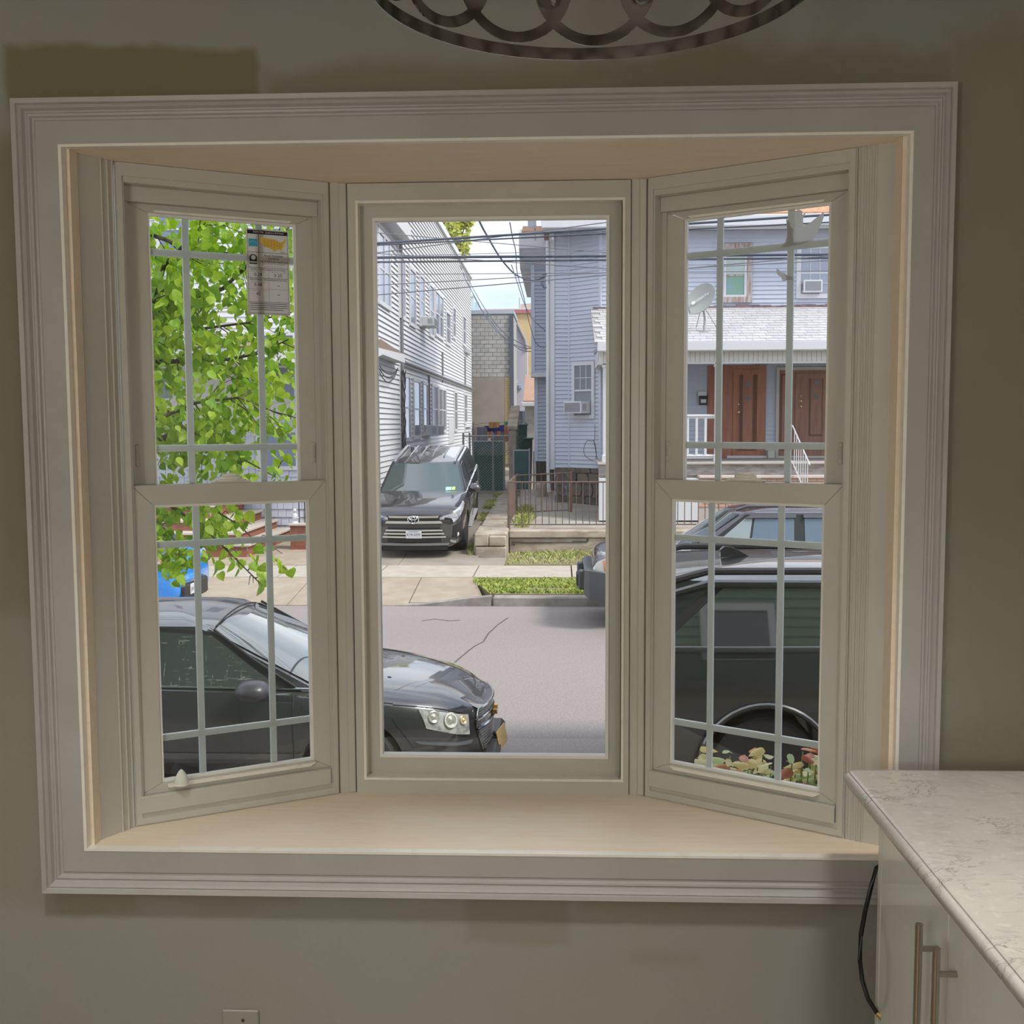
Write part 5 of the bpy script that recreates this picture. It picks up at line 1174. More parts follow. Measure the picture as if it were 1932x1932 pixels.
for sd in (1, -1):
    s.side_poly('window_trim', [(1.30, 1.07), (2.05, 1.555), (3.2, 1.58), (4.25, 1.52), (4.45, 1.12)], M_BLACKP, sd, .004)
    s.side_poly('window', [(1.52, 1.09), (2.05, 1.52), (2.55, 1.545), (2.58, 1.10)], M_CARGL, sd, .012)
    s.side_poly('window', [(2.66, 1.10), (2.63, 1.545), (3.45, 1.535), (3.52, 1.11)], M_CARGL, sd, .012)
    s.side_poly('window', [(3.60, 1.12), (3.54, 1.53), (4.15, 1.49), (4.36, 1.14)], M_CARGL, sd, .012)
    MB().tube([(1.5, sd*.895, 1.085), (2.9, sd*.898, 1.095), (4.4, sd*.892, 1.13)], .009, 6).build('belt_trim', M_CHROME, s.root, local=True)
    s.mirror(1.62, 1.055, 1.12, sd, P_HI, .11, .135, .095)
    s.patch('headlight', [(.03, 4.7), (.66, 5.6), (.62, 6.45), (.02, 6.5)], mat('clear lens', (0.62, 0.64, 0.68), .06, c2=(0.35, 0.37, 0.42), scale=10, coat=1), sd, .010, 10, 5)
    s.patch('headlight_strip', [(.06, 6.35), (.55, 6.35), (.56, 6.5), (.04, 6.6)], M_CHROME, sd, .016, 8, 3)
    s.patch('fog_surround', [(.02, 2.6), (.30, 2.9), (.30, 4.2), (.02, 4.2)], M_BLACKP, sd, .006, 6, 5)
    hb = MB(); hr = []
    for zz in (0, .5, 1): hr.append([(-.035+.065*(y_/.8)**2+.06*max(0, (y_-.74)/.12)**2, sd*y_, .80+.05*(y_-.5)/.38+zz*(.055+.06*(y_-.5)/.38)) for y_ in [.50+.38*i/8 for i in range(9)]])
    hb.loft(hr, False, False); hb.loft([[(p_[0]+.05, p_[1], p_[2]) for p_ in r_] for r_ in hr], False, False); hb.build('headlight_front', mat('clear lens', (0.62, 0.64, 0.68), .06, c2=(0.35, 0.37, 0.42), scale=10, coat=1), s.root, smooth=True, local=True)
    MB().lathe([(.055, 0), (.06, .02), (.045, .04), (.002, .045)], 18, Matrix.Translation((.12, sd*.80, .50)) @ Matrix.Rotation(-PI/2, 4, 'Y')).build('fog_lamp', mat('fog lens', (0.8, 0.82, 0.85), .1), s.root, smooth=True, local=True)
    s.patch('chrome_blade', [(.01, 2.0), (.22, 2.2), (.21, 2.45), (.01, 2.3)], M_CHROME, sd, .012, 6, 3)
    MB().tube([(1.98, sd*.62, 1.60), (2.15, sd*.635, 1.655), (3.9, sd*.635, 1.66), (4.2, sd*.62, 1.61)], .026, 8).build('roof_rail', mat('silver rail', (0.70, 0.70, 0.72), .3, .8), s.root, smooth=True, local=True)
    MB().cbox((1.55, sd*.90, .31), (3.35, sd*.985, .345), .012).build('running_board', mat('grey step', (0.35, 0.33, 0.33), .5), s.root, local=True)
    for x in (1.48, 2.62, 3.56): s.seam([(x, k/4) for k in range(8, 27)], sd)
    for x in (2.32, 3.22): MB().cbox((x, sd*.955, .90), (x+.22, sd*.995, .94), .012).build('door_handle', P_HI, s.root, local=True)
    for w_ in ((.15, 'bar'),): pass
def hroof(x, y): f = max(abs(x-3.115)/1.185, abs(y)/.70); return 1.60+.10*(1-min(f, 1)**2.2)+.006
for y in (-.36, -.12, .12, .36): MB().tube([(2.3+.2*i, y, hroof(2.3+.2*i, y)) for i in range(9)], .012, 5).build('roof_rib', mat('silver rail', (0.70, 0.70, 0.72), .3, .8), s.root, local=True)
def hbar(z0, z1, w0, w1, x, m=M_CHROME, name='grille_bar', bow=.065):
    b = MB(); n = 14; r = []
    for zz, ww, o in ((z0, w0, 0), (z0, w0, .04), (z1, w1, .04), (z1, w1, 0)): r.append([(x-o*.7+bow*((i/n*2-1)*ww/.8)**2, (i/n*2-1)*ww, zz) for i in range(n+1)])
    b.loft(r+[r[0]], False, False); return b.build(name, m, s.root, smooth=True, sharp=30, local=True)
hbar(.60, .885, .50, .52, -.005, M_BLACKP, 'grille_back'); hbar(.36, .62, .60, .52, .0, M_BLACKP, 'grille_back')
hbar(.845, .885, .47, .49, -.03); hbar(.735, .785, .56, .52, -.03); hbar(.655, .735, .50, .53, -.02, mat('dark bumper panel', (0.05, 0.05, 0.055), .3), 'bumper_panel')
for z in (.60, .535, .47): hbar(z-.016, z+.016, .62-(z-.47)*.5, .61-(z-.47)*.5, -.03)
hbar(.30, .345, .66, .68, -.02, mat('silver bumper lip', (0.30, 0.31, 0.33), .3, .6), 'bumper_lip')
hbar(.20, .30, .62, .66, .03, M_BLACKP, 'air_dam')
MB().tube([(-.075, .105*math.cos(t), .815+.072*math.sin(t)) for t in [2*PI*k/28 for k in range(29)]], .012, 8).build('emblem', M_CHROME, s.root, smooth=True, local=True)
em = MB()
for ry, rz, cz in ((.035, .062, 0), (.075, .03, .035)): em.tube([(-.078, ry*math.cos(t), .815+cz-.005+rz*math.sin(t)) for t in [2*PI*k/24 for k in range(25)]], .009, 6)
em.build('emblem', M_CHROME, s.root, smooth=True, local=True)
MB().lathe([(.10, 0), (.10, .01)], 28, Matrix.Translation((-.068, 0, .815)) @ Matrix.Diagonal((1, 1, .72, 1)) @ Matrix.Rotation(PI/2, 4, 'Y')).build('emblem_back', M_BLACKP, s.root, local=True)
s.plate(-.085, 0, .53, 'KYR-5599')
MB().tube([(1.13, -.60, 1.075), (1.05, -.15, 1.085), (1.06, .1, 1.08)], .012, 5).build('wiper', M_BLACKP, s.root, local=True)
MB().tube([(1.13, .02, 1.075), (1.05, .4, 1.085), (1.10, .62, 1.08)], .012, 5).build('wiper', M_BLACKP, s.root, local=True)
x0, x1 = s.cab[0], s.cab[1]
def ws(y, t, o=.02): return Vector((x0+(x1-x0)*t+.16*(y/.8)**2-o*.6, y, 1.05+.55*t+o))
for y0, y1, m in ((-.60, -.49, mat('inspection sticker', (0.45, 0.75, 0.78), .5)), (-.68, -.61, mat('green sticker', (0.45, 0.62, 0.20), .5))):
    q = [ws(y0, .12), ws(y1, .12), ws(y1, .22), ws(y0, .22)]; MB().add(q+[p+Vector((.004, 0, -.004)) for p in q], [(0, 1, 2, 3), (7, 6, 5, 4), (0, 4, 5, 1), (1, 5, 6, 2), (2, 6, 7, 3), (3, 7, 4, 0)]).build('sticker', m, s.root, local=True)
# ---------------------------------------------------------------- 3: tall black car close by on the right, tail to the left
P_SUV = paint('black paint', (0.012, 0.013, 0.016))
suv_tab = [(0, .74, .40, .95, 1.02), (.12, .88, .34, 1.02, 1.1), (.5, .96, .32, 1.10, 1.17), (1.3, 1.0, .32, 1.17, 1.24), (1.6, 1.0, .34, 1.22, 1.25), (4.6, 1.0, .36, 1.27, 1.29), (5.0, .985, .40, 1.26, 1.28), (5.15, .95, .46, 1.22, 1.24), (5.22, .86, .52, 1.1, 1.12)]
suv = Car('large_car', 'tall black sport utility vehicle parked close outside the right window, tail to the left', (5.66, 8.52, ZR), (0, 0, PI), suv_tab,
          (1.30, 2.0, 5.02, 5.17, 1.22, 1.72, .93, .80, .10, .07), P_SUV, (.40, .47, (1.0, 4.21), 1.0))
s = suv; s.front_glass('windshield', .05, .95, .93); s.front_glass('rear_window', .1, .92, .9, rear=True)
for sd in (1, -1):
    s.side_poly('window_trim', [(1.60, 1.24), (2.22, 1.70), (4.55, 1.70), (5.02, 1.30), (4.95, 1.245)], M_BLACKP, sd, .004)
    s.side_poly('window', [(1.75, 1.265), (2.25, 1.665), (2.70, 1.67), (2.72, 1.265)], M_CARGL, sd, .010)
    s.side_poly('window', [(2.80, 1.265), (2.78, 1.67), (3.68, 1.67), (3.72, 1.265)], M_CARGL, sd, .010)
    s.side_poly('window', [(3.79, 1.265), (3.76, 1.67), (4.50, 1.668), (4.90, 1.31), (4.86, 1.27)], M_CARGL, sd, .010)
    MB().tube([(2.1, sd*.80, 1.735), (2.25, sd*.79, 1.79), (4.6, sd*.79, 1.785), (4.85, sd*.80, 1.72)], .028, 8).build('roof_rail', mat('dark rail', (0.05, 0.045, 0.05), .3, .3), s.root, smooth=True, local=True)
    MB().tube([(1.9, sd*.835, 1.70), (4.6, sd*.835, 1.705), (4.98, sd*.855, 1.60), (5.12, sd*.905, 1.33)], .030, 8).build('roof_edge', P_SUV, s.root, smooth=True, local=True)
    s.patch('belt_moulding', [(1.5, 5.75), (5.05, 5.75), (5.05, 6.05), (1.5, 6.05)], P_SUV, sd, .010, 20, 2)
    MB().tube([(4.21+.475*math.cos(t), sd*1.003, .40+.475*math.sin(t)) for t in [PI*k/24 for k in range(25)]], .022, 8).build('arch_lip', P_SUV, s.root, smooth=True, local=True)
    MB().tube([(1.0+.475*math.cos(t), sd*.985, .40+.475*math.sin(t)) for t in [PI*k/24 for k in range(25)]], .022, 8).build('arch_lip', P_SUV, s.root, smooth=True, local=True)
    for x in (1.6, 2.75, 3.74): s.seam([(x, k/4) for k in range(8, 27)], sd)
    for x in (2.48, 3.42): MB().cbox((x, sd*.99, 1.02), (x+.26, sd*1.035, 1.055), .014).build('door_handle', M_CHROME, s.root, local=True)
    s.mirror(1.9, 1.1, 1.27, sd, P_SUV)
    s.patch('tail_lamp', [(5.06, 3.6), (5.18, 3.6), (5.17, 5.9), (5.05, 5.9)], mat('red lens', (0.30, 0.015, 0.015), .1, coat=1), sd, .010, 4, 6)
MB().prism([(4.18, 1.800), (4.40, 1.795), (4.40, 1.85), (4.37, 1.875), (4.32, 1.872), (4.26, 1.845)], -.035, .035, 'y').build('roof_fin', mat('fin plastic', (0.03, 0.03, 0.035), .15, coat=.5), s.root, local=True)
MB().cbox((4.95, -.70, 1.70), (5.22, .70, 1.74), .015).build('rear_spoiler', P_SUV, s.root, local=True)
MB().tube([(5.08, .05, 1.745), (5.14, .02, 1.80), (5.28, -.10, 1.84)], .007, 6).build('antenna', M_BLACKP, s.root, local=True)
# ---------------------------------------------------------------- 4: dark plum car at the far curb, nose to the left
P_FAR = paint('plum grey paint', (0.075, 0.062, 0.085))
far_tab = [(0, .72, .42, .84, .90), (.05, .80, .40, .93, 1.0), (.14, .86, .38, .99, 1.05), (.4, .915, .36, 1.03, 1.10), (1.0, .93, .35, 1.06, 1.13), (1.5, .935, .35, 1.09, 1.12), (3.8, .935, .36, 1.13, 1.15), (4.4, .91, .40, 1.12, 1.15), (4.62, .86, .46, 1.05, 1.1), (4.7, .78, .55, .95, 1.0)]
fx = atY(1119, 1060, 15.0).x
far = Car('station_wagon', 'dark plum sport utility vehicle at the far curb, grey front bumper, window visors', (fx, 15.72, ZR), (0, 0, 0), far_tab,
          (1.18, 1.95, 4.1, 4.5, 1.09, 1.60, .84, .68, .07, .12), P_FAR, (.36, .42, (.95, 3.65), .935))
s = far; s.front_glass('windshield', .05, .95, .93, m=teal); s.front_glass('rear_window', .1, .92, .9, rear=True)
for sd in (1, -1):
    s.side_poly('window_trim', [(1.45, 1.11), (2.08, 1.575), (3.95, 1.58), (4.3, 1.16)], M_BLACKP, sd, .004)
    s.side_poly('window', [(1.58, 1.125), (2.10, 1.545), (2.18, 1.55), (2.10, 1.125)], mat('seen through glass', (0.30, 0.36, 0.36), .04, spec=.9), sd, .010)
    s.side_poly('window', [(2.13, 1.125), (2.21, 1.55), (2.74, 1.55), (2.72, 1.125)], mat('blue tinted glass', (0.10, 0.16, 0.22), .04, spec=.9), sd, .010)
    s.side_poly('window', [(2.87, 1.13), (2.88, 1.55), (3.55, 1.55), (3.62, 1.14)], mat('blue tinted glass', (0.10, 0.16, 0.22), .04, spec=.9), sd, .010)
    s.side_poly('window', [(3.66, 1.14), (3.59, 1.55), (3.88, 1.545), (4.08, 1.17)], mat('blue tinted glass', (0.10, 0.16, 0.22), .04, spec=.9), sd, .010)
    s.side_poly('window_visor', [(2.08, 1.53), (2.15, 1.575), (2.76, 1.578), (2.76, 1.535)], mat('smoked visor', (0.10, 0.095, 0.11), .15, coat=.5), sd, .045, thick=.03)
    s.side_poly('window_visor', [(2.86, 1.535), (2.86, 1.578), (3.86, 1.575), (3.9, 1.53)], mat('smoked visor', (0.10, 0.095, 0.11), .15, coat=.5), sd, .045, thick=.03)
    MB().tube([(1.95, sd*.70, 1.635), (2.1, sd*.72, 1.69), (3.9, sd*.72, 1.69), (4.15, sd*.70, 1.63)], .022, 8).build('roof_rail', mat('plum rail', (0.16, 0.15, 0.18), .3, .5), s.root, smooth=True, local=True)
    s.patch('headlight', [(.005, 4.0), (.30, 4.2), (.30, 5.75), (.005, 5.75)], mat('cream lens', (0.74, 0.70, 0.58), .15, coat=1), sd, .010, 6, 5)
    s.patch('turn_signal', [(.155, 4.25), (.28, 4.4), (.28, 5.5), (.13, 5.55)], mat('orange lens', (0.70, 0.20, 0.06), .15, coat=1), sd, .018, 5, 4)
    s.seam([(1.4, k/4) for k in range(8, 27)], sd); s.seam([(2.8, k/4) for k in range(8, 27)], sd)
    s.mirror(1.72, 1.02, 1.16, sd, M_BLACKP); 
    MB().cbox((2.45, sd*.925, .95), (2.66, sd*.965, .985), .012).build('door_handle', M_BLACKP, s.root, local=True)
M_GBUMP = mat('grey bumper plastic', (0.085, 0.09, 0.10), .5)
b = MB(); rr = []
for x_, w_, a_, c_ in ((-.10, .50, .52, .74), (-.12, .70, .46, .80), (-.05, .90, .42, .82), (.12, .955, .42, .80), (.42, .945, .44, .72)):
    rr.append([(x_, -w_, a_), (x_, w_, a_), (x_-.01, w_+.015, (a_+c_)/2), (x_, w_, c_), (x_, -w_, c_), (x_-.01, -w_-.015, (a_+c_)/2)])
b.loft(rr); b.build('front_bumper', M_GBUMP, s.root, smooth=True, sharp=40, local=True)
for y in (-.45, .45): MB().cbox((-.20, y-.07, .50), (-.10, y+.07, .78), .02).build('bumper_guard', M_GBUMP, s.root, local=True)
MB().cbox((-.22, -.16, .50), (-.16, .16, .68), .012).build('plate_holder', M_BLACKP, s.root, local=True)
# ---------------------------------------------------------------- 5: bright blue hatchback at the far left, tail to the right
P_BLU = paint('bright blue paint', (0.0, 0.30, 0.95)); MATS['bright blue paint'].node_tree.nodes['Principled BSDF'].inputs['Metallic'].default_value = 0
blu_tab = [(0, .6, .4, .6, .7), (.2, .78, .25, .75, .85), (.8, .86, .2, .86, .96), (1.3, .87, .2, .92, .95), (3.3, .87, .22, .98, 1.0), (3.9, .85, .26, 1.0, 1.03), (4.12, .82, .30, .98, 1.0), (4.22, .79, .36, .84, .88), (4.26, .72, .42, .70, .74)]
bx = atY(345, 1100, 15.4).x
blu = Car('hatchback', 'bright blue hatchback at the far curb, tail to the right, half hidden by leaves', (bx-4.22, 15.75, ZR), (0, 0, 0), blu_tab,
          (1.05, 1.85, 3.55, 4.10, .95, 1.40, .79, .62, .07, .14), P_BLU, (.32, .37, (.85, 3.4), .87))
s = blu; s.front_glass('windshield', .05, .95, .93); s.front_glass('rear_window', .12, .9, .88, rear=True)
for sd in (1, -1):
    s.side_poly('window_trim', [(1.35, .965), (1.95, 1.37), (3.45, 1.37), (3.85, 1.03)], M_BLACKP, sd, .004)
    s.side_poly('window', [(1.5, .985), (1.98, 1.34), (2.42, 1.345), (2.45, .99)], M_CARGL, sd, .010); s.side_poly('window', [(2.52, .99), (2.5, 1.345), (3.38, 1.335), (3.72, 1.04)], M_CARGL, sd, .010)
    s.patch('tail_lamp', [(3.98, 5.0), (4.20, 4.7), (4.18, 6.0), (3.96, 6.3)], mat('clear red lens', (0.75, 0.70, 0.70), .1, c2=(0.55, 0.10, 0.10), scale=7, coat=1), sd, .012, 6, 5)
    s.seam([(3.9-.0*t, 6-4*t) for t in [j/8 for j in range(9)]], sd)
MB().cbox((4.14, -.55, .30), (4.30, .55, .56), .03).build('bumper_insert', M_BLACKP, s.root, local=True)
b = MB(); rr = [[(4.30-.16*(y/.8)**2, y, z) for y in [-.80+1.6*i/12 for i in range(13)]] for z in (.56, .62, .66)]; rr[1] = [(p[0]+.03, p[1], p[2]) for p in rr[1]]; rr[2] = [(p[0]-.05, p[1], p[2]) for p in rr[2]]
b.loft(rr, False, False).build('bumper_shelf', P_BLU, s.root, smooth=True, local=True)
s.plate(4.305, -.12, .46, 'JDX 4158', face=1)
# ================================================================== FENCES, GATES, YARD, BACKGROUND
M_IRON = mat('rusty iron', (0.13, 0.095, 0.085), .8, c2=(0.19, 0.12, 0.09), scale=6)
fe = thing('iron_fence', (-.98, 22.2, -.56), 'rusty black iron fence of thin bars on the retaining wall', 'fence')
YFN = 22.2
def bars(root, p, q, step, z0, z1, r, name='bar', m=None):
    p = Vector(p); q = Vector(q); n = round((q-p).length/step); b0 = None
    for k in range(n+1):
        c = p.lerp(q, k/n)
        if b0 is None: b0 = MB().tube([(0, 0, z0), (0, 0, z1)], r, 6).build(name, m or M_IRON, root, local=True); b0.location = c-world_loc(root)
        else: dup(b0, c-world_loc(root))
zt = atY(1050, 909.5, YFN).z; zb_ = atY(1050, 989.5, YFN).z
xl = atY(960, 950, YFN).x; xs0 = atY(985, 950, YFN).x
MB().tube([(xl, YFN, zt), (4.3, YFN, zt)], .016, 6).build('top_rail', M_IRON, fe); MB().tube([(xl, YFN, zb_), (4.3, YFN, zb_)], .014, 6).build('bottom_rail', M_IRON, fe)
bars(fe, (xs0, YFN, 0), (xs0+36*.1374, YFN, 0), .1374, zb_, zt, .009)
MB().cbox((xl-.028, YFN-.025, -1.0), (xl+.022, YFN+.025, zt+.02), .005).build('post', M_IRON, fe)
yb = 25.2; MB().tube([(xl, YFN, zt), (xl+.06, yb, zt+.02)], .022, 6).build('top_rail', M_IRON, fe); MB().tube([(xl, YFN, zb_), (xl+.06, yb, zb_+.16)], .014, 6).build('bottom_rail', M_IRON, fe)
bars(fe, (xl+.003, YFN+.15, 0), (xl+.058, yb, 0), .11, zb_+.05, zt+.01, .009)
ig = thing('iron_gate', (-.3, 24.5, -.45), 'older rusty iron gate panel standing behind the front iron fence', 'gate')
g0 = atY(976, 897, 24.6); g1 = atY(1077, 892, 24.2); h0 = atY(976, 967, 24.6); h1 = atY(1077, 962, 24.2)
MB().tube([g0, g1], .017, 6).build('top_rail', M_IRON, ig); MB().tube([h0, h1], .014, 6).build('bottom_rail', M_IRON, ig)
MB().cbox((g1.x-.03, g1.y-.03, h1.z-.05), (g1.x+.03, g1.y+.03, g1.z+.03), .006).build('post', mat('rust red iron', (0.20, 0.09, 0.07), .8), ig)
bars(ig, (g0.x+.06, g0.y, 0), (g1.x-.06, g1.y, 0), .125, (h0.z+h1.z)/2, (g0.z+g1.z)/2, .009)
def weeds2():
    y = random.uniform(22.5, 26); return xl+.25+random.gauss(0, .10), y, zyard(y), 1.3
grass('fence_weeds', 900, weeds2, .085, M_GRASS2, 'yellow green weeds behind the corner of the iron fence')
# chain-link gate with green slats at the end of the driveway
M_SLAT = mat('dark green slats', (0.012, 0.085, 0.085), .55, c2=(0.02, 0.12, 0.115), scale=3); M_GALV = mat('galvanised pipe', (0.45, 0.44, 0.46), .5, .4)
M_WIREC = mat('mesh wire', (0.25, 0.42, 0.40), .5)
YG = 32.0
cg = thing('chain_link_gate', (atY(930, 928, YG).x, YG, -.42), 'chain-link double gate filled with dark green slats at the driveway end', 'gate')
xa = atY(893, 880, YG).x; xm = atY(930.5, 880, YG).x; xb = atY(951, 880, YG).x; zt_ = atY(920, 834, YG).z; zz = atY(920, 926, YG).z
for x0, x1 in ((xa, xm-.03), (xm+.03, xb)):
    sl = MB().box((x0, YG+.01, zz), (x1, YG+.03, zt_)).build('slat_backing', M_SLAT, cg)
    b = MB(); L = zt_-zz; k = x0-L
    while k < x1:
        # diagonal slat edges, clipped to the panel
        a = [max(k, x0), zz+max(0, x0-k)]; e = [min(k+L, x1), zz+min(L, x1-k)]
        if e[0] > a[0]+.02: b.tube([(a[0], YG, a[1]), (e[0], YG, e[1])], .011, 4)
        k += .085
    tag(b.build('mesh_wires', M_WIREC, cg), kind='stuff')
for x, w in ((xa, .03), (xm, .035), (xb, .03)): MB().tube([(x, YG-.01, zz-.05), (x, YG-.01, zt_+(.28 if x == xm else .12))], w, 10).build('post', M_GALV, cg)
for x0, x1 in ((xa, xm), (xm, xb)): MB().tube([(x0, YG-.01, zt_+.02), (x1, YG-.01, zt_+.02)], .02, 8).build('top_rail', M_GALV, cg)
# higher chain-link fence on the left of the gate
lf = thing('mesh_fence', (-3.4, 31.4, -.4), 'grey chain-link fence between the white house and the green gate', 'fence')
p0 = atY(872, 823, 31.4); p1 = atY(966, 822, 31.4)
for px in (874, 886, 963): q = atY(px, 820, 31.4); MB().tube([(q.x, 31.4, -.42), (q.x, 31.4, q.z+.05)], .03, 8).build('post', M_GALV, lf)
MB().tube([p0, p1], .02, 8).build('top_rail', M_GALV, lf); b = MB(); k = p0.x
while k < p1.x-.1:
    for sg in (0, 1):
        z0 = p0.z-.55; b.tube([(k+(0 if sg else .55), 31.4, z0), (k+(.55 if sg else 0), 31.4, p0.z)], .006, 3)
    k += .09
tag(b.build('mesh_wires', M_GALV, lf), kind='stuff')
# end wall, side gate and green bins right of it
ew = thing('concrete_pier', (atY(967, 930, 31).x, 31, -.4), 'weathered concrete pier between the green gate and the green door panel', 'pier')
p = atY(960, 810, 31); q = atY(974, 935, 31); MB().prism([(31, -.45), (33, -.45), (33, p.z+.6), (31, p.z)], p.x, q.x, 'x').build('block', M_STONEW, ew)
MB().prism([(30.95, p.z), (33.1, p.z+.62), (33.1, p.z+.70), (30.95, p.z+.08)], p.x-.04, q.x+.04, 'x').build('coping', M_WEATH, ew)
sg = thing('side_gate', (atY(985, 925, 30).x, 30, -.38), 'narrow pipe-framed gate with a dark green panel beside the blue house wing', 'gate')
p = atY(969, 850, 30); q = atY(999, 925, 30)
MB().cbox((p.x+.03, 30, q.z), (q.x-.03, 30.03, p.z-.03), .004).build('panel', M_SLAT, sg)
for x in (p.x, q.x, q.x+.12): MB().tube([(x, 30, q.z-.1), (x, 30, p.z+(.06 if x < q.x+.1 else -.02))], .026, 8).build('post', M_GALV, sg)
MB().tube([(p.x, 30, p.z), (q.x, 30, p.z)], .022, 8).build('top_rail', M_GALV, sg); MB().tube([(p.x, 30, q.z), (q.x, 30, q.z)], .02, 8).build('bottom_rail', M_GALV, sg)
for n_, (x0, y0, x1, y1, Y, lab) in enumerate(((974, 800, 994, 850, 34, 'tall dark green bin behind the concrete pier'), (990, 826, 1004, 860, 33, 'small dark green bin against the blue house wing'))):
    p = atY(x0, y0, Y); q = atY(x1, y1, Y); t = thing('green_bin', ((p.x+q.x)/2, Y, -.42), lab, 'bin')
    MB().loft([[(p.x+.04, Y, -.42), (q.x-.04, Y, -.42), (q.x-.04, Y+.5, -.42), (p.x+.04, Y+.5, -.42)], [(p.x, Y, p.z-.06), (q.x, Y, p.z-.06), (q.x, Y+.55, p.z-.06), (p.x, Y+.55, p.z-.06)]]).build('body', M_SLAT, t)
    MB().cbox((p.x-.03, Y-.04, p.z-.06), (q.x+.03, Y+.6, p.z), .02).build('lid', mat('teal lid', (0.03, 0.16, 0.15), .5), t)
# washing lines with clothes behind the gate
ln = thing('clothes_lines', (-2.2, 35, -.4), 'washing lines strung across the back yard above the green gate', 'clothesline')
for y0, y1, Y in ((798, 796, 35), (803, 801, 35.5)):
    MB().tube([atY(890, y0+6, Y), atY(905, y0+1, Y), atY(965, y1, Y), atY(1000, y1-3, Y)], .012, 5).build('line', mat('line cord', (0.55, 0.50, 0.45), .7), ln)
for px in (893, 992): q = atY(px, 800, 35.2); MB().tube([(q.x, 35.2, -.42), (q.x, 35.2, q.z+.05)], .03, 8).build('post', M_GALV, ln)
def cloth(name, x0, y0, x1, y1, Y, m, label, wob=.05):
    p = atY(x0, y0, Y); q = atY(x1, y1, Y); b = MB(); nx, nz = 10, 6; vs = []
    for o in (0, .012):
        for j in range(nz+1):
            for i in range(nx+1):
                u = i/nx; v = j/nz; vs.append((p.x+(q.x-p.x)*u+.02*v*math.sin(u*9), Y-.02+o+wob*v*math.sin(u*11+p.x*5), p.z+(q.z-p.z)*v*(1+.06*math.sin(u*5))))
    W_ = nx+1; T = W_*(nz+1); fs = []
    for j in range(nz):
        for i in range(nx): a = j*W_+i; fs += [(a, a+1, a+W_+1, a+W_), (T+a, T+a+W_, T+a+W_+1, T+a+1)]
    e = list(range(W_))+[j*W_+nx for j in range(1, nz+1)]+[nz*W_+i for i in range(nx-1, -1, -1)]+[j*W_ for j in range(nz-1, 0, -1)]
    for a, c in zip(e, e[1:]+e[:1]): fs.append((a, c, T+c, T+a))
    b.add(vs, fs); tag(b.build(name, m, smooth=True, sharp=60), label, 'laundry', 'laundry on the washing lines')
OR = mat('orange cloth', (0.85, 0.40, 0.14), .9); 
cloth('towel', 922, 796, 942, 807, 35.02, OR, 'orange towel over the upper washing line')
cloth('shirt', 914, 804, 933, 816, 35.52, mat('navy cloth', (0.01, 0.02, 0.20), .9), 'navy shirt hanging on the lower washing line')
cloth('shirt', 932, 802, 952, 814, 35.52, mat('royal blue cloth', (0.01, 0.06, 0.42), .9), 'royal blue shirt hanging next to the navy one')
cloth('towel', 951, 803, 966, 832, 35.52, mat('coral cloth', (0.78, 0.32, 0.18), .9), 'long coral towel hanging at the end of the washing line')
cloth('cloth', 951, 795, 968, 802, 35.02, mat('green cloth', (0.10, 0.48, 0.22), .9), 'small green cloth over the upper washing line')
cloth('sheet', 890, 808, 900, 838, 35.52, mat('pink cloth', (0.80, 0.62, 0.56), .9), 'pale pink sheet hanging beside the white house')
cloth('sheet', 900, 806, 920, 834, 35.52, mat('grey cloth', (0.28, 0.28, 0.34), .9), 'grey sheet hanging on the washing line, left of the navy shirt')
cloth('sheet', 926, 813, 952, 834, 35.52, mat('slate cloth', (0.25, 0.24, 0.31), .9), 'slate sheet hanging low behind the blue shirts')
cloth('towel', 919, 815, 929, 826, 35.2, OR, 'small orange cloth hanging under the navy shirt')
cloth('towel', 938, 813, 944, 824, 35.2, OR, 'narrow orange cloth hanging under the royal blue shirt')
# block building behind the yard
YC = 54.0
cm = thing('block_building', (-3.2, YC, -.5), 'grey concrete block building with brown render below, behind the back yard', 'building')
c0 = atY(968, 585, YC); xL = -5.3
MB().box((xL, YC, -.6), (c0.x, YC+4.4, c0.z-.2)).build('wall', mat('block mortar', (0.40, 0.39, 0.39), .95), cm)
MB().box((xL-.05, YC-.08, atY(930, 592.5, YC).z), (c0.x+.05, YC+4.4, c0.z)).build('roof_edge', mat('grey flashing', (0.42, 0.47, 0.55), .6), cm)
zlo = atY(930, 711, YC).z; zhi = atY(930, 592.5, YC).z
M_CMU = [mat('block %d' % k, c, .95, c2=c2, scale=2.5) for k, (c, c2) in enumerate((((.42, .41, .41), (.36, .35, .35)), ((.47, .46, .46), (.40, .39, .38)), ((.37, .355, .35), (.45, .42, .39))))]
pro = []
for m in M_CMU: pro.append(MB().cbox((0, -.03, 0), (.385, .02, .185), .006).build('block', m, cm, local=True))
z = zlo; r = 0; used = set(); random.seed(5); wl = atY(884, 600, YC).x
while z < zhi-.1:
    x = c0.x-.40-.20*(r % 2)
    while x > wl-.4:
        k = random.randrange(3); o = pro[k] if k not in used else dup(pro[k]); used.add(k); o.location = Vector((x, YC-random.uniform(0, .012), z))-cm.location; x -= .40
    if r % 2: o = dup(pro[0]); o.scale = (.5, 1, 1); o.location = Vector((c0.x-.2, YC, z))-cm.location
    z += .2; r += 1
random.seed(7)
MB().box((xL, YC-.05, -.5), (atY(953, 750, YC).x, YC+.02, zlo-.01)).build('render', mat('brown render', (0.34, 0.285, 0.25), .95, c2=(0.29, 0.25, 0.22), scale=1.2, detail=6), cm)
bx0 = atY(953, 750, YC).x; bx1 = atY(962, 750, YC).x
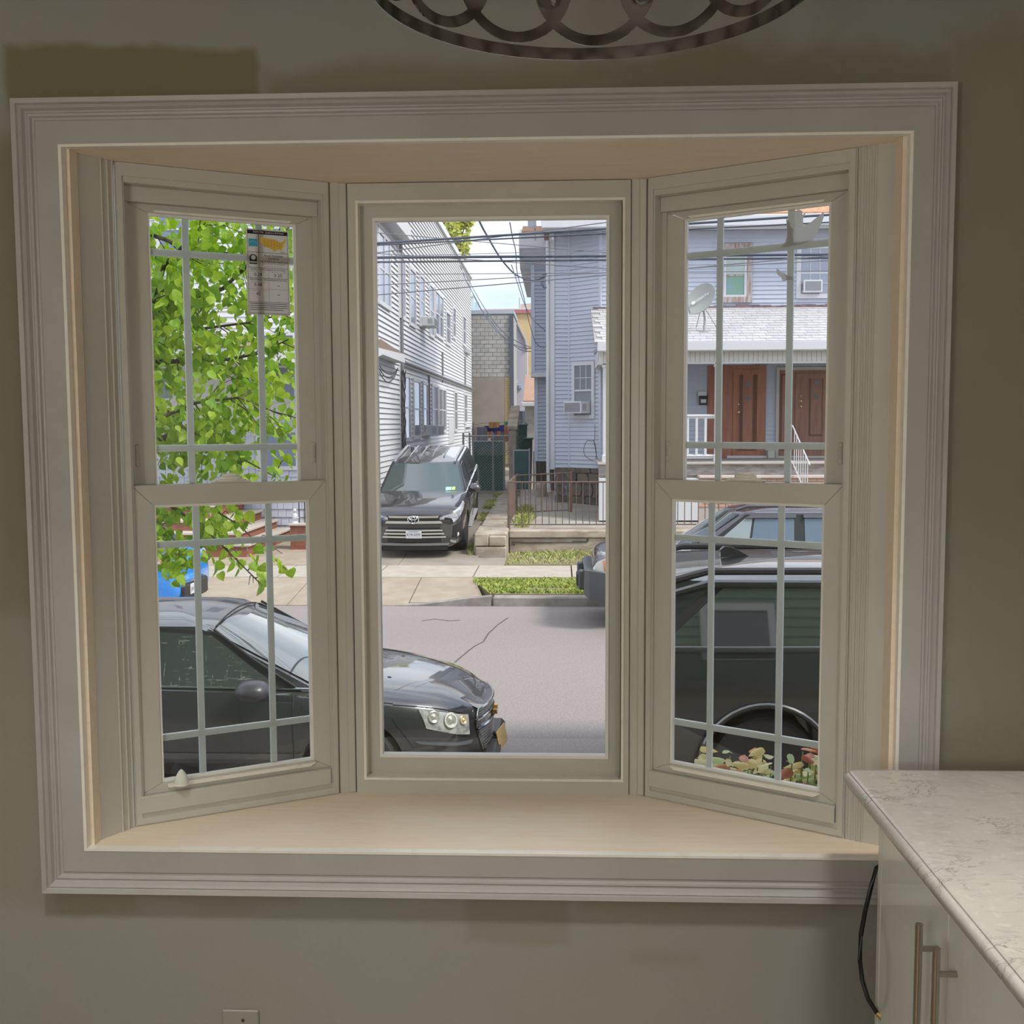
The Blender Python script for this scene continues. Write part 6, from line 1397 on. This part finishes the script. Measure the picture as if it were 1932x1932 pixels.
MB().box((bx0, YC-.03, -.5), (bx1, YC+.02, zlo)).build('mortar', mat('tan mortar', (0.36, 0.28, 0.18), .95), cm)
b = MB(); z = -.4; r = 0
while z < zlo-.07: b.box((bx0+.005, YC-.06, z), (bx1-.005, YC, z+.075)); z += .092
tag(b.build('bricks', mat('tan brick strip', (0.56, 0.42, 0.22), .9), cm), kind='stuff')
MB().box((bx1, YC-.15, -.5), (c0.x+.02, YC+.1, zhi-.05)).build('corner_post', mat('slate steel', (0.09, 0.095, 0.13), .6), cm)
# yellow building and a wall coloured as if in shade further back
YY = 62.0
yb_ = thing('yellow_building', (-1.5, YY, -.5), 'yellow rendered building with red coping, behind the block building', 'building')
P_ = lambda px, py, y=YY: (atY(px, py, y).x, atY(px, py, y).z)
MB().prism([(P_(966, 800)[0], -.6), (P_(1012, 800)[0], -.6), P_(1012, 590), P_(966, 590)], YY, YY+8, 'y').build('wall', mat('yellow render', (0.78, 0.58, 0.33), .8, c2=(0.72, 0.52, 0.28), scale=2), yb_)
MB().prism([P_(900, 591, YY-.1), P_(1012, 591, YY-.1), P_(1012, 583.5, YY-.1), P_(912, 585, YY-.1)], YY-.15, YY+8, 'y').build('coping', mat('red coping', (0.52, 0.20, 0.22), .7), yb_)
MB().prism([P_(905, 585.3), P_(1012, 583.7), P_(1012, 581.8), P_(905, 583.2)], YY-.1, YY+8, 'y').build('parapet', M_WTRIM, yb_)
MB().prism([P_(982, 582, 64), P_(1010, 582, 64), P_(1010, 571, 64), P_(982, 574, 64)], 64, 67, 'y').build('roof_hut', mat('tan hut', (0.55, 0.48, 0.40), .8), yb_)
MB().tube([(P_(979, 582)[0], 63, P_(979, 582)[1]), (P_(979, 560)[0], 63, P_(979, 558)[1])], .03, 6).build('aerial', M_GALV, yb_)
lv = thing('shaded_wall', (-2, 59, -.5), 'gable wall, its shade coloured in as lavender, between the dark corner post and the yellow building', 'wall')
Q_ = lambda px, py: (atY(px, py, 59).x, atY(px, py, 59).z)
MB().prism([(Q_(966, 810)[0], -.6), (Q_(996, 810)[0], -.6), Q_(994.5, 660), Q_(990, 640), Q_(969, 598), Q_(966, 596)], 59, 60.5, 'y').build('wall', mat('shaded lavender render', (0.56, 0.53, 0.60), .8), lv)  # lavender is shade painted into the wall colour
b = MB(); pts = [Q_(969, 597), Q_(990, 640), Q_(994.5, 660)]; b.tube([(x, 58.95, z) for x, z in pts], .07, 6); b.build('verge_trim', mat('grey verge', (0.36, 0.36, 0.40), .6), lv)
q = Q_(981, 730); MB().cbox((q[0]-.09, 58.8, q[1]-.10), (q[0]+.09, 59, q[1]+.10), .02).build('wall_box', mat('blue grey box', (0.36, 0.42, 0.58), .6), lv)
q = Q_(972.5, 722); MB().lathe([(.001, .12), (.10, .06), (.11, 0)], 14, Matrix.Translation((q[0], 58.8, q[1]))).build('lamp_hood', M_WTRIM, lv)
sd_ = thing('back_shed', (-.9, 42, -.4), 'small back building with orange shingle roof and white eave, left of the blue house', 'shed')
S_ = lambda px, py: (atY(px, py, 42).x, atY(px, py, 42).z)
a = S_(987, 712); c = S_(1006, 758)
MB().prism([(42, c[1]), (42, c[1]+.05), (45.5, a[1]+.25), (47, a[1]+.25), (47, c[1])], a[0], c[0]+1.5, 'x').build('roof', mat('orange roof', (0.50, 0.31, 0.22), .9, c2=(0.42, 0.25, 0.18), scale=5, stretch=(1, 1, 6)), sd_)
e = S_(984, 759); MB().cbox((e[0], 41.7, e[1]-.16), (c[0]+1.5, 42.1, e[1]), .02).build('eave', M_WTRIM, sd_)
MB().box((S_(990, 760)[0], 42.2, -.5), (c[0]+1.5, 46.9, e[1]-.15)).build('wall', mat('pale stone', (0.62, 0.58, 0.54), .9, c2=(0.54, 0.50, 0.46), scale=4), sd_)
tp = thing('tarpaulin', (atY(980, 790, 38).x, 38, 0), 'grey tarpaulin sheet hung behind the washing lines', 'tarpaulin')
p = atY(970, 776, 38); q = atY(991, 800, 38); MB().loft([[(p.x+(q.x-p.x)*i/8, 38+.05*math.sin(i*1.7), z) for i in range(9)] for z in (p.z, (p.z+q.z)/2, q.z-.8)], False, False).build('sheet', mat('grey tarp', (0.30, 0.31, 0.36), .7), tp, smooth=True)
MB().tube([(p.x, 38.03, p.z), (q.x, 38.03, p.z)], .02, 6).build('pole', M_GALV, tp)
for xx in (p.x, q.x): MB().tube([(xx, 38.03, -.5), (xx, 38.03, p.z+.03)], .025, 6).build('post', M_GALV, tp)
# pale distant tower at the left of the sky gap
tw = thing('distant_tower', (atY(893, 580, 120).x, 100, 0), 'pale blue glass tower far behind the red coping', 'building')
p = atY(882, 557, 100); q = atY(903, 590, 100); MB().box((p.x, 100, 0), (p.x+.55*(q.x-p.x), 106, p.z)).box((p.x+.55*(q.x-p.x), 101, 0), (q.x, 106, p.z-.5)).build('body', mat('pale tower glass', (0.62, 0.74, 0.84), .3), tw); MB().box((p.x-.1, 99.9, p.z-.15), (p.x+.56*(q.x-p.x), 106.1, p.z)).build('roof_edge', M_WTRIM, tw)
# ================================================================== WIRES
M_WIRE = mat('street cable', (0.09, 0.11, 0.16), .6); M_WIREG = mat('thin wire', (0.22, 0.22, 0.26), .6)
def wire(pts, r, label, m=None, cat='cable', group='overhead street cables', name='overhead_cable', sm=8):
    """smooth (Catmull-Rom) cable through real points"""
    P = [Vector(p) for p in pts]; out = []
    for i in range(len(P)-1):
        a, b_, c, d = P[max(i-1, 0)], P[i], P[i+1], P[min(i+2, len(P)-1)]
        for k in range(sm):
            t = k/sm; out.append(.5*((2*b_)+(c-a)*t+(2*a-5*b_+4*c-d)*t*t+(3*b_-a-3*c+d)*t**3))
    out.append(P[-1]); return tag(MB().tube(out, r, 6).build(name, m or M_WIRE, smooth=True), label, cat, group)
YWR = 13.0
def across(pa, pb, r, label, y=YWR, m=None, xe=14):
    a = atY(*pa, y); c = atY(*pb, y); d = (c-a)/(c.x-a.x); e0 = a+d*(-14-a.x); e1 = a+d*(xe-a.x)
    return wire([e0, a, c, e1], r, label, m, sm=2)
across((712, 486), (1148, 483), .016, 'thick dark street cable, upper of the two level ones across the center window')
across((712, 494.5), (1148, 490.5), .011, 'dark street cable, lower of the two level ones across the center window')
across((712, 459), (1148, 431.5), .014, 'thick street cable rising to the right near the top of the center window', 12.6)
across((712, 462.5), (900, 453), .009, 'thinner street cable running just under the rising thick one', 12.7)
across((712, 518), (1148, 514.5), .0045, 'thinnest level wire crossing the sky gap below the two thick cables', 13.2, M_WIREG)
across((870, 453), (1148, 477), .005, 'thin wire falling to the right across the center window', 13.3, M_WIREG, 1.1)
across((860, 480), (1148, 472), .004, 'faint thin wire between the thick cables of the center window', 13.4, M_WIREG, 1.1)
across((712, 478), (1148, 507), .005, 'thin wire falling right, under the thick level cables', 13.1, M_WIREG, 1.1)
across((712, 477), (900, 452), .006, 'thin wire rising steeply across the white house front', 12.9, M_WIREG, .9)
across((1305, 505), (1570, 482), .006, 'thin wire rising to the right across the right window', 12.4, M_WIREG)
across((1305, 505.5), (1570, 491), .005, 'faint wire crossing the right window under the rising one', 12.2, M_WIREG)
# service drops to the houses
B_ = lambda px, py, y: atY(px, py, y)
def drop(pts, r, label, m=None): return wire(pts, r, label, m, 'cable', 'service drop cables', 'service_cable')
drop([B_(890, 370, 13), B_(904, 416, 15), B_(922, 450, 17.5), B_(945, 488, 20), B_(970, 516, 22.5), B_(990, 526, 25), B_(1005, 529.5, 27), B_(1020, 526, 27.6), B_(1035, 516, 27.0)], .016, 'heavy black service cable sweeping down the sky to the blue house corner')
for k, (pts, lab) in enumerate((([(872, 504), (884, 528), (899, 556), (920, 590), (945, 622), (968, 640), (985, 649), (1003, 655), (1020, 653), (1033, 643)], 'topmost of the three drop cables from the white house roof to the blue house'),
                        ([(868, 500), (880, 530), (897, 562), (918, 600), (942, 630), (962, 645), (985, 656), (1005, 657), (1020, 654), (1033, 645)], 'middle one of the three drop cables from the white house roof to the blue house'),
                        ([(874, 520), (888, 545), (904, 578), (925, 605), (945, 630), (965, 648), (985, 661), (1000, 663), (1018, 658), (1034, 648)], 'lowest of the three drop cables from the white house roof to the blue house'))):
    n = len(pts); drop([B_(x, y, 47-18.0*i/(n-1)) for i, (x, y) in enumerate(pts)], .013, lab)
drop([B_(962, 420, 15), B_(967, 448, 17), B_(973, 475, 19), B_(976, 515, 22), B_(988, 560, 24.5), B_(996, 598, 26), B_(1004, 628, 27.5), B_(1012, 648, 28.6), B_(1025, 656, 28.9), B_(1034, 648, 27)], .009, 'thin service wire falling steeply beside the blue house wing', M_WIREG)
drop([B_(965, 500, 17), B_(975, 530, 20), B_(990, 575, 23), B_(1004, 600, 25.5), B_(1015, 612, 27.5), B_(1030, 624, 28.5), B_(1035, 622, 27)], .008, 'thin wire looping to the bracket midway up the blue house corner', M_WIREG)
b = []
for k in range(5): b.append(B_(1034-2*k*.6, 517+6*k, 26.95))
c = B_(1027, 530, 26.9)
t = wire([c+Vector((.11*math.cos(a)*(1-.02*j)+.02*j/10, 0, .17*math.sin(a))) for j, a in [(j, j*.7) for j in range(24)]], .008, 'coil of spare cable hung at the top of the blue house corner', None, 'cable', None, 'cable_coil', 3)
c = B_(1118, 846, 26.35)
wire([B_(1122, 800, 26.3), B_(1121, 830, 26.3), B_(1108, 832, 26.3), B_(1101, 848, 26.3), B_(1106, 862, 26.3), B_(1122, 868, 26.2), B_(1125, 850, 26.2), B_(1120, 830, 26.2), B_(1128, 870, 26.1), B_(1135, 880, 26.1)], .008, 'loose loop of cable on the lower wall beside the porch', None, 'cable', None, 'cable_coil', 5)
wire([B_(1035, 645, 26.95), B_(1034.5, 690, 26.95), B_(1036, 720, 26.95), B_(1035, 760, 26.95)], .011, 'dark cable running down the corner of the blue house', None, 'cable', None, 'wall_cable', 5)
# ================================================================== SATELLITE DISH, FLOODLIGHT
def dish():
    base = None; d = ray(1328, 627); n = Vector((0, -rd.z, rd.y)); o = Vector((0, roofA[0], roofA[1])); t = (o-CAM).dot(n)/d.dot(n); base = CAM + d*t
    root = thing('satellite_dish', base, 'grey satellite dish with white lettering on the shingled porch roof', 'satellite dish')
    ctr = atY(1321, 563, base.y-.15); gm = mat('dish grey', (0.40, 0.40, 0.39), .7)
    nrm = Vector((-.50, -.74, .42)).normalized(); up = (Vector((-.52, 0, -.85)) - nrm*nrm.dot(Vector((-.52, 0, -.85)))).normalized(); up = -up; rt = up.cross(nrm).normalized()
    M = Matrix(((rt.x, up.x, nrm.x, ctr.x), (rt.y, up.y, nrm.y, ctr.y), (rt.z, up.z, nrm.z, ctr.z), (0, 0, 0, 1)))
    R_ = .37; rings = [[(R_*f*.86*math.cos(2*PI*k/36), R_*f*1.04*math.sin(2*PI*k/36), .07*f*f-.07) for k in range(36)] for f in (.02, .25, .5, .75, .93, 1.0)]
    rings += [[(p[0]*1.015, p[1]*1.015, p[2]-.012) for p in rings[-1]]] + [[(p[0], p[1], p[2]-.02) for p in r] for r in reversed(rings)]
    rf = MB().loft(rings).build('reflector', gm, root, M, smooth=True, sharp=60)
    ML = M @ Matrix.Translation((0, .02, -.045)) @ Matrix.Rotation(math.radians(4), 4, 'Z')
    hv = Vector((.80, -.32, .50)); hx = (hv-nrm*nrm.dot(hv)).normalized(); hy = nrm.cross(hx); M2 = Matrix(((hx.x, hy.x, nrm.x, ctr.x), (hx.y, hy.y, nrm.y, ctr.y), (hx.z, hy.z, nrm.z, ctr.z), (0, 0, 0, 1))) @ Matrix.Translation((.04, .0, -.012))
    wm = mat('dish white', (0.88, 0.88, 0.88), .5)
    lettering('DIRECTV', M2, .085, .34, wm, rf, 'lettering', .004); MB().lathe([(.045, 0), (.045, .003)], 20, M2 @ Matrix.Translation((-.215, 0, .0))).build('logo_disc', wm, rf)
    MB().tube([base, base+Vector((.02, .03, .30)), ctr-nrm*.10], .024, 8).build('mast', M_GALV, root, smooth=True)
    for e in ((.33, .05), (-.12, .35)): MB().tube([ctr-nrm*.10-Vector((0, 0, .06)), base+Vector((e[0], e[1], .02+e[1]*rd.z/rd.y))], .010, 6).build('strut', M_GALV, root)
    lo = ctr-up*R_*1.02; MB().tube([lo, lo+nrm*.33+up*.10], .016, 8).build('feed_arm', M_GALV, root); MB().lathe([(.03, 0), (.035, .05), (.03, .09)], 12, Matrix.Translation(lo+nrm*.33+up*.10-Vector((0, 0, .04)))).build('feed_horn', gm, root, smooth=True)
    MB().cbox((base.x-.10, base.y-.06, base.z-.01), (base.x+.10, base.y+.06, base.z+.015), .004).build('foot', M_GALV, root)
dish()
p = atY(1004, 424, 26.0); fl = thing('floodlight', p-Vector((0, 0, .3)), 'grey floodlight on a short pole at the corner of the blue house eave', 'lamp')
MB().loft([[(p.x+dx*s_, 25.9+dy, p.z+dz*s_+dy*.35) for dx, dz in ((-.10, -.10), (.10, -.10), (.10, .10), (-.10, .10))] for s_, dy in ((1, 0), (1, .06), (.5, .16))]).build('lamp_head', mat('lamp grey', (0.52, 0.53, 0.58), .4), fl)
MB().tube([(p.x+.06, 26.0, p.z-.05), (p.x+.07, 26.05, p.z-.36)], .022, 8).build('pole', M_GALV, fl)
MB().box((p.x-.08, 25.885, p.z-.08), (p.x+.08, 25.898, p.z+.08)).build('lens', mat('lens grey', (0.30, 0.32, 0.36), .1), fl)
# ================================================================== TREES AND PLANTS
def leaf_mat(name, c, c2, trans=.55):
    m = bpy.data.materials.new(name); m.use_nodes = True; nt = m.node_tree; nt.nodes.clear()
    o = nt.nodes.new('ShaderNodeOutputMaterial'); d = nt.nodes.new('ShaderNodeBsdfPrincipled'); t = nt.nodes.new('ShaderNodeBsdfTranslucent'); mx = nt.nodes.new('ShaderNodeMixShader')
    v = coords(nt, 'Object'); oi = nt.nodes.new('ShaderNodeObjectInfo')
    f = ramp(nt, math_n(nt, 'ADD', noise(nt, v, 3.1, 3), math_n(nt, 'MULTIPLY', math_n(nt, 'SUBTRACT', oi.outputs['Random'], .5), .35)), .3, .7)
    col = mix_rgb(nt, f, c, c2); nt.links.new(col, d.inputs['Base Color']); nt.links.new(mix_rgb(nt, .5, col, (1.0, 1.0, .35), 'MULTIPLY'), t.inputs['Color'])
    d.inputs['Roughness'].default_value = .45; mx.inputs[0].default_value = trans
    nt.links.new(d.outputs[0], mx.inputs[1]); nt.links.new(t.outputs[0], mx.inputs[2]); nt.links.new(mx.outputs[0], o.inputs['Surface']); return m
HEART = [(0, 0), (-.30, .02), (-.46, .22), (-.42, .48), (-.24, .74), (0, 1.02), (.24, .74), (.42, .48), (.46, .22), (.30, .02)]
def leaf_geo(size, fold=.25, thin=1.0):
    vs = [Vector((x*size*thin, y*size, -fold*size*abs(x)*1.0 - .12*size*y*y)) for x, y in HEART] + [Vector((0, .35*size, .01*size))]
    c = len(HEART); return vs, [(c, i, (i+1) % c) for i in range(c)]
def rand_frame(p, down=.7):
    """leaf axis hangs down and outwards"""
    a = random.uniform(0, 2*PI); ax = Vector((math.cos(a)*(1-down*.6), math.sin(a)*(1-down*.6), -down-random.uniform(-.3, .4))).normalized()
    n = ax.cross(Vector((random.gauss(0, 1), random.gauss(0, 1), random.gauss(0, .6)))).normalized(); r = ax.cross(n)
    return Matrix(((r.x, ax.x, n.x, p.x), (r.y, ax.y, n.y, p.y), (r.z, ax.z, n.z, p.z), (0, 0, 0, 1)))
def street_tree():
    root = thing('linden_tree', (-4.6, 7.0, -1.09), 'leafy bright green street tree whose branches fill the left window', 'tree')
    bark = mat('bark', (0.07, 0.055, 0.045), .9, c2=(0.12, 0.095, 0.08), scale=20)
    T0 = Vector((-4.6, 7.0, -1.1))
    MB().tube([T0, T0+Vector((.03, 0, 1.2)), T0+Vector((-.02, .05, 2.6)), T0+Vector((.05, .02, 4.2)), T0+Vector((0, 0, 6.5))], [.17, .14, .125, .10, .04], 12).build('trunk', bark, root, smooth=True)
    # main branches as seen (pixel path, distance), each one real limb going off the trunk
    limbs = [([(150, 840), (290, 832), (365, 806), (430, 815)], 7.3, 1.6, .030), ([(150, 660), (235, 645), (300, 585), (345, 566), (420, 545), (500, 470), (560, 415)], 7.4, 2.6, .028),
             ([(180, 520), (290, 570), (310, 500), (370, 440), (395, 405)], 7.1, 2.8, .024), ([(150, 690), (320, 682), (430, 678), (485, 668), (545, 640)], 7.6, 2.3, .020),
             ([(150, 790), (310, 770), (350, 810), (430, 850), (520, 900)], 7.5, 1.9, .016), ([(200, 880), (330, 960), (390, 1000), (440, 1050), (495, 1105)], 7.2, 1.4, .012),
             ([(200, 850), (300, 930), (400, 960), (450, 990), (540, 1075)], 7.6, 1.5, .012), ([(150, 600), (300, 600), (380, 620), (460, 610), (550, 590)], 7.9, 2.4, .018),
             ([(200, 760), (300, 790), (370, 760), (450, 750), (550, 790)], 7.0, 2.0, .016), ([(150, 450), (280, 440), (360, 470), (450, 480), (560, 520)], 7.8, 3.0, .02),
             ([(200, 940), (280, 980), (320, 1020), (340, 1060)], 6.9, 1.4, .010)]
    spots = []
    for pts, Y, zt_, r in limbs:
        P = [atY(px, py, Y+.12*math.sin(i*1.9+Y*7)) for i, (px, py) in enumerate(pts)]
        P = [T0+Vector((0, 0, max(zt_-.2+1.1, .6)))] + P
        n = len(P); MB().tube(P, [max(.004, r*1.3*(1-.85*i/(n-1))) for i in range(n)], 7).build('branch', bark, root, smooth=True)
        for i in range(1, n-1):
            for _ in range(5):
                t = random.random(); p = P[i].lerp(P[i+1], t); e = p+Vector((random.uniform(-.05, .30), random.uniform(-.3, .3), random.uniform(-.30, .16)))
                spots.append((p, e))
    tw = MB()
    def low(q): v = ROT.transposed() @ (q-CAM); return 966-FPX*v.y/-v.z > 900
    for p, e in spots:
        if low(e) or low(p): e = p.lerp(e, .3)
        tw.tube([p, p.lerp(e, .5)+Vector((0, 0, .03)), e], [.005, .0035, .002], 4)
    tag(tw.build('twigs', bark, root), kind='stuff')
    L = []; XL = []
    for p, e in spots:
        for _ in range(13): q = p.lerp(e, random.uniform(.1, 1.1))+Vector((random.gauss(0, .05), random.gauss(0, .07), random.gauss(-.03, .05))); L.append(q)
    def dens(px, py): return True
    # fill the crown: denser high up and on the left, thinning towards lower right
    def ok(px, py):
        if py < 880: lim = 560 - max(0, (py-700))*.10; lo = 1.0
        else: lim = 330+ (1080-py)*.9; lo = .8
        if px > lim: return False
        for hx, hy, hr in ((525, 640, 34), (540, 690, 18), (452, 590, 16), (395, 610, 14), (300, 880, 20), (250, 790, 10), (420, 620, 14), (540, 880, 46), (490, 870, 30), (470, 910, 26), (440, 700, 16), (310, 640, 14), (500, 590, 18), (460, 730, 12), (380, 455, 12), (300, 450, 12)):
            if math.hypot(px-hx, (py-hy)) < hr: return False
        return True
    n = 0
    while n < 2000:
        px = random.uniform(180, 562); py = random.uniform(330, 1075)
        if py > 880 and random.random() < .55: continue
        if not ok(px, py): continue
        L.append(atY(px, py, random.uniform(6.6, 8.3))); n += 1
    for px, py in ((495, 1102), (488, 1085), (497, 1078), (455, 1055), (440, 1062), (470, 1045), (480, 1030), (540, 1070), (530, 1060), (520, 1052), (510, 1045), (460, 1020), (415, 1080), (410, 1068), (400, 1050), (340, 1080), (335, 1062), (330, 1050), (320, 1040), (345, 1050), (475, 1060), (452, 1078), (505, 1030), (450, 975), (465, 965), (470, 975), (500, 1095), (525, 1058), (548, 1074), (492, 1066), (484, 1048), (447, 1040), (432, 1052), (465, 1060), (420, 1060), (425, 1038), (405, 1030), (395, 1042), (350, 1062), (325, 1068), (315, 1055), (300, 1040), (412, 1015), (435, 1020), (390, 1020), (445, 1000), (430, 985), (462, 985)): XL.append(atY(px, py, random.uniform(7.0, 7.6)))
    def keep(q):
        v = ROT.transposed() @ (q-CAM); px = 966+FPX*v.x/-v.z; py = 966-FPX*v.y/-v.z
        if py > 1112: return None
        if py > 880 and px > 330+(1100-py)*1.05: return None
        return px, py
    S = []
    for q in L:
        k = keep(q)
        if k is None: continue
        S.append((q, random.uniform(.046, .080), k))
    for q in XL: S.append((q, random.uniform(.070, .092), (400, 1000)))
    vis = lambda k: 270 < k[0] < 565 and 395 < k[1] < 1120
    S.sort(key=lambda t: (0 if vis(t[2]) else 1, (t[0]-CAM).length/t[1]))
    m1 = leaf_mat('linden leaf', (0.28, 0.45, 0.02), (0.50, 0.64, 0.07)); m2 = leaf_mat('linden leaf dark', (0.18, 0.36, 0.025), (0.36, 0.54, 0.04))
    pro = None
    rest = [MB(), MB()]; vs, fs = leaf_geo(1.0)
    protos = {}
    for i, (q, sz, k) in enumerate(S):
        M = rand_frame(q)
        if i < 300:
            kk = i % 2
            if kk not in protos:
                b = MB(); b.add(vs, fs); o = b.build('leaf', (m1, m2)[kk], root, local=True, smooth=True, sharp=80, fix=False); protos[kk] = o
            else: o = dup(protos[kk])
            o.matrix_local = Matrix.Translation(-root.location) @ M @ Matrix.Diagonal((sz, sz, sz, 1))
        else: rest[i % 3 != 0].add(vs, fs, M @ Matrix.Diagonal((sz, sz, sz, 1)))
    b = rest[0]; 
    for r_, m in zip(rest, (m2, m1)): tag(r_.build('foliage', m, root, smooth=True, sharp=80, fix=False), kind='stuff')
street_tree()
def far_tree(name, pts, Y, label, c, c2, n, sz, trunk):
    """pts = centres (px, py) and radii of leaf clumps at a real distance"""
    root = thing(name, trunk, label, 'tree'); b = MB(); vs, fs = leaf_geo(1.0)
    for px, py, r in pts:
        ctr = atY(px, py, Y); R_ = r*Y/FPX
        for _ in range(n):
            d = Vector((random.gauss(0, 1), random.gauss(0, 1), random.gauss(0, 1))).normalized()*R_*random.uniform(.2, 1)**.5
            s_ = sz*random.uniform(.7, 1.3); b.add(vs, fs, rand_frame(ctr+d, .4) @ Matrix.Diagonal((s_, s_, s_, 1)))
    tag(b.build('foliage', leaf_mat(name+' leaf', c, c2, .4), root, smooth=True, sharp=80, fix=False), kind='stuff')
    top = atY(pts[0][0], pts[0][1], Y); t = Vector(trunk); bk = mat('bark', (0.07, 0.055, 0.045), .9)
    MB().tube([t, t+Vector((0, 0, 3)), t.lerp(top, .6), top], [.25, .2, .12, .03], 8).build('trunk', bk, root, smooth=True)
    for px, py, r in pts[1:]: MB().tube([t.lerp(top, .6), atY(px, py, Y)], [.10, .02], 6).build('branch', bk, root)
far_tree('back_yard_tree', [(838, 420, 40), (862, 440, 26), (868, 472, 18), (850, 395, 36), (835, 450, 20), (880, 415, 12), (872, 455, 14), (868, 490, 9)], 56, 'yellow green tree rising behind the roof of the white house', (0.46, 0.50, 0.10), (0.66, 0.66, 0.24), 150, .24, (-6.6, 56, -.5))
# shrub with flushed leaves under the right window
def shrub():
    root = thing('rose_shrub', (.66, 3.35, -1.1), 'leafy shrub with yellow and red young leaves just outside the right window', 'shrub')
    cols = [leaf_mat('leaf yellow', (0.78, 0.60, 0.24), (0.82, 0.68, 0.36), .45), leaf_mat('leaf green', (0.46, 0.56, 0.26), (0.60, 0.66, 0.36), .45), leaf_mat('leaf red', (0.50, 0.14, 0.08), (0.62, 0.26, 0.12), .3), leaf_mat('leaf cream', (0.80, 0.70, 0.42), (0.74, 0.74, 0.46), .45)]
    stem = mat('green stem', (0.30, 0.36, 0.12), .6); vs, fs = leaf_geo(1.0, .3, .62); protos = {}
    tops = [(1322, 1410), (1310, 1435), (1345, 1430), (1378, 1420), (1395, 1437), (1420, 1420), (1440, 1412), (1455, 1440), (1412, 1445), (1495, 1425), (1515, 1412), (1530, 1408), (1550, 1418), (1510, 1440), (1540, 1435), (1525, 1450), (1560, 1440), (1405, 1425), (1430, 1432), (1500, 1455), (1330, 1445), (1365, 1440)]
    for i, (px, py) in enumerate(tops):
        Y = random.uniform(3.15, 3.5); p = atY(px, py+6, Y); g = Vector((p.x+random.gauss(0, .03), Y+random.uniform(0, .25), -1.1))
        MB().tube([g, g.lerp(p, .5)+Vector((random.gauss(0, .03), 0, 0)), p-Vector((.004, 0, .06)), p], [.006, .005, .003, .002], 5).build('stem', stem, root)
        for j in range(7 if i % 4 else 5):
            a = random.uniform(0, 2*PI); s_ = random.uniform(.040, .064); up = random.uniform(-.35, .2)
            ax = Vector((math.cos(a), math.sin(a), up)).normalized(); n = (Vector((0, -.5, 1))+Vector((random.gauss(0, .3), random.gauss(0, .3), 0))); n = (n-ax*n.dot(ax)).normalized(); r = ax.cross(n)
            o = p+Vector((0, 0, -.022*j+.012)); M = Matrix(((r.x, ax.x, n.x, o.x), (r.y, ax.y, n.y, o.y), (r.z, ax.z, n.z, o.z), (0, 0, 0, 1)))
            k = (2 if py < 1418 and px > 1490 and j < 2 else (0, 3, 0, 1, 3, 2)[(i+j) % 6] if j < 3 else (1, 0, 1)[(i+j) % 3])
            if k not in protos: b = MB(); b.add(vs, fs); l = b.build('leaf', cols[k], root, local=True, smooth=True, sharp=80, fix=False); protos[k] = l
            else: l = dup(protos[k])
            l.matrix_local = Matrix.Translation(-root.location) @ M @ Matrix.Diagonal((s_, s_, s_, 1))
shrub()
